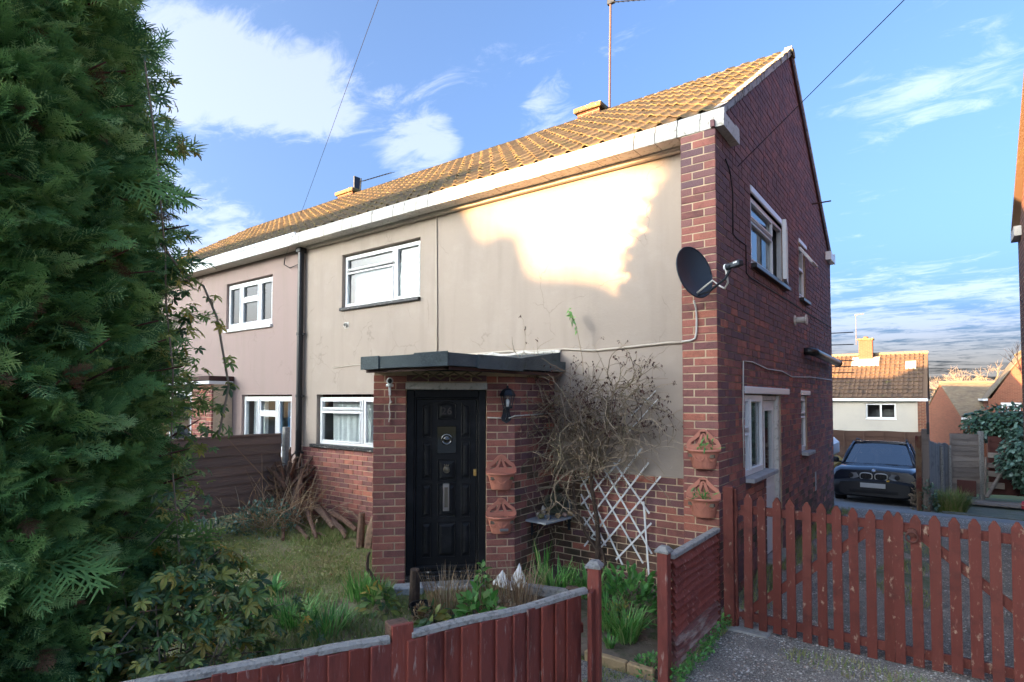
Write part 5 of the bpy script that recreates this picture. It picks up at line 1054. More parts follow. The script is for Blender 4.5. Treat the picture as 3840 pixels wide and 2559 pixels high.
# ------------------------------------------------------------------ shelf with the seated figure
sh = thing('corner_shelf', 'grey corner shelf on two brackets in the nook beside the porch', 'shelf', (-1.8, 0, .6))
mb = MB(); q = [(-1.978, -.31), (-1.70, -.33), (-1.655, .1), (-1.70, .275), (-1.978, .275)]; k = len(q)
mb.add([(x, y, .603) for x, y in q] + [(x, y, .622) for x, y in q], [tuple(range(k))[::-1], tuple(range(k, 2 * k))] + [(i, (i + 1) % k, k + (i + 1) % k, k + i) for i in range(k)]); mb.build('board', M['slate'], sh)
for (o, n) in (((-1.978, -.19, .6), (1, 0, 0)), ((-1.78, .278, .6), (0, -1, 0))):
    f = frame(o, np.cross((0, 0, 1), n), v=n); mb = MB(); mb.box(-.018, .018, .0, .005, -.17, .0, f); mb.box(-.018, .018, .005, .16, -.006, .0, f); mb.tube(f([(0, .003, -.15), (0, .12, -.008)]), .006, 5); mb.build('bracket', M['steel'] if 0 else M['metal_dark'], sh)
bd = MB(); O = np.array([-1.87, .14, .622]); bf_ = frame(O, (.86, .5, 0))
def ell(mb, c, r, f=None, n=10, a=0.):
    pr = [(math.cos(t), math.sin(t)) for t in np.linspace(-1.5, 1.5, 8)]
    v = [(c[0] + r[0] * p * math.cos(2 * math.pi * j / n), c[1] + r[1] * p * math.sin(2 * math.pi * j / n), c[2] + r[2] * s) for p, s in pr for j in range(n)]
    k = len(pr); F = [(i * n + j, i * n + (j + 1) % n, (i + 1) * n + (j + 1) % n, (i + 1) * n + j) for i in range(k - 1) for j in range(n)] + [tuple(range(n))[::-1], tuple((k - 1) * n + j for j in range(n))]
    mb.add(f(v) if f is not None else v, F, 0, a)
ell(bd, (0, 0, .045), (.13, .095, .048), bf_); ell(bd, (0, .01, .14), (.07, .05, .09), bf_); ell(bd, (0, .005, .20), (.088, .048, .045), bf_)
for s_ in (-1, 1):
    bd.tube(bf_([(s_ * .085, .0, .205), (s_ * .108, -.01, .15), (s_ * .105, -.03, .105), (s_ * .05, -.07, .115), (s_ * .012, -.075, .125)]), [.03, .027, .026, .022, .018], 8)
    bd.tube(bf_([(s_ * .05, 0, .04), (s_ * .13, -.045, .045), (s_ * .06, -.09, .04), (-s_ * .03, -.085, .04)]), [.045, .042, .036, .026], 8)
ell(bd, (0, -.005, .262), (.018, .02, .03), bf_); ell(bd, (0, -.008, .305), (.043, .046, .054), bf_); ell(bd, (0, .0, .362), (.02, .02, .018), bf_); ell(bd, (0, -.052, .30), (.008, .01, .012), bf_)
for s_ in (-1, 1): ell(bd, (s_ * .044, 0, .295), (.007, .012, .028), bf_, 6)
bo = bd.build('seated_statue', M['stone_grey'], None, smooth=True); tag(bo, 'mossy stone figure sitting cross legged with folded arms on the corner shelf', 'statue')
rm = bo.modifiers.new('r', 'REMESH'); rm.mode = 'VOXEL'; rm.voxel_size = .007; rm.use_smooth_shade = True
def stone(name, c, r, col, label, group, cat='stone', seed=0, rz=0.):
    g = np.random.default_rng(seed); mb = MB(); n = 10; pr = np.linspace(-1.5, 1.5, 7); v = []
    for t in pr:
        for j in range(n):
            a = 2 * math.pi * j / n; d = np.array([math.cos(t) * math.cos(a), math.cos(t) * math.sin(a), math.sin(t)]); w = 1 + .12 * math.sin(3 * a + seed) + .08 * g.normal()
            q = d * np.array(r) * w; v.append((c[0] + q[0] * math.cos(rz) - q[1] * math.sin(rz), c[1] + q[0] * math.sin(rz) + q[1] * math.cos(rz), c[2] + r[2] + q[2]))
    k = len(pr); F = [(i * n + j, i * n + (j + 1) % n, (i + 1) * n + (j + 1) % n, (i + 1) * n + j) for i in range(k - 1) for j in range(n)] + [tuple(range(n))[::-1], tuple((k - 1) * n + j for j in range(n))]
    mb.add(v, F); o = mb.build(name, col, None, smooth=True); return tag(o, label, cat, group)
cs_ = {k: MAT('stone_' + k, c, .7, noise=[(tuple(x * .6 for x in c), 30, .5, .7)], bump=[(60, .4)]) for k, c in dict(blue=(.11, .15, .20), tan=(.38, .26, .14), pale=(.5, .43, .35), olive=(.2, .18, .08), dark=(.07, .08, .09), pink=(.42, .28, .22)).items()}
for i, (x, y, r, k, lab) in enumerate([(-1.80, -.15, (.045, .03, .026), 'blue', 'blue grey pebble at the front of the corner shelf'), (-1.87, -.17, (.04, .032, .028), 'olive', 'olive brown stone left of the blue pebble on the shelf'), (-1.74, -.02, (.045, .03, .022), 'tan', 'coiled tan fossil stone on the shelf front'), (-1.71, .07, (.05, .03, .024), 'pink', 'flat pinkish stone near the right end of the shelf'), (-1.70, .16, (.045, .03, .03), 'tan', 'tan rounded stone last on the right of the shelf'), (-1.93, -.13, (.03, .025, .028), 'pale', 'pale chalky stone left on the shelf against the porch wall'), (-1.92, -.05, (.028, .024, .06), 'pale', 'tall pale stone standing behind the others on the shelf'), (-1.735, .2, (.03, .03, .085), 'dark', 'dark upright stone beside the statue'), (-1.77, .19, (.03, .03, .05), 'pale', 'white lump of quartz between statue and dark stone')]):
    o = stone('shelf_stone', (x, y, .622), r, cs_[k], lab, 'stones on the corner shelf', seed=i, rz=i * .7)
    if i == 2:
        mb = MB(); mb.tube([(x + .032 * (1 - t / 14) * math.cos(t), y - .02 + .0 * t, .65 + .024 * (1 - t / 14) * math.sin(t)) for t in np.linspace(0, 11, 34)], .006, 5); mb.build('coil', cs_['tan'], o)

# ------------------------------------------------------------------ white trellis
tr = thing('trellis', 'white diagonal trellis leaning broken against the front wall beside the rose', 'trellis', (-1.2, .25, .7))
def slat(a, b, y, w=.009, par=tr, mat='white'):
    a, b = np.array(a), np.array(b); d = (b - a) / np.hypot(*(b - a)); nn = np.array([-d[1], d[0]]) * w
    mb = MB(); mb.prism([tuple(a - nn), tuple(b - nn), tuple(b + nn), tuple(a + nn)], y, y + .008, None); mb.build('slat', M[mat], par)
for a, b in [((-1.539, 1.203), (-.866, .213)), ((-1.345, 1.208), (-.769, .328)), ((-1.203, 1.251), (-.793, .74)), ((-1.599, 1.051), (-1.10, .158)), ((-1.606, .86), (-1.30, .33)), ((-1.581, .608), (-1.42, .42))]: slat(a, b, .245)
for a, b in [((-1.606, .945), (-1.412, 1.169)), ((-1.606, .738), (-1.11, 1.28)), ((-1.567, .51), (-.87, 1.412)), ((-1.562, .287), (-.793, 1.27)), ((-1.36, .30), (-.662, 1.136)), ((-1.172, .205), (-.767, .647))]: slat(a, b, .234)
slat((-.847, .862), (-.79, .068), .222); slat((-1.0, 1.75), (-.72, 2.02), .262, .004); slat((-1.05, 1.56), (-.70, 1.93), .262, .004); slat((-1.47, .40), (-1.34, .36), .222)

# ------------------------------------------------------------------ front garden odds and ends
def log(name, a, b, r, mat='log', n=8, label=None, cat='log', group=None, bend=.03):
    a, b = np.array(a, float), np.array(b, float); k = 7; ts = np.linspace(0, 1, k); L_ = np.linalg.norm(b - a)
    pts = [a + (b - a) * t + rng.normal(size=3) * bend * L_ * .12 + np.array([0, 0, bend * math.sin(math.pi * t)]) for t in ts]
    mb = MB(); mb.tube(pts, [r * (1 + .12 * rng.normal()) * (1 - .25 * t) for t in ts], n); 
    for q in range(2):
        t = .2 + .6 * rng.random(); p = a + (b - a) * t; d = rng.normal(size=3) * .04 + (0, 0, .02); mb.tube([p, p + d], [r * .4, r * .2], 5)
    o = mb.build(name, M[mat], None, smooth=False); return tag(o, label, cat, group)
g0 = -.03
LG = [((-7.0, .12, .38), (-5.62, -.05, .06), .045, 'long branch leaning from the root heap against the front wall'), ((-6.65, .05, .28), (-5.30, -.62, g0 + .02), .034, 'branch with its lower end furthest out on the lawn'), ((-6.45, .1, .22), (-5.5, -.2, .05), .05, 'thick pale branch between two thinner ones by the wall'), ((-6.1, .12, .16), (-5.1, -.1, .05), .045, 'branch lying along the foot of the brick plinth'), ((-5.9, .0, .08), (-5.15, -.25, .0), .05, 'stout brown branch at the right end of the pile'), ((-5.75, .15, .24), (-5.05, .02, .12), .022, 'bent stick on top of the branch pile'), ((-6.3, -.50, g0 + .03), (-5.62, -.93, g0 + .02), .028, 'single stick lying on the grass nearest the bramble'), ((-6.25, -.36, g0 + .03), (-5.42, -.68, g0 + .02), .036, 'fallen branch on the grass in front of the heap'), ((-5.6, -.50, g0 + .02), (-5.3, -.46, g0 + .02), .018, 'short thin stick beside the fallen branch'), ((-5.4, -.15, .02), (-5.0, -.37, g0 + .02), .03, 'short branch sticking out of the pile to the right')]
for a, b, r, lab in LG: log('branch', a, b, r, label=lab, cat='branch', group='branches heaped by the front wall')
# the upturned root heap
rt = thing('root_stump', 'upturned root mass and dead stems heaped in the corner by the black rain pipe', 'stump', (-6.85, -.05, 0))
mb = MB()
for i in range(70):
    a = rng.random() * 2 * math.pi; c = np.array([-6.86, -.05, .42]); d = np.array([math.cos(a) * .22, math.sin(a) * .16, .15 + .33 * rng.random()]); p1 = c + d * .3 + rng.normal(size=3) * .06; p2 = c + d + rng.normal(size=3) * .1; p3 = p2 + np.array([.05 * rng.normal(), .05 * rng.normal(), -.16 + .3 * rng.random()])
    mb.tube([c + rng.normal(size=3) * .08 - (0, 0, .2), p1, p2, p3], [.05, .035, .022, .008], 5, a=rng.random())
mb.build('roots', M['log'], rt)
mb = MB()
for i in range(4): mb.tube([(-6.62 + .1 * i, -.25, .02), (-6.8 + .08 * i, -.1, .35), (-6.98 + .10 * i, .05, .62 + .2 * rng.random())], [.055, .05, .03], 7, a=rng.random())
mb.build('stems', M['log'], rt)
sp = thing('tree_stump', 'mossy split stump standing by the porch corner', 'stump', (-4.45, -.45, 0))
mb = MB(); mb.tube([(-4.52, -.5, g0), (-4.53, -.48, .2), (-4.52, -.47, .42)], [.055, .05, .042], 7, a=.2); mb.tube([(-4.40, -.42, g0), (-4.38, -.4, .2), (-4.36, -.36, .36)], [.09, .085, .07], 8, a=.7); mb.tube([(-4.3, -.3, g0), (-4.22, -.25, .3)], [.06, .05], 7, a=.5); mb.build('trunk', M['log'], sp)
fw_ = [(-3.70, -2.93, 0, .18, 20), (-3.60, -2.90, .02, .22, 70), (-3.52, -2.86, .05, .2, 110), (-3.66, -2.82, .1, .18, 40), (-3.54, -2.78, .12, .2, 150), (-3.45, -2.82, .02, .2, 95), (-3.76, -2.85, .03, .16, 60)]
for i, (x, y, z, L_, an) in enumerate(fw_):
    u = (math.cos(R(an)), math.sin(R(an)), .25 * rng.normal()); f = frame((x, y, z + .03), u); mb = MB()
    mb.prism([(-.05, 0), (.05, 0), (.055, .05), (.01, .10), (-.045, .06)], -L_ / 2, L_ / 2, frame((x, y, z - .02), np.cross(u, (0, 0, 1.)) + np.array([0, 0, .2 * rng.normal()]), v=np.array(u) / np.linalg.norm(u), w=(0, 0, 1)))
    lb_ = ['split log lowest on the left of the firewood heap', 'broad split log in the front of the firewood heap', 'pale split log in the middle of the firewood heap', 'split log on top at the left of the firewood heap', 'split log on top at the right of the firewood heap', 'split log at the right foot of the firewood heap', 'small split log at the back left of the firewood heap'][i]
    tag(mb.build('split_log', MAT('split_wood', (.34 - .03 * (i % 3), .21, .12), .9, noise=[((.16, .10, .06), 20, .5, .7)], bump=[(40, .7)])), lb_, 'firewood', 'split logs on the lawn')
sl_ = thing('timber_bed', 'grey timber edging of a small raised bed in front of the porch nook', 'raised bed', (-1.3, -.9, 0))
f = frame((-1.52, -.965, 0), (.37, .1, 0)); mb = MB(); mb.box(0, .43, -.04, .04, .10, .185, f, bev=.008); mb.build('beam', M['greywood'], sl_); mb = MB(); mb.box(.02, .41, -.03, .03, -.1, .094, f); mb.build('beam', M['oldfence'], sl_)
mb = MB(); mb.tube([(-1.10, -.80, -.1), (-1.10, -.80, .19)], [.06, .062], 12); mb.build('round_post', M['log'], sl_)
mb = MB(); mb.tube([(-2.33, -1.62, -.1), (-2.34, -1.6, .15), (-2.33, -1.61, .33)], [.055, .05, .045], 9); tag(mb.build('wooden_post', M['bark']), 'dark short wooden post in front of the door step', 'post')
pt = thing('plant_pot', 'black round pot of dead stems in front of the door step', 'plant pot', (-2.25, -1.75, 0))
mb = MB(); mb.lathe([(.08, -.05), (.105, .05), (.115, .085), (.10, .085), (.095, .05), (.001, .045)], 18, frame((-2.12, -1.72, 0), (1, 0, 0))); mb.build('pot', M['blackplastic'], pt)
# white plastic sheet
mb = MB(); pk = [(-1.93, -.80, .20), (-1.79, -.70, .27)]; 
for (cx, cy, h) in pk:
    rows = []
    for t in np.linspace(0, 1, 7): rows.append([(cx + (.10 + .02 * math.sin(3 * a + cx * 9)) * (1 - t ** 1.3) * math.cos(a) + .012 * rng.normal() * (1 - t) + .015 * t, cy + .06 * (1 - t) * math.sin(a), .06 + (h - .06) * t + .01 * math.sin(3 * a)) for a in np.linspace(0, 2 * math.pi, 15)])
    mb.grid(rows)
mb.box(-1.95, -1.76, -.82, -.7, .03, .07, bev=.01); tag(mb.build('plastic_sheet', M['rag']), 'crumpled white plastic sheet with two points among the dead stems', 'plastic sheet')
bk = thing('bed_kerb', 'sandstone coloured concrete kerb along the flower bed at the garden entrance', 'kerb', (-.2, -1.6, 0))
for (a, b) in ((-.50, -.165), (-.158, .04)):
    mb = MB(); mb.box(a, b, -1.64, -1.585, -.08, .062, bev=.008); mb.build('kerb_stone', M['bed_kerb'], bk)
mb = MB(); mb.box(-1.2, .06, -2.25, -1.65, -.05, -.004, bev=.006); o = mb.build('entrance_path', M['gravel']); o['kind'] = 'structure'
mb = MB(); mb.box(.1, .5, -.42, -.2, -.05, .004, bev=.01); o = mb.build('concrete_pad', M['concrete']); o['kind'] = 'structure'
sheet('flower_bed', np.linspace(-1.95, .10, 30), np.linspace(-1.585, .285, 30), -.006, M['soil'], wob=.012)
for i, (x, y) in enumerate(((1.28, 2.2), (1.36, 3.0), (1.30, 3.85), (1.38, 4.7))):
    mb = MB(); mb.box(x - .26, x + .26, y - .30, y + .30, -.1, float(hz(x, y)) - .004, bev=.01); o = mb.build('paving_slab', M['paving']); tag(o, ['flat green grey slab in the drive nearest the gate', 'second slab in the drive behind the gate', 'third slab in the drive behind the gate', 'furthest slab in the drive behind the gate'][i], 'paving slab', 'slabs let into the drive')

# ------------------------------------------------------------------ aerials and wires
ae = thing('television_aerial', 'tall roof mast with long comb aerial rising past the top edge', 'aerial', (-3.08, 3.9, 7))
mb = MB(); mb.tube([(-3.095, 3.9, 6.6), (-3.075, 3.9, 8.2), (-3.055, 3.9, 9.45)], .02, 7); mb.build('mast', MAT('rusty_mast', (.16, .085, .07), .6), ae)
A_, Z_ = np.array([-3.05, 3.9, 9.20]), np.array([-1.35, 3.55, 8.40])
mb = MB(); mb.tube([A_, Z_], .010, 5); mb.build('boom', M['metal_dark'], ae)
mb = MB(); dd = (Z_ - A_); 
for k in range(15):
    p = A_ + dd * (k + .5) / 15; e = np.array([.25, .85, .33]) * (.17 - .004 * k); mb.tube([p - e * .6, p + e], .004, 4)
mb.box(-3.12, -2.97, 3.87, 3.93, 9.16, 9.26, bev=.01); o = mb.build('elements', M['metal_dark'], ae); o['kind'] = 'stuff'
a2 = thing('television_aerial', 'short comb aerial beside the chimney of the pink house', 'aerial', (-9.95, 3.8, 7))
mb = MB(); mb.tube([(-10.1, 3.8, 6.9), (-10.02, 3.8, 7.25), (-10.0, 3.8, 7.5)], .018, 6); mb.build('mast', M['metal_dark'], a2)
A_, Z_ = np.array([-10.05, 3.8, 7.42]), np.array([-8.75, 3.7, 7.32]); mb = MB(); mb.tube([A_, Z_], .01, 5); mb.build('boom', M['metal_dark'], a2)
mb = MB()
for k in range(11):
    p = A_ + (Z_ - A_) * (k + .5) / 11; e = np.array([.1, .3, .13]) * .4; mb.tube([p - e, p + e], .005, 4)
mb.box(-10.2, -10.16, 3.72, 3.9, 7.28, 7.58); o = mb.build('elements', M['metal_dark'], a2); o['kind'] = 'stuff'
a3 = thing('television_aerial', 'dark aerial showing its rods past the back edge of the brick gable', 'aerial', (-.3, 10, 3))
mb = MB(); mb.tube([(-.55, 11.0, -.5), (-.55, 11.0, 4.0)], .02, 6); mb.build('mast', M['metal_dark'], a3)
mb = MB()
for z in (2.45, 2.75, 2.9, 3.3, 3.6, 2.6): mb.tube([(-.6, 11.0, z), (-.05 + .08 * (z == 2.75), 11.0, z - .01)], .012, 4)
o = mb.build('elements', M['metal_dark'], a3); o['kind'] = 'stuff'
def sag(a, b, s): 
    a, b = np.array(a, float), np.array(b, float); return [a + (b - a) * t - np.array([0, 0, s * 4 * t * (1 - t)]) for t in np.linspace(0, 1, 24)]
mb = MB(); mb.tube(sag((.03, .64, 4.33), (11.9, -10.0, 7.32), .0), .0045, 4); tag(mb.build('overhead_wire', M['cable_black']), 'black overhead wire from the brick gable up to the top right', 'wire')
mb = MB(); mb.tube(sag((-7.62, .27, 4.42), (-9.0, -16, 9.9), .1) if 0 else [(-7.62, .27, 4.43), (8.7, -7.23, 7.31)], .0025, 4); 
mb2 = MB(); mb2.tube([(-7.62, .27, 4.43), (-7.60, .24, 4.30), (-7.45, .26, 4.22), (-7.1, .24, 4.25)], .008, 5); wr = mb.build('overhead_wire', M['cable_black']); tag(wr, 'thin overhead wire from the eaves of the pink house up across the sky', 'wire'); mb2.build('lead_in', M['cable_black'], wr)
# ------------------------------------------------------------------ foliage kit
def bas(axis, roll=None, up=(0, 0, 1)):
    """n x 3 axes -> n x 3 x 3 frames (rows: axis, side, normal)"""
    a = axis / np.linalg.norm(axis, axis=1)[:, None]; s = np.cross(np.broadcast_to(up, a.shape), a); s /= np.linalg.norm(s, axis=1)[:, None] + 1e-9
    n = np.cross(a, s)
    if roll is not None:
        c, q = np.cos(roll)[:, None], np.sin(roll)[:, None]; s, n = s * c + n * q, n * c - s * q
    return np.stack([a, s, n], 1)
def scatter(T, pos, fr, size):
    """template quads T (q,4,3) copied to every position"""
    return (np.einsum('qvk,nkj->nqvj', T, fr) * size[:, None, None, None] + pos[:, None, None, :]).reshape(-1, 4, 3)
def quads(name, Q, mat, parent=None, rnd=None, stuff=True):
    V = Q.reshape(-1, 3); F = np.arange(len(V)).reshape(-1, 4); o = arrays(name, V, F, mat, parent, rnd)
    if stuff: o['kind'] = 'stuff'
    return o
def strip(p, q, w0, w1, nrm=(0, 0, 1)):
    p, q = np.array(p, float), np.array(q, float); d = q - p; s = np.cross(nrm, d); s /= np.linalg.norm(s) + 1e-9
    return [p - s * w0, p + s * w0, q + s * w1, q - s * w1]
def spray_template(g, side=9):
    Q = []; tip = []
    def br(p, d, L_, w, lev):
        d = d / np.linalg.norm(d); e = p + d * L_ + np.array([0, 0, -.05 * L_]); m = (p + e) / 2 + np.array([0, 0, .03 * L_])
        Q.append(strip(p, m, w, w * .85)); Q.append(strip(m, e, w * .85, w * .25)); tip.extend([lev * .22, lev * .22 + .1])
        return m, e
    br(np.zeros(3), np.array([1, 0, 0.]), 1, .012, 0)
    for i in range(side):
        t = .10 + .86 * i / side
        for s in (-1, 1):
            p = np.array([t, 0, .02 * math.sin(3 * t)]); a = R(46 + 8 * g.normal()); d = np.array([math.cos(a), s * math.sin(a), .12 * g.normal()]); L_ = (.50 * (1 - t) + .10) * (1 + .15 * g.normal())
            e = p + d * L_; br(p, d, L_, .013, 1)
            k = max(2, int(L_ * 13))
            for j in range(k):
                u = .18 + .75 * j / k; pp = p + d * L_ * u
                for s_ in (-1, 1):
                    b = a * s + s_ * R(38); dd = np.array([math.cos(b), math.sin(b), .15 * g.normal()]); br(pp, dd, (.15 * (1 - u) + .055) * (1 + .2 * g.normal()), .0105, 2)
    return np.array(Q), np.array(tip)
# ------------------------------------------------------------------ the conifer
cf_ = thing('conifer_tree', 'tall dense green cypress filling the left side behind the red fence', 'tree', (-2.45, -4.65, 0))
TC = np.array([-2.60, -4.72])
def crown_r(z): return np.interp(z, [0, .4, 1.0, 2.0, 3.0, 4.0, 5.0, 5.6, 6.1], [.55, .74, .84, .86, .80, .62, .12, .03, .03])
mb = MB(); mb.tube([(-2.60, -4.72, -.2), (-2.57, -4.70, 1.5), (-2.61, -4.73, 3.0), (-2.60, -4.72, 4.4)], [.14, .12, .08, .02], 9); mb.build('trunk', M['bark'], cf_)
rows = []
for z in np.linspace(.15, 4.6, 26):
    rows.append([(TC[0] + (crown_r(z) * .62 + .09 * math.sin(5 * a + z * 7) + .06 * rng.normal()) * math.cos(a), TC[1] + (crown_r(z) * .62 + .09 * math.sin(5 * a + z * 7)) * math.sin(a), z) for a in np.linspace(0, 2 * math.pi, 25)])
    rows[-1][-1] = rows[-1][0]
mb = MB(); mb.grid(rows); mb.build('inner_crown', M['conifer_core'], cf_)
tm = [spray_template(np.random.default_rng(s), 9) for s in range(3)]
def sprays(n, zr, phi, rr, size, lift, mat, name, par):
    for k, (T, tip) in enumerate(tm):
        m = n // 3
        z = rng.uniform(*zr, m); ph = rng.normal(phi[0], phi[1], m); r = crown_r(z) * rng.uniform(*rr, m)
        pos = np.stack([TC[0] + r * np.cos(ph), TC[1] + r * np.sin(ph), z], -1)
        dirp = ph + rng.normal(0, .45, m); el = rng.normal(lift[0], lift[1], m)
        ax = np.stack([np.cos(dirp) * np.cos(el), np.sin(dirp) * np.cos(el), np.sin(el)], -1)
        ax += np.array([.0, .30, .0])           # swept to the house side
        fr = bas(ax, rng.normal(0, .75, m)); fr[:, 1] *= rng.uniform(.7, 1.15, m)[:, None]; sz = rng.uniform(*size, m)
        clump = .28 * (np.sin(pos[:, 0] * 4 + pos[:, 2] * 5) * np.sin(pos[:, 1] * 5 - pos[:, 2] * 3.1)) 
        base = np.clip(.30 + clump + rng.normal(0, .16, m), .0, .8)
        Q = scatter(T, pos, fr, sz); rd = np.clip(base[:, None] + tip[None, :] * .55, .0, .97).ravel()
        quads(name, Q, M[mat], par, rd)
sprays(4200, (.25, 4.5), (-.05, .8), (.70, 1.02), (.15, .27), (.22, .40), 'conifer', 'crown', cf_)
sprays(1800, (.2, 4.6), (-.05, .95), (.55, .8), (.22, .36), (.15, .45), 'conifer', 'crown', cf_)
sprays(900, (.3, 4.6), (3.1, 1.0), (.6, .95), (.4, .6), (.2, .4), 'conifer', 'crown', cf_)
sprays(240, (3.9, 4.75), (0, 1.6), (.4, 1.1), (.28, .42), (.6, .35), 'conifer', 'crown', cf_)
sprays(150, (.4, 4.2), (-.1, .7), (.9, 1.06), (.10, .18), (.0, .5), 'conifer_brown', 'dead_spray', cf_)
mb = MB()
for i in range(60):
    z = .4 + 4.6 * rng.random(); a = rng.normal(-.05, .8); r = crown_r(z); d = np.array([math.cos(a), math.sin(a) + .25, .25 + .2 * rng.normal()])
    p = np.array([TC[0] + .3 * math.cos(a), TC[1] + .3 * math.sin(a), z - .2]); mb.tube([p, p + d * r * .45, p + d * r * .8 + (0, 0, .04)], [.014, .010, .004], 5, a=rng.random())
mb.build('limb', MAT('red_bark', (.11, .045, .028), .9), cf_)['kind'] = 'stuff'
# ------------------------------------------------------------------ palmate vine
pv_ = thing('climbing_vine', 'passion flower vine with five lobed leaves trailing beside the conifer', 'vine', (-1.9, -3.7, 0))
def palm_leaf():
    Q = []; 
    for k, (a, L_) in enumerate(((0, 1.), (52, .88), (-52, .88), (105, .6), (-105, .6))):
        a = R(a); d = np.array([math.cos(a), math.sin(a), 0]); s = np.array([-d[1], d[0], 0]); w = .17 * L_ + .02
        pts = [(0.0, .03, 0), (.35, w * .8, .05), (.65, w, .03), (.9, w * .5, -.05), (1., .01, -.12)]
        for (t0, w0, z0), (t1, w1, z1) in zip(pts[:-1], pts[1:]):
            c0, c1 = d * t0 * L_, d * t1 * L_
            for sg in (-1, 1):
                e0, e1 = c0 + s * w0 * sg, c1 + s * w1 * sg
                q = [c0 + (0, 0, z0 - .05), c1 + (0, 0, z1 - .05), e1 + (0, 0, z1 + .03), e0 + (0, 0, z0 + .03)]
                Q.append(q if sg > 0 else q[::-1])
    return np.array(Q)
PLF = palm_leaf()
def vine_pts():
    pos, nz_, big = [], [], []
    for i in range(760):      # heap at the foot of the tree
        c = np.array([-1.80, -3.80, .50]) if rng.random() < .7 else np.array([-1.62, -4.05, .45]); d = rng.normal(size=3); d /= np.linalg.norm(d); r = rng.uniform(.75, 1.0)
        p = c + d * np.array([.36, .42, .60]) * r; 
        if p[2] < .03: continue
        if p[0] > fence_x(p[1]) - .10: continue
        pos.append(p); big.append(rng.uniform(.055, .095))
    for i in range(300):      # curtain up the right hand edge of the tree
        z = rng.uniform(.7, 3.9); y = -4.05 + .02 * z * 0 + rng.normal() * .10 + np.interp(z, [.7, 1.5, 2.5, 3.9], [.30, .22, .14, -.02]); x = -2.02 + rng.normal() * .09
        if z > 2.8 and rng.random() < .55: continue
        pos.append(np.array([x, y, z])); big.append(rng.uniform(.04, .07))
    for q in ([(-2.07, -3.9, 2.73), (-2.1, -3.8, 2.67), (-2.08, -3.66, 2.61), (-2.04, -3.62, 2.42), (-2.01, -3.60, 2.2), (-2.0, -3.57, 2.01), (-2.03, -3.58, 1.85), (-2.06, -3.6, 1.72)],):
        for p in q:
            for _ in range(2): pos.append(np.array(p) + rng.normal(size=3) * .02); big.append(rng.uniform(.055, .08))
    for i in range(26):
        t = rng.random(); p = np.array([-1.55, -3.35, .75]) * (1 - t) + np.array([-1.75, -3.15, .35]) * t + rng.normal(size=3) * .05; pos.append(p); big.append(.05)
    return np.array(pos), np.array(big)
pp, bg_ = vine_pts(); nl = len(pp)
out = pp - np.array([TC[0] - .1, TC[1] + .1, 0]); out[:, 2] = 0; out /= np.linalg.norm(out, axis=1)[:, None]
ax = out * .6 + rng.normal(size=(nl, 3)) * .5; ax[:, 2] -= .75
FRm = bas(ax, rng.normal(0, .5, nl)); rl = np.clip(rng.beta(1.6, 2.2, nl) + .25 * (pp[:, 2] > .9) * rng.random(nl), 0, .97)
dd = np.linalg.norm(pp - CAM, axis=1); vis = np.array([seen(p, 0) for p in pp]); order = np.argsort(np.where(vis, -bg_ / dd, 1)); own = order[:280]; rest_ = order[280:]
lm = None; lmb = MB(); lmb.add(PLF.reshape(-1, 3), np.arange(PLF.shape[0] * 4).reshape(-1, 4)); lme = lmb.mesh('leaf'); lme.materials.append(M['vine'])
for i in own:
    o = bpy.data.objects.new('leaf', lme); COL.objects.link(o); X = Matrix((FRm[i].T * bg_[i]).tolist()).to_4x4(); X.translation = Vector(pp[i]); o.matrix_basis = X; kid(o, pv_)
Q = scatter(PLF, pp[rest_], FRm[rest_], bg_[rest_]); quads('leaves', Q, M['vine'], pv_, np.repeat(rl[rest_], len(PLF)))
mb = MB()
def vst(pts, r): mb.tube(pts, r, 5, a=rng.random())
vst([(-2.0, -4.1, 3.9), (-1.98, -4.05, 3.5), (-2.02, -4.0, 3.2), (-1.99, -3.97, 2.8), (-2.06, -3.93, 2.5), (-2.02, -3.9, 2.1), (-2.07, -3.88, 1.6), (-2.0, -3.85, 1.0), (-1.95, -3.8, .1)], .005)
vst([(-2.02, -3.98, 2.85), (-2.09, -3.82, 2.70), (-2.09, -3.70, 2.65), (-2.05, -3.63, 2.45), (-2.0, -3.57, 2.01), (-2.06, -3.6, 1.70)], .0075)
for i in range(46):
    a, b = pp[rng.integers(nl)], pp[rng.integers(nl)]
    if np.linalg.norm(a - b) < 1.0: vst([a, (a + b) / 2 + rng.normal(size=3) * .08, b], .004)

mb.build('stems', M['twig'], pv_)['kind'] = 'stuff'

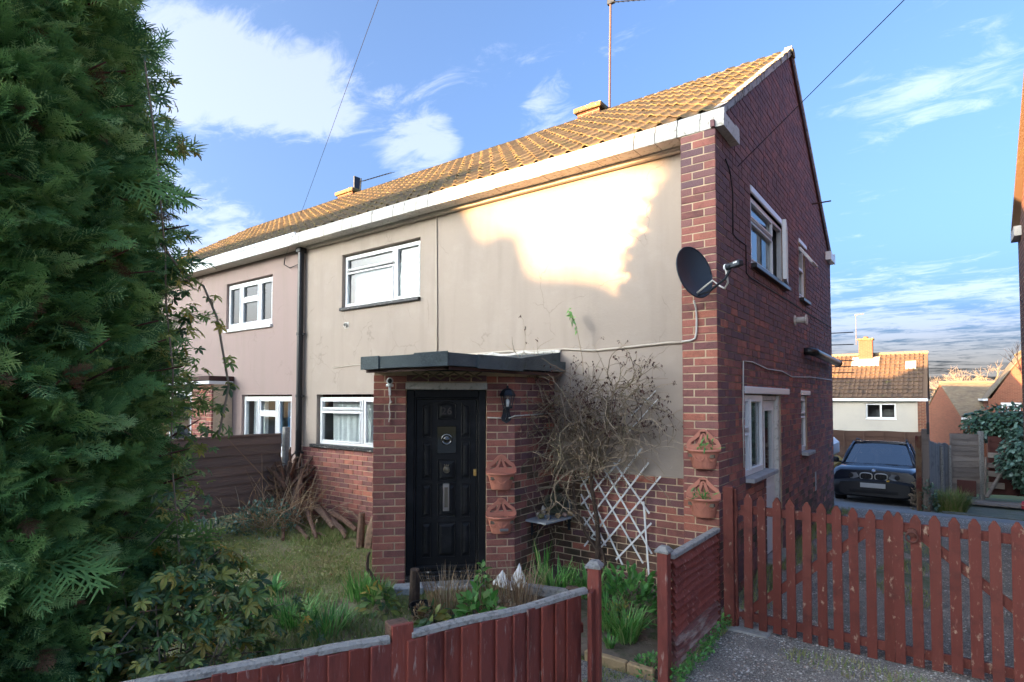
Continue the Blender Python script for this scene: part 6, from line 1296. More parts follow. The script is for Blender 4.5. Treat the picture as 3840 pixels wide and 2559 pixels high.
# ------------------------------------------------------------------ bare climbing rose
ro = thing('climbing_rose', 'bare climbing rose with dark shrivelled leaves tangled against the cream wall', 'shrub', (-1.33, .1, 0))
mb = MB(); mb.tube([(-1.30, .12, -.05), (-1.33, .12, .2), (-1.33, .13, .45), (-1.34, .12, .66), (-1.40, .12, .95), (-1.38, .08, 1.2)], [.038, .034, .028, .025, .022, .018], 8); mb.tube([(-1.33, .11, .3), (-1.46, .1, .46), (-1.58, .1, .7), (-1.62, .1, .9), (-1.60, .1, 1.1)], [.02, .018, .017, .016, .013], 7); mb.tube([(-1.22, .12, -.05), (-1.26, .13, .25), (-1.31, .12, .34)], [.022, .02, .018], 7); mb.build('trunk', M['bark'], ro)
segs, tipsl = [], []
def grow(p, d, L_, r, lev):
    k = max(3, int(L_ / .055)); pts = [p]
    for i in range(k):
        d = d + rng.normal(size=3) * np.array([.26, .14, .26]); d[2] -= .05 * (lev > 0); d[1] -= .25 * (p[1] > .2) - .2 * (p[1] < -.28)
        d /= np.linalg.norm(d); p = p + d * L_ / k
        p = p.copy(); p[1] = min(p[1], .255)
        if p[0] < -1.97: p[1] = min(p[1], .25)
        pts.append(p)
        if lev < 3 and rng.random() < (.30, .34, .22)[lev] and i > 0:
            nd = d + rng.normal(size=3) * np.array([.8, .35, .8]); grow(p, nd / np.linalg.norm(nd), L_ * rng.uniform(.3, .62), r * .62, lev + 1)
    segs.append((pts, r)); tipsl.append(p)
    if rng.random() < .6: tipsl.append(pts[len(pts) // 2])
for i in range(40):
    a = rng.uniform(-1.25, 1.25); p = np.array([-1.40 + .12 * rng.normal(), .10, 1.05 + .2 * rng.random()]); grow(p, np.array([math.sin(a) * 1.05, -.1, math.cos(a) * .9 + .1]), rng.uniform(.7, 1.25), .0095, 0)
for i in range(16): grow(np.array([-1.5 + .35 * rng.normal(), .08, 1.6 + .25 * rng.random()]), np.array([rng.normal() * .6, -.1, -.7]), rng.uniform(.4, .8), .005, 1)
for i in range(12): grow(np.array([-1.75, .05, 1.75 + .3 * rng.random()]), np.array([-.8, -.35, .25 * rng.normal() + .2]), rng.uniform(.5, .75), .006, 0)
for i in range(11): grow(np.array([-1.1, .1, 1.9 + .2 * rng.random()]), np.array([.9, -.05, .3 * rng.normal()]), rng.uniform(.5, .75), .006, 0)
Qs, rs = [], []
for pts, r in segs:
    P_ = np.array(pts); rad = np.linspace(r, r * .45, len(P_)); c = rng.random()
    for i in range(len(P_) - 1):
        d = P_[i + 1] - P_[i]; s = np.cross(d, (0.31, .95, .1)); s /= np.linalg.norm(s) + 1e-9; u = np.cross(d, s); u /= np.linalg.norm(u) + 1e-9
        o3 = [s, -.5 * s + .87 * u, -.5 * s - .87 * u]
        for j in range(3):
            A_, B_ = o3[j], o3[(j + 1) % 3]; Qs.append([P_[i] + A_ * rad[i], P_[i] + B_ * rad[i], P_[i + 1] + B_ * rad[i + 1], P_[i + 1] + A_ * rad[i + 1]]); rs.append(c)
quads('twigs', np.array(Qs), M['twig'], ro, np.array(rs))
mb = MB(); mb.tube([(-1.49, .1, 2.2), (-1.50, .1, 2.38), (-1.56, .1, 2.66), (-1.60, .1, 2.80), (-1.66, .1, 2.9)], [.006, .005, .0045, .004, .003], 5); mb.build('top_shoot', M['twig'], ro)
LF = np.array([[(0, 0, 0), (.35, .2, .04), (1, 0, -.05), (.35, -.2, .04)]])
tp = np.array(tipsl); keep = (tp[:, 2] > 1.55) & (rng.random(len(tp)) < .62); tp = tp[keep]; k = len(tp)
ax = rng.normal(size=(k, 3)) * .5 + (0, 0, -.7); quads('leaves', scatter(LF, tp, bas(ax, rng.normal(0, 1, k)), rng.uniform(.02, .05, k)), M['bronze'], ro, rng.random(k))
tp2 = np.concatenate([tp + rng.normal(size=tp.shape) * .012 for _ in range(2)]); k = len(tp2); ax = rng.normal(size=(k, 3)) * .5 + (0, 0, -.7); quads('leaves', scatter(LF, tp2, bas(ax, rng.normal(0, 1, k)), rng.uniform(.02, .04, k)), M['bronze'], ro, rng.random(k))
k = 22; tz = rng.random(k); P_ = np.stack([-1.56 - .11 * tz, np.full(k, .09), 2.68 + .26 * tz], -1); ax = rng.normal(size=(k, 3)) * .5 + (0, 0, -.8); quads('top_leaves', scatter(LF, P_, bas(ax, rng.normal(0, 1, k)), rng.uniform(.05, .10, k)), M['leaf'], ro, rng.random(k))

# ------------------------------------------------------------------ low plants
def blades(n, c, r, h, w, lean, curl=.6):
    """arching strap leaves, three quads each"""
    a = rng.random(n) * 2 * math.pi; rr = r * np.sqrt(rng.random(n)); b = np.stack([c[0] + rr * np.cos(a), c[1] + rr * np.sin(a), np.full(n, c[2])], -1)
    da = a + rng.normal(0, .6, n); L_ = h * rng.uniform(.6, 1.1, n); ln = lean * rng.uniform(.4, 1.3, n)
    d = np.stack([np.cos(da), np.sin(da)], -1); s = np.stack([-d[:, 1], d[:, 0], np.zeros(n)], -1); Q = []
    ts = [0, .35, .7, 1.]; P_ = []
    for t in ts:
        el = np.pi / 2 - ln * (.3 + t * curl * 1.6); 
        P_.append(el)
    pts = [b]
    for i in range(3):
        e = (P_[i] + P_[i + 1]) / 2; st = L_ * (ts[i + 1] - ts[i]); pts.append(pts[-1] + np.stack([d[:, 0] * np.cos(e) * st, d[:, 1] * np.cos(e) * st, np.sin(e) * st], -1))
    ws = [w * .7, w, w * .75, w * .08]
    for i in range(3): Q.append(np.stack([pts[i] - s * ws[i], pts[i] + s * ws[i], pts[i + 1] + s * ws[i + 1], pts[i + 1] - s * ws[i + 1]], 1))
    return np.stack(Q, 1).reshape(-1, 4, 3)
def clump(label, spots, mat='strap', group='clumps of strap leaves', name='strap_leaf_clump'):
    Q = np.concatenate([blades(*s) for s in spots]); o = quads(name, Q, M[mat], None, np.repeat(rng.random(len(Q) // 3), 3), stuff=False); tag(o, label, 'plant', group); return o
clump('strap leaved clump arching over the front of the flower bed', [(150, (-.40, -1.15, 0), .10, .30, .006, .9), (60, (-.62, -1.05, 0), .08, .34, .006, .6)])
clump('small green sprout alone on the bare soil of the flower bed', [(26, (-.43, -1.36, 0), .03, .12, .009, .8)])
clump('wild clump of strap leaves under the corner shelf', [(130, (-1.45, -.55, 0), .22, .34, .007, .9), (110, (-1.15, -.38, 0), .16, .32, .006, .9), (14, (-1.72, -.35, 0), .05, .5, .012, .4)])
clump('strap leaved clump on the lawn next to the firewood heap', [(90, (-3.15, -2.75, g0), .12, .24, .006, .8), (80, (-3.38, -3.0, g0), .12, .22, .006, .9)])
clump('dense strap leaved clump behind the broken fence post', [(150, (-2.85, -2.55, g0), .2, .30, .006, .9), (120, (-2.5, -2.45, g0), .18, .28, .006, .9)])
clump('strap leaved clump beside the porch step by the brick pier', [(90, (-2.95, -1.75, g0), .12, .30, .007, .6), (70, (-2.72, -1.72, g0), .1, .26, .007, .7)])
clump('tuft of dock like leaves on the grass near the vine', [(40, (-3.75, -2.2, g0), .10, .22, .016, 1.1)], mat='leaf')
LFB = np.array([[(0, 0, 0), (.4, .26, .05), (.75, .2, .02), (.42, 0, -.02)], [(0, 0, 0), (.42, 0, -.02), (.75, -.2, .02), (.4, -.26, .05)], [(.42, 0, -.02), (.75, .2, .02), (1, 0, -.08), (.75, -.2, .02)]])
def bush(label, c, rad, n, size, mat='leaf', name='leafy_shrub', droop=0., stems=14, cat='shrub', rr=(.55, 1.)):
    d = rng.normal(size=(n, 3)); d /= np.linalg.norm(d, axis=1)[:, None]; d[:, 2] = np.abs(d[:, 2]) * 1. ; P_ = np.array(c) + d * np.array(rad) * rng.uniform(*rr, n)[:, None]
    ax = d + rng.normal(size=(n, 3)) * .5; ax[:, 2] += .25 - droop; o = quads('leaves', scatter(LFB, P_, bas(ax, rng.normal(0, .6, n)), rng.uniform(*size, n)), M[mat], None, np.repeat(rng.random(n), 3))
    t = thing(name, label, cat, tuple(c)); kid(o, t)
    if stems:
        mb = MB()
        for i in range(stems): q = P_[rng.integers(n)]; mb.tube([(c[0] + .2 * rad[0] * rng.normal(), c[1] + .2 * rad[1] * rng.normal(), c[2] - .02), (np.array(c) + q) / 2 + (0, 0, .05), q], [.005, .004, .002], 4, a=rng.random())
        mb.build('stems', M['twig'], t)['kind'] = 'stuff'
    return t
bush('glossy green broad leaved shrub filling the bed under the broken trellis', (-.62, -.62, .0), (.34, .3, .42), 420, (.05, .10))
bush('blue green small leaved plant in the middle of the flower bed', (-.52, -.98, .0), (.18, .14, .26), 260, (.025, .045), mat='vine')
bush('bright green creeping weed at the foot of the red post', (-.03, -1.5, -.01), (.14, .22, .10), 240, (.02, .04))
bush('bramble with dark round leaves under the lap fence', (-6.35, -.75, -.03), (.55, .5, .50), 520, (.04, .075), mat='ivy', name='bramble')
bush('bramble trailing in front of the lap fence near the vine', (-6.6, -1.5, -.03), (.35, .6, .35), 300, (.04, .07), mat='ivy', name='bramble')
bush('pale green drooping seedling with bright leaves beside the door', (-1.83, -1.22, .15), (.06, .06, .24), 60, (.05, .09), mat='strap', droop=1.2, stems=3, name='seedling', cat='plant')
bush('hellebore with long fingered leaves behind the front fence', (-1.52, -1.62, .0), (.24, .16, .30), 130, (.09, .14), mat='strap', droop=.5, name='hellebore', cat='plant')
bush('grey green drooping hellebore right of the black pot', (-1.80, -1.9, .0), (.14, .12, .18), 70, (.08, .12), mat='vine', droop=.8, name='hellebore', cat='plant')
bush('grey green drooping plant in front of the brick pier', (-2.55, -1.85, -.02), (.22, .16, .22), 90, (.07, .11), mat='vine', droop=.8, name='hellebore', cat='plant')
bush('crisp brown dead flower head standing over the front fence', (-1.90, -1.95, .05), (.075, .075, .14), 170, (.03, .045), mat='straw', name='dead_flower', cat='plant', rr=(.2, 1.))
bush('brown dead leaves heaped at the right of the old border', (-1.42, -1.5, .05), (.2, .14, .15), 230, (.04, .06), mat='straw', name='dead_leaves', cat='plant', rr=(.2, 1.))
ds_ = thing('dead_plant', 'straw coloured dead stems standing in front of the door step', 'plant', (-1.85, -1.4, 0)); Q = []
for (c, n, h, r) in (((-1.95, -1.6, 0), 120, .42, .14), ((-1.55, -1.05, 0), 150, .42, .2), ((-1.75, -1.35, 0), 120, .4, .22), ((-1.35, -1.25, 0), 90, .32, .16)): Q.append(blades(n, c, r, h, .0032, .75, .3))
Q = np.concatenate(Q); quads('stems', Q, M['straw'], ds_, np.repeat(rng.random(len(Q) // 3), 3))
st = thing('dry_bramble', 'tangle of dry bramble stems heaped between lap fence and root stump', 'plant', (-6.7, -.5, 0)); Q = []
for i in range(260):
    p = np.array([-6.55 + .35 * rng.normal(), -.45 + .33 * rng.normal(), .02]); d = rng.normal(size=3) * np.array([.5, .4, .3]) + (0, 0, .35); m_ = p + d * .5 + (0, 0, .08); e = p + d * rng.uniform(.7, 1.1); e[2] = max(e[2], .02); m_[2] = max(m_[2], .05)
    Q.append(strip(p, m_, .004, .004, (.4, -.9, .2))); Q.append(strip(m_, e, .004, .0015, (.4, -.9, .2)))
quads('stems', np.array(Q), M['straw'], st, np.repeat(rng.random(260), 2))
mb = MB(); mb.tube([(-2.83, -1.55, -.05), (-2.87, -1.62, .12), (-2.93, -1.68, .25), (-2.90, -1.70, .38), (-2.87, -1.7, .42)], [.022, .02, .018, .014, .012], 7); tag(mb.build('dead_stick', M['log']), 'crooked dead stick standing against the white step', 'stick')
# grass of the lawn, weeds along the drive
def grass(name, n, xr, yr, inside, hgt, mat, seed_scale=.9, off=-.03, wid=.0055, patch=True):
    x = rng.uniform(*xr, n); y = rng.uniform(*yr, n)
    nz2 = np.sin(x * 2.1 + 1) * np.sin(y * 2.7 + x) + .6 * np.sin(x * 6.3 + y * 4.9) * np.sin(y * 7.1 - x * 3)
    keep = inside(x, y) & (rng.random(n) < np.clip(.62 + .45 * nz2, .12, 1.) if patch else inside(x, y)); x, y, nz2 = x[keep], y[keep], nz2[keep]; n = len(x)
    z = hz(x, y) + off; h = hgt(x, y) * rng.uniform(.5, 1.25, n); a = rng.random(n) * 6.283; l = rng.uniform(.2, .9, n)
    s = np.stack([np.cos(a), np.sin(a), 0 * a], -1) * wid; tpv = np.stack([np.cos(a + 1.2) * h * l, np.sin(a + 1.2) * h * l, h], -1); b = np.stack([x, y, z], -1)
    V = np.stack([b - s, b + s, b + tpv], 1).reshape(-1, 3); o = arrays(name, V, np.arange(len(V)).reshape(-1, 3), M[mat], None, np.clip(.5 - .3 * nz2 + rng.normal(0, .22, n), 0, .98), n=3); o['kind'] = 'stuff'; return o
ing = lambda x, y: (x < fence_x(y) - .04) & ~((x > -3.05) & (x < -1.9) & (y > -1.6 + 0 * x) & (y > x + 1.45)) & ~((x > -1.95) & (y > -1.6))
tag(grass('grass', 230000, (-7.1, 0), (-5.6, .28), ing, lambda x, y: .030 + .05 * ((y > -.9) & (x < -5)) + .04 * ((np.abs(x + 1.8) < .9) & (y < -2)) + .03 * (x > fence_x(y) - .25), 'grass'), 'thin worn grass and bare soil of the front lawn', 'lawn')
wd = lambda x, y: ((x < .28 + .1 * np.sin(y * 3)) & (y > .1) & (y < 6.8) & (x > .0)) | (((x - 1.15) ** 2 * .6 + (y + .62) ** 2 * 6 < .18)) | ((np.abs(x - 1.35 - .1 * np.sin(y * 2)) < .22) & (y > .8) & (y < 6) & (np.sin(y * 5) > -.2)) | ((x > .06) & (x < .20) & (y > -1.6) & (y < -.35)) | ((y < -2.3) & (x < fence_x(y) + .14) & (x > fence_x(y) + .03)) | ((x > .2) & (x < .5) & (np.abs(y + 1.9) < .2))
tag(grass('weeds', 60000, (-1.2, 2.6), (-5, 6.9), wd, lambda x, y: .05 + .05 * (x < .3), 'grass', off=-.012, wid=.004, patch=False), 'low green weeds along the wall and through the gravel', 'weeds')
k = 900; P_ = np.stack([.10 + .10 * rng.random(k), -1.62 + 1.35 * rng.random(k), .01 + .09 * rng.random(k) ** 1.5], -1); P_[:, 0] += .07 * rng.random(k) * (P_[:, 1] < -.9)
ax = rng.normal(size=(k, 3)) * .6 + (.5, 0, .6); gc = quads('ground_cover', scatter(LFB, P_, bas(ax, rng.normal(0, .6, k)), rng.uniform(.018, .034, k)), M['leaf'], None, np.repeat(rng.random(k), 3)); tag(gc, 'green creeping weed along the foot of the panel fence', 'weeds')
# loose stones of the drive
k = 42000; x = rng.uniform(-1.2, 2.7, k); y = np.where(rng.random(k) < .62, rng.uniform(-3.2, .3, k), rng.uniform(.3, 7.5, k)); kp = (x > fence_x(y) + .05) & ((y < -1.65) | (x > .12)); x, y = x[kp], y[kp]; k = len(x)
oc = np.array([(1, 0, 0), (0, 1, 0), (-1, 0, 0), (0, -1, 0), (0, 0, .7), (.6, .6, -.3)]); ft = np.array([(0, 1, 4), (1, 2, 4), (2, 3, 4), (3, 0, 4)])
sz = rng.uniform(.004, .0135, k); a = rng.random(k) * 6.28; ca, sa = np.cos(a), np.sin(a)
Rm = np.stack([np.stack([ca, -sa * .75, 0 * a], -1), np.stack([sa, ca * .75, 0 * a], -1), np.stack([0 * a, 0 * a, .7 + 0 * a], -1)], 1)
V = np.einsum('nij,vj->nvi', Rm, oc) * sz[:, None, None] + np.stack([x, y, hz(x, y) - .010], -1)[:, None, :]
F = (ft[None] + (np.arange(k) * 6)[:, None, None]).reshape(-1, 3); o = arrays('gravel_stones', V.reshape(-1, 3), F, M['pebble'], None, np.repeat(rng.random(k), 4), n=3); o['kind'] = 'stuff'; tag(o, 'loose pale and dark stones of the gravel drive', 'gravel')
# fallen leaves and chips on lawn and soil
k = 2600; x = rng.uniform(-6.5, .05, k); y = rng.uniform(-4.5, .2, k); kp = x < fence_x(y) - .05; P_ = np.stack([x, y, np.full(k, -.012)], -1)[kp]; k = len(P_); ax = rng.normal(size=(k, 3)) + (0, 0, .1); ax[:, 2] *= .3
o = quads('fallen_leaves', scatter(LF, P_, bas(ax, rng.normal(0, .3, k)), rng.uniform(.02, .05, k)), M['straw'], None, rng.random(k)); tag(o, 'small dry leaves lying on lawn and flower bed', 'leaves')

# ------------------------------------------------------------------ beyond the gate
bpz = -.50
wp = thing('fence_post', 'thick old timber post stained red on one side with a metal bracket on top', 'post', (1.30, 9.6, -.45))
mb = MB(); mb.box(1.20, 1.30, 9.5, 9.62, -.7, 1.16, bev=.012); mb.build('post', MAT('old_post', (.20, .13, .07), .9, noise=[((.12, .025, .02), 1.6, .45, .56, (1, 1, .8)), ((.09, .06, .04), 12, .5, .7, (1, 1, .15))], bump=[(20, .5, (1, 1, .1))]), wp)
mb = MB(); mb.box(1.31, 1.44, 9.52, 9.66, -.7, 1.30, bev=.012); mb.build('second_post', M['fargrey'], wp); mb = MB(); mb.box(1.40, 1.45, 9.5, 9.53, 1.2, 1.45, bev=.005); mb.build('bracket', M['metal_dark'], wp)
bfn = thing('upright_board_fence', 'grey fence of upright boards running back from the old timber post', 'fence', (1.6, 11.8, -.6))
a, b = np.array([1.42, 9.75]), np.array([1.78, 13.9]); n = 26; d = (b - a) / n
for i in range(n):
    p = a + d * i; f = frame((*p, 0), (*d, 0)); zb = float(hz(*p)); mb = MB(); mb.box(.0, np.hypot(*d) * .97, -.008, .008, zb, zb + 1.50 + .02 * rng.normal(), f); mb.build('board', M['fargrey'], bfn)
for t in (.52, 1.):
    p = a + (b - a) * t; zb = float(hz(*p)); mb = MB(); mb.box(p[0] + .01, p[0] + .06, p[1] - .05, p[1] + .02, zb, zb + 1.46); mb.build('batten', M['greywood'], bfn)
def lapfence(label, a, b, z0, z1, mat, posts=(0, 1), pmat='greywood', n=11):
    t = thing('lap_fence', label, 'fence', ((a[0] + b[0]) / 2, (a[1] + b[1]) / 2, z0)); a, b = np.array(a), np.array(b); L_ = np.hypot(*(b - a)); f = frame((*a, 0), (*(b - a), 0)); h = (z1 - z0) / n
    for i in range(n):
        mb = MB(); w = .006 * rng.normal(); mb.grid([f([(x, yy, z0 + i * h + dz + .012 * math.sin(x * 4 + i * 2)) for x in np.linspace(0.02, L_ - .02, 9)]) for yy, dz in ((-.018, 0), (-.002, h * 1.1), (.012, h * 1.1), (.0, 0), (-.018, 0))]); mb.build('board', M[mat], t)
    for k in np.linspace(.02, L_ - .06, max(2, int(L_ / .55) + 1)):
        mb = MB(); mb.box(k, k + .035, -.04, -.019, z0, z1, f); mb.build('batten', M[mat], t)
    for p in posts:
        x = p * L_; mb = MB(); mb.box(x - .05, x + .05, -.06, .05, z0 - .2, z1 + .1, f, bev=.008); mb.build('post', M[pmat], t)
    return t
M['farbrown'] = MAT('brown_lap_board', None, .9, rnd=[(.14, .075, .05), (.18, .10, .065), (.16, .10, .075)], noise=[((.08, .05, .04), 4, .5, .75, (.3, .3, 1.5), .7)])
M['farred'] = MAT('red_brown_board', None, .9, rnd=[(.10, .035, .028), (.13, .05, .04)])
lapfence('brown lap fence panel behind the parked car', (-1.62, 16.9), (1.28, 17.5), -.95, .86, 'farbrown', posts=(0, .995))
lapfence('grey lap fence panel behind the car at the left', (-4.2, 16.4), (-1.75, 16.85), -.95, .92, 'fargrey', posts=(0, .93))
lapfence('lower grey lap fence right behind the car mirror', (1.36, 17.4), (2.4, 17.6), -.95, .45, 'fargrey', posts=())
lapfence('grey lap fence panel next to the ivy', (1.80, 14.3), (2.50, 14.6), -.62, .98, 'fargrey', posts=(.98,))
lapfence('red brown lap fence panel half under the ivy', (2.62, 14.7), (4.4, 15.0), -.62, .92, 'farred', posts=())
mb = MB(); mb.box(1.95, 2.35, 13.95, 14.0, -.62, -.2, bev=.01); tag(mb.build('fence_board', M['farred']), 'brown board with a handle leaning on the grey fence', 'board')
for i, (x0, x1, z0, z1, lab) in enumerate(((2.62, 3.0, .38, .52, 'topmost grey board of the leaning stack'), (2.6, 3.0, .12, .25, 'second grey board of the leaning stack'), (2.6, 3.05, -.10, .04, 'tilted grey board of the leaning stack'), (2.6, 2.95, -.42, -.26, 'lowest grey board of the leaning stack'))):
    f = frame((x0, 14.45, z0), (1, -.1, -.08 * (i == 2))); mb = MB(); mb.box(0, x1 - x0, -.02, .02, 0, z1 - z0, f, bev=.008); tag(mb.build('loose_board', M['fargrey']), lab, 'board', 'boards leaning against the fence by the ivy')
log('loose_post', (2.55, 13.9, -.60), (2.86, 14.2, .0), .045, mat='fargrey', label='grey fence post leaning on its end beside the ivy', cat='post', bend=0)
log('loose_post', (2.54, 14.35, -.60), (2.58, 14.4, .4), .03, mat='fargrey', label='thin upright batten beside the leaning boards', cat='post', bend=0)
pal = thing('wooden_pallet', 'flat low stack of mossy boards lying on the paving before the ivy', 'boards', (2.5, 12.9, -.6))
for i in range(5):
    f = frame((1.95, 12.75 + i * .16, float(hz(2, 12.8)) + .06), (1, .02, 0)); mb = MB(); mb.box(0, 1.35, 0, .14, -.02, .01 + .006 * rng.normal(), f, bev=.004); mb.build('board', M['fargrey'], pal)
mb = MB(); mb.box(1.74, 1.98, 12.45, 12.65, float(hz(1.8, 12.5)) - .02, float(hz(1.8, 12.5)) + .15, bev=.02); tag(mb.build('stone_block', M['pinkbrick']), 'pinkish block lying at the left end of the mossy boards', 'block')
rs_ = thing('red_scoop', 'red plastic scoop lying on its side at the right end of the boards', 'scoop', (3.2, 12.2, -.6)); f = frame((3.12, 12.35, float(hz(3.1, 12.3)) + .12), (.9, -.3, -.15))
mb = MB(); mb.grid([f([(x, .10 * math.cos(a), .13 * math.sin(a) * (1 - .4 * x / .35)) for a in np.linspace(-.4, 3.5, 10)]) for x in (0, .1, .2, .3, .35)]); mb.grid([f([(x, .09 * math.cos(a), .12 * math.sin(a) * (1 - .4 * x / .35)) for a in np.linspace(3.5, -.4, 10)]) for x in (0, .1, .2, .3, .35)]); mb.build('bowl', M['pinkplastic'], rs_); mb = MB(); mb.tube(f([(-.02, -.11, .06), (.2, -.12, .0), (.42, -.1, -.06)]), .012, 6); mb.build('rim', M['terracotta'], rs_)
iv = thing('ivy_hedge', 'big mound of dark variegated ivy swallowing the fence at the right', 'hedge', (3.6, 14.2, -.6))
n = 5200; d = rng.normal(size=(n, 3)); d /= np.linalg.norm(d, axis=1)[:, None]; d[:, 1] = -np.abs(d[:, 1]); cI = np.where((rng.random(n) < .7)[:, None], np.array([4.15, 14.3, .45]), np.array([3.3, 15.2, 1.25])); rI = np.where((cI[:, :1] > 4), np.array([1.35, 1.0, 1.1]), np.array([1.2, .6, .55]))
P_ = cI + d * rI * (rng.uniform(.85, 1.02, n) + .05 * np.sin(d[:, 0] * 9) * np.sin(d[:, 2] * 8))[:, None]; P_[:, 2] = np.maximum(P_[:, 2], -.6); ax = d + rng.normal(size=(n, 3)) * .5 - (0, 0, .9)
quads('leaves', scatter(LFB * np.array([1, 1.5, 1]), P_, bas(ax, rng.normal(0, .5, n)), rng.uniform(.07, .13, n)), M['ivy'], iv, np.repeat(np.clip(rng.random(n) * .5 + .45 * (P_[:, 2] > 1.0) * rng.random(n), 0, .97), 3))
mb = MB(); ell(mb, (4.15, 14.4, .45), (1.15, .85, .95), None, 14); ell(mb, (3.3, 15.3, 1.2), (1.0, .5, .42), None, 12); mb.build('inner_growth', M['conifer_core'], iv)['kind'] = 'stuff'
clump('yellow green grass tussock at the foot of the old timber post', [(700, (1.78, 10.35, -.52), .28, .55, .008, .8)], mat='grass', name='grass_tussock', group=None)
bush('ivy climbing the foot of the old timber post', (1.42, 9.5, -.46), (.14, .12, .75), 170, (.05, .08), mat='ivy', name='ivy', cat='plant', rr=(.7, 1.))
bush('grey dry shrub beside the car wheel', (1.22, 10.3, -.5), (.12, .5, .75), 260, (.07, .12), mat='straw' if 0 else 'twig', name='dry_shrub', cat='shrub')
def bare_tree(label, c, h, n, mat, spread=.6, group=None):
    t = thing('bare_tree', label, 'tree', tuple(c), group); mb = MB(); c = np.array(c, float)
    mb.tube([c, c + (0, 0, h * .4), c + (.03, 0, h * .6)], [h * .02, h * .014, h * .01], 6); mb.build('trunk', M[mat], t); Qs = []
    def g(p, d, L_, w, lev):
        e = p + d * L_; Qs.append(strip(p, e, w, w * .6, (-.3, -.9, .1))); Qs.append(strip(p, e, w, w * .6, (.9, -.3, .1)))
        if lev < 4:
            for _ in range(3): nd = d + rng.normal(size=3) * spread * .6 + (0, 0, .08); g(p + d * L_ * rng.uniform(.5, 1), nd / np.linalg.norm(nd), L_ * rng.uniform(.5, .75), w * .6, lev + 1)
    for i in range(n): a = rng.random() * 6.28; d = np.array([math.cos(a) * spread, math.sin(a) * spread, 1]); g(c + (0, 0, h * rng.uniform(.25, .55)), d / np.linalg.norm(d), h * .28, h * .006, 0)
    quads('crown', np.array(Qs), M[mat], t, rng.random(len(Qs))); return t
M['pale_twig'] = MAT('pale_twig', (.30, .23, .16), .9)
bare_tree('bare pale tree far behind the bungalow roof', (4.6, 64, -2.5), 8.4, 9, 'pale_twig', 1.1)
bare_tree('second bare pale tree far behind the bungalow roof', (2.6, 66, -2.5), 7.7, 6, 'pale_twig', 1.0)
bare_tree('leafless dark young tree at the right edge in front of the brick house', (4.55, 19.5, -1.4), 5.0, 4, 'log', .45)
# unseen hedge added across the street, its top shaped for the shadow on the front
hx = -30.0; DXH = (-hx + .29) * math.tan(SUN_AZ); hd = thing('shading_hedge', 'unseen tall hedge across the street with its top shaped for the shadow on the front', 'hedge', (-1 - DXH, hx, 0))
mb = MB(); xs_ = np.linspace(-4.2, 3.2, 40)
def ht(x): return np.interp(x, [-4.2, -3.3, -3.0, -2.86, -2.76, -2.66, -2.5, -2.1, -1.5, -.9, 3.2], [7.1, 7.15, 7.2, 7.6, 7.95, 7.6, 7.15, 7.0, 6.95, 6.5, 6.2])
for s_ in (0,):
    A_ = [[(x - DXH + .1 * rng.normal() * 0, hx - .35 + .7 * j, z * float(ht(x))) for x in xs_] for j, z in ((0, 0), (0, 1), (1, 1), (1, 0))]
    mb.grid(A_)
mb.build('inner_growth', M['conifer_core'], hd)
n = 5000; x = rng.uniform(-4.2, 3.2, n); z = rng.random(n) ** .6 * ht(x) + .05; P_ = np.stack([x - DXH, hx + .4 + .05 * rng.normal(size=n), z], -1); quads('leaves', scatter(LFB, P_, bas(rng.normal(size=(n, 3)) + (0, 1, .4), rng.normal(0, 1, n)), rng.uniform(.1, .2, n)), M['ivy'], hd, np.repeat(rng.random(n), 3))

# ------------------------------------------------------------------ the parked car
car = thing('parked_car', 'dark blue four wheel drive car parked behind the house facing the gate', 'car', (.30, 13.2, -.65))
cz = float(hz(.3, 12.4)) + .0; f = frame((.30, 10.98, cz), (1, 0, .0), v=np.array([0.0, 1, -.095]) / math.hypot(1, .095), w=(0, .095, 1))
def loft(mb, st, mi=0):
    rows = []
    for y, prof in st:
        full = [(-x, z) for x, z in prof[::-1]] + [(x, z) for x, z in prof]
        rows.append(f([(x, y, z) for x, z in full]))
    mb.grid([r for r in rows]); mb.add(rows[0], [tuple(range(len(rows[0])))[::-1]]); mb.add(rows[-1], [tuple(range(len(rows[-1])))])
mb = MB()
loft(mb, [(.10, [(.30, .66), (.62, .655), (.74, .65), (.80, .645), (.80, .60), (.80, .58)][::-1]),
          (.12, [(.80, .56), (.845, .60), (.85, .70), (.80, .80), (.70, .855), (.0, .88)]), (.22, [(.86, .50), (.90, .62), (.90, .74), (.86, .85), (.72, .915), (.0, .945)]),
          (.6, [(.90, .46), (.925, .62), (.925, .78), (.88, .92), (.74, .97), (.0, 1.0)]), (1.30, [(.91, .42), (.93, .62), (.93, .85), (.89, .985), (.76, 1.03), (.0, 1.055)]),
          (1.8, [(.91, .38), (.93, .6), (.93, .88), (.885, 1.02), (.8, 1.05), (.0, 1.06)]), (4.0, [(.91, .38), (.93, .6), (.93, .88), (.885, 1.04), (.8, 1.07), (.0, 1.07)]), (4.5, [(.82, .42), (.86, .6), (.86, .86), (.80, 1.0), (.7, 1.03), (.0, 1.03)])][1:])
mb.build('body', M['car_paint'], car, smooth=True)
mb = MB()   # roof and pillars
loft(mb, [(2.02, [(.60, 1.60), (.58, 1.635), (.3, 1.655), (.0, 1.66)]), (2.6, [(.645, 1.625), (.61, 1.67), (.3, 1.69), (.0, 1.695)]), (3.8, [(.63, 1.61), (.60, 1.65), (.3, 1.67), (.0, 1.675)]), (4.25, [(.58, 1.53), (.55, 1.56), (.3, 1.575), (.0, 1.58)])])
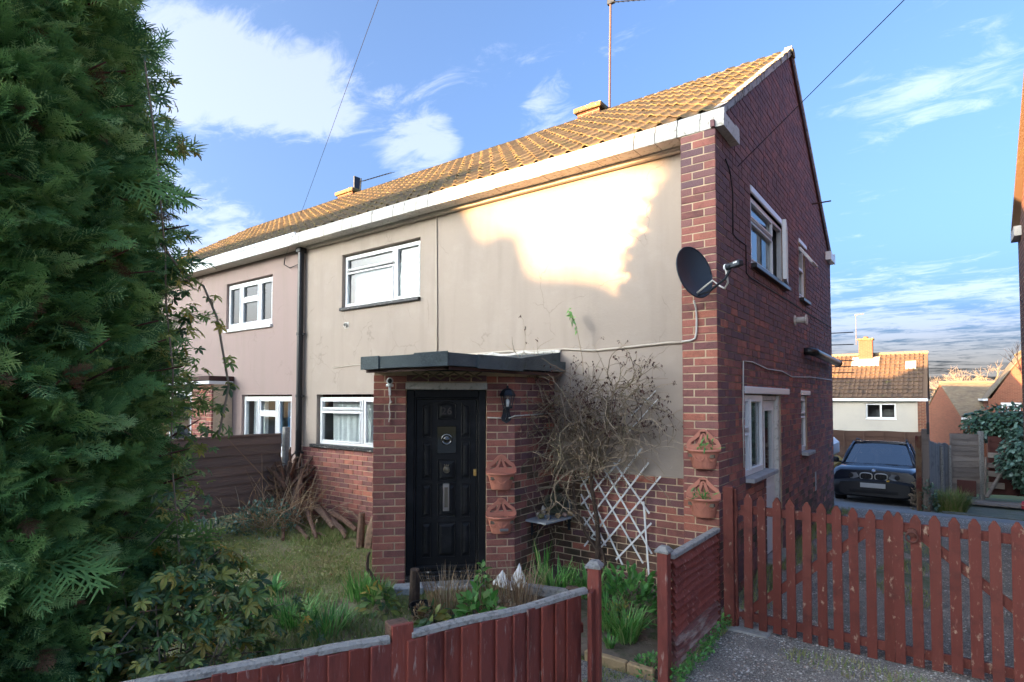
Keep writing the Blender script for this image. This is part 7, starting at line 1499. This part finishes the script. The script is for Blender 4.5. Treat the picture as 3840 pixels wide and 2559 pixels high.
for s_ in (-1, 1):
    for a_, b_ in (((.80, 1.22, 1.02), (.61, 2.05, 1.62)), ((.87, 2.6, 1.04), (.64, 2.65, 1.63)), ((.86, 3.9, 1.06), (.60, 4.1, 1.6))): mb.tube(f([(s_ * a_[0], a_[1], a_[2]), (s_ * (a_[0] + b_[0]) / 2 * 1.015, (a_[1] + b_[1]) / 2, (a_[2] + b_[2]) / 2 + .02), (s_ * b_[0], b_[1], b_[2])]), .035, 6)
mb.build('roof', M['car_paint'], car, smooth=True)
mb = MB(); mb.grid([f([(x * w, y + .05 * x * x, z) for x in np.linspace(-1, 1, 9)]) for y, w, z in ((1.24, .80, 1.04), (1.65, .70, 1.34), (2.03, .60, 1.615))]); mb.build('windscreen', M['glass_dark'], car, smooth=True)
mb = MB()
for s_ in (-1, 1): mb.add(f([(s_ * .86, 1.6, 1.04), (s_ * .86, 3.9, 1.07), (s_ * .60, 4.05, 1.58), (s_ * .62, 2.1, 1.6)]), [(0, 1, 2, 3)])
mb.add(f([(-.78, 4.45, 1.04), (.78, 4.45, 1.04), (.56, 4.2, 1.55), (-.56, 4.2, 1.55)]), [(0, 1, 2, 3)]); mb.build('side_glass', M['glass_dark'], car)
mb = MB(); mb.box(-.8, .8, 1.7, 4.0, .6, .95, f)
for x in (-.37, .37): mb.box(x - .22, x + .22, 2.3, 2.45, .9, 1.32, f, bev=.05); mb.box(x - .12, x + .12, 2.32, 2.42, 1.33, 1.5, f, bev=.04)
for x in (-.4, 0, .4): mb.box(x - .12, x + .12, 3.3, 3.4, 1.0, 1.32, f, bev=.04)
mb.box(-.1, .1, 1.98, 2.0, 1.45, 1.52, f, bev=.01); mb.build('seats', M['car_plastic'], car)
mb = MB()   # bumper in bare plastic
loft(mb, [(-.02, [(.55, .26), (.70, .30), (.74, .45), (.70, .56), (.4, .60), (.0, .61)]), (.05, [(.75, .24), (.86, .32), (.875, .5), (.84, .60), (.5, .655), (.0, .66)]), (.22, [(.80, .22), (.905, .32), (.925, .5), (.90, .585), (.6, .62), (.0, .63)]), (.42, [(.80, .22), (.93, .32), (.94, .5), (.92, .60), (.6, .62), (.0, .63)])]); mb.build('bumper', M['car_plastic'], car, smooth=True)
mb = MB(); mb.box(-.5, .5, -.034, -.015, .33, .40, f, bev=.008); mb.build('air_intake', M['tyre'], car)
mb = MB(); mb.box(-.27, .25, -.05, -.03, .455, .565, f, bev=.005); mb.build('number_plate', M['plate'], car)
for s_ in (-1, 1):
    mb = MB(); P_ = [(s_ * .30, .70), (s_ * .36, .80), (s_ * .62, .80), (s_ * .80, .755), (s_ * .86, .69), (s_ * .76, .645), (s_ * .42, .655)]
    k = len(P_); yy = lambda x: .085 + .16 * (abs(x) / .86) ** 3
    V = [(x, yy(x) - .005, z) for x, z in P_] + [(x, yy(x) + .08, z) for x, z in P_]; mb.add(f(V), [tuple(range(k)) if s_ < 0 else tuple(range(k))[::-1]] + [(i, (i + 1) % k, k + (i + 1) % k, k + i) for i in range(k)]); hl = mb.build('headlight', M['headlight'], car)
    mb = MB()
    for x in (.48, .64): mb.lathe([(.055, 0), (.05, .012), (.02, .014), (.001, .012)], 12, ffr(f([(s_ * x, yy(x) - .006, .725)])[0], (0, -1, 0)))
    mb.build('lamp', M['car_plastic'], hl)
    mb = MB(); cx = s_ * .155; q = np.linspace(0, 2 * math.pi, 25); rr_ = lambda a: (cx + .128 * np.sign(math.cos(a)) * abs(math.cos(a)) ** .6, .725 + .078 * np.sign(math.sin(a)) * abs(math.sin(a)) ** .6)
    mb.tube(f([(rr_(a)[0], .062, rr_(a)[1]) for a in q]), .011, 5, cap=False); gr = mb.build('grille', M['steel'], car, smooth=True)
    mb = MB(); mb.box(cx - .12, cx + .12, .07, .11, .65, .80, f); mb.build('backing', M['tyre'], gr)
    mb = MB()
    for i in range(8): x = cx - .105 + i * .03; mb.box(x - .005, x + .005, .058, .07, .655, .795, f)
    mb.build('bars', M['car_plastic'], gr)['kind'] = 'stuff'
    mb = MB(); mb.lathe([(.04, 0), (.036, .012), (.001, .015)], 12, ffr(f([(s_ * .68, -.0, .53)])[0], (s_ * .2, -1, 0))); mb.build('fog_light', M['headlight'], car)
    mb = MB(); mb.box(s_ * 1.03 - .11, s_ * 1.03 + .11, 1.50, 1.62, 1.03, 1.18, f, bev=.04); mb.tube(f([(s_ * .86, 1.58, 1.05), (s_ * 1.0, 1.56, 1.07)]), .025, 6); mb.build('mirror', M['car_plastic'], car)
    mb = MB(); mb.tube(f([(s_ * .58, 2.3, 1.68), (s_ * .58, 2.4, 1.73), (s_ * .57, 3.7, 1.71), (s_ * .56, 3.85, 1.66)]), .018, 6); mb.build('roof_rail', M['car_plastic'], car)
    mb = MB(); mb.tube(f([(s_ * .1 - .2, 1.19, 1.035), (s_ * .1 + .35, 1.2, 1.04)]), .01, 4); mb.build('wiper', M['tyre'], car)
    for y in (.92, 3.7):
        c_ = f([(s_ * .80, y, .34)])[0]; wf = ffr(c_, (s_, 0, 0)); mb = MB(); mb.lathe([(.2, -.11), (.31, -.11), (.345, -.08), (.345, .08), (.31, .11), (.22, .11), (.2, .09)], 22, wf); tw = mb.build('wheel', M['tyre'], car, smooth=False)
        mb = MB(); mb.lathe([(.22, .10), (.2, .095), (.06, .075), (.04, .09), (.001, .09)], 16, wf); mb.build('rim', M['steel'], tw)
        mb = MB(); mb.tube(f([(s_ * .915, y + .40 * math.cos(a), .36 + .40 * math.sin(a)) for a in np.linspace(.0, math.pi, 14)]), .035, 5); mb.build('wheel_arch', M['car_plastic'], car)
mb = MB(); bf2 = ffr(f([(0, .105, .872)])[0], (0, -.8, .6)); mb.lathe([(.042, -.01), (.042, .004), (.001, .006)], 18, bf2); bd_ = mb.build('badge', M['car_plastic'], car)
for k in range(4):
    mb = MB(); mb.add(bf2([(0, 0, .007)] + [(.03 * math.cos(a), .03 * math.sin(a), .007) for a in np.linspace(k * math.pi / 2, (k + 1) * math.pi / 2, 5)]), [(0, i, i + 1) for i in range(1, 5)]); mb.build('quarter', M['white'] if k % 2 else MAT('badge_blue', (.02, .15, .5), .3), bd_)
mb = MB(); mb.tube(bf2([(.037 * math.cos(a), .037 * math.sin(a), .004) for a in np.linspace(0, 2 * math.pi, 20)]), .004, 4, cap=False); mb.build('ring', M['steel'], bd_)
mb = MB(); mb.box(.27, .33, -.04, -.02, .62, .655, f, bev=.006); mb.build('sticker', M['yellow'], car)
yc = thing('yellow_car', 'yellow edge of another vehicle behind the parked car', 'car', (-1.1, 14, -.7)); mb = MB(); mb.box(-1.6, -.85, 13.2, 15.5, -.35, .15, bev=.12); mb.build('body', M['yellow'], yc, smooth=False)
mb = MB(); mb.box(-1.58, -.92, 13.5, 15.3, .15, .75, bev=.15); mb.build('cabin', M['white'], yc)
# window of the far brick house
hb = bpy.data.objects.get('brick_house')
gw_f = frame(np.array([3.3, 30.2, 0]) , (.5, .866, 0));
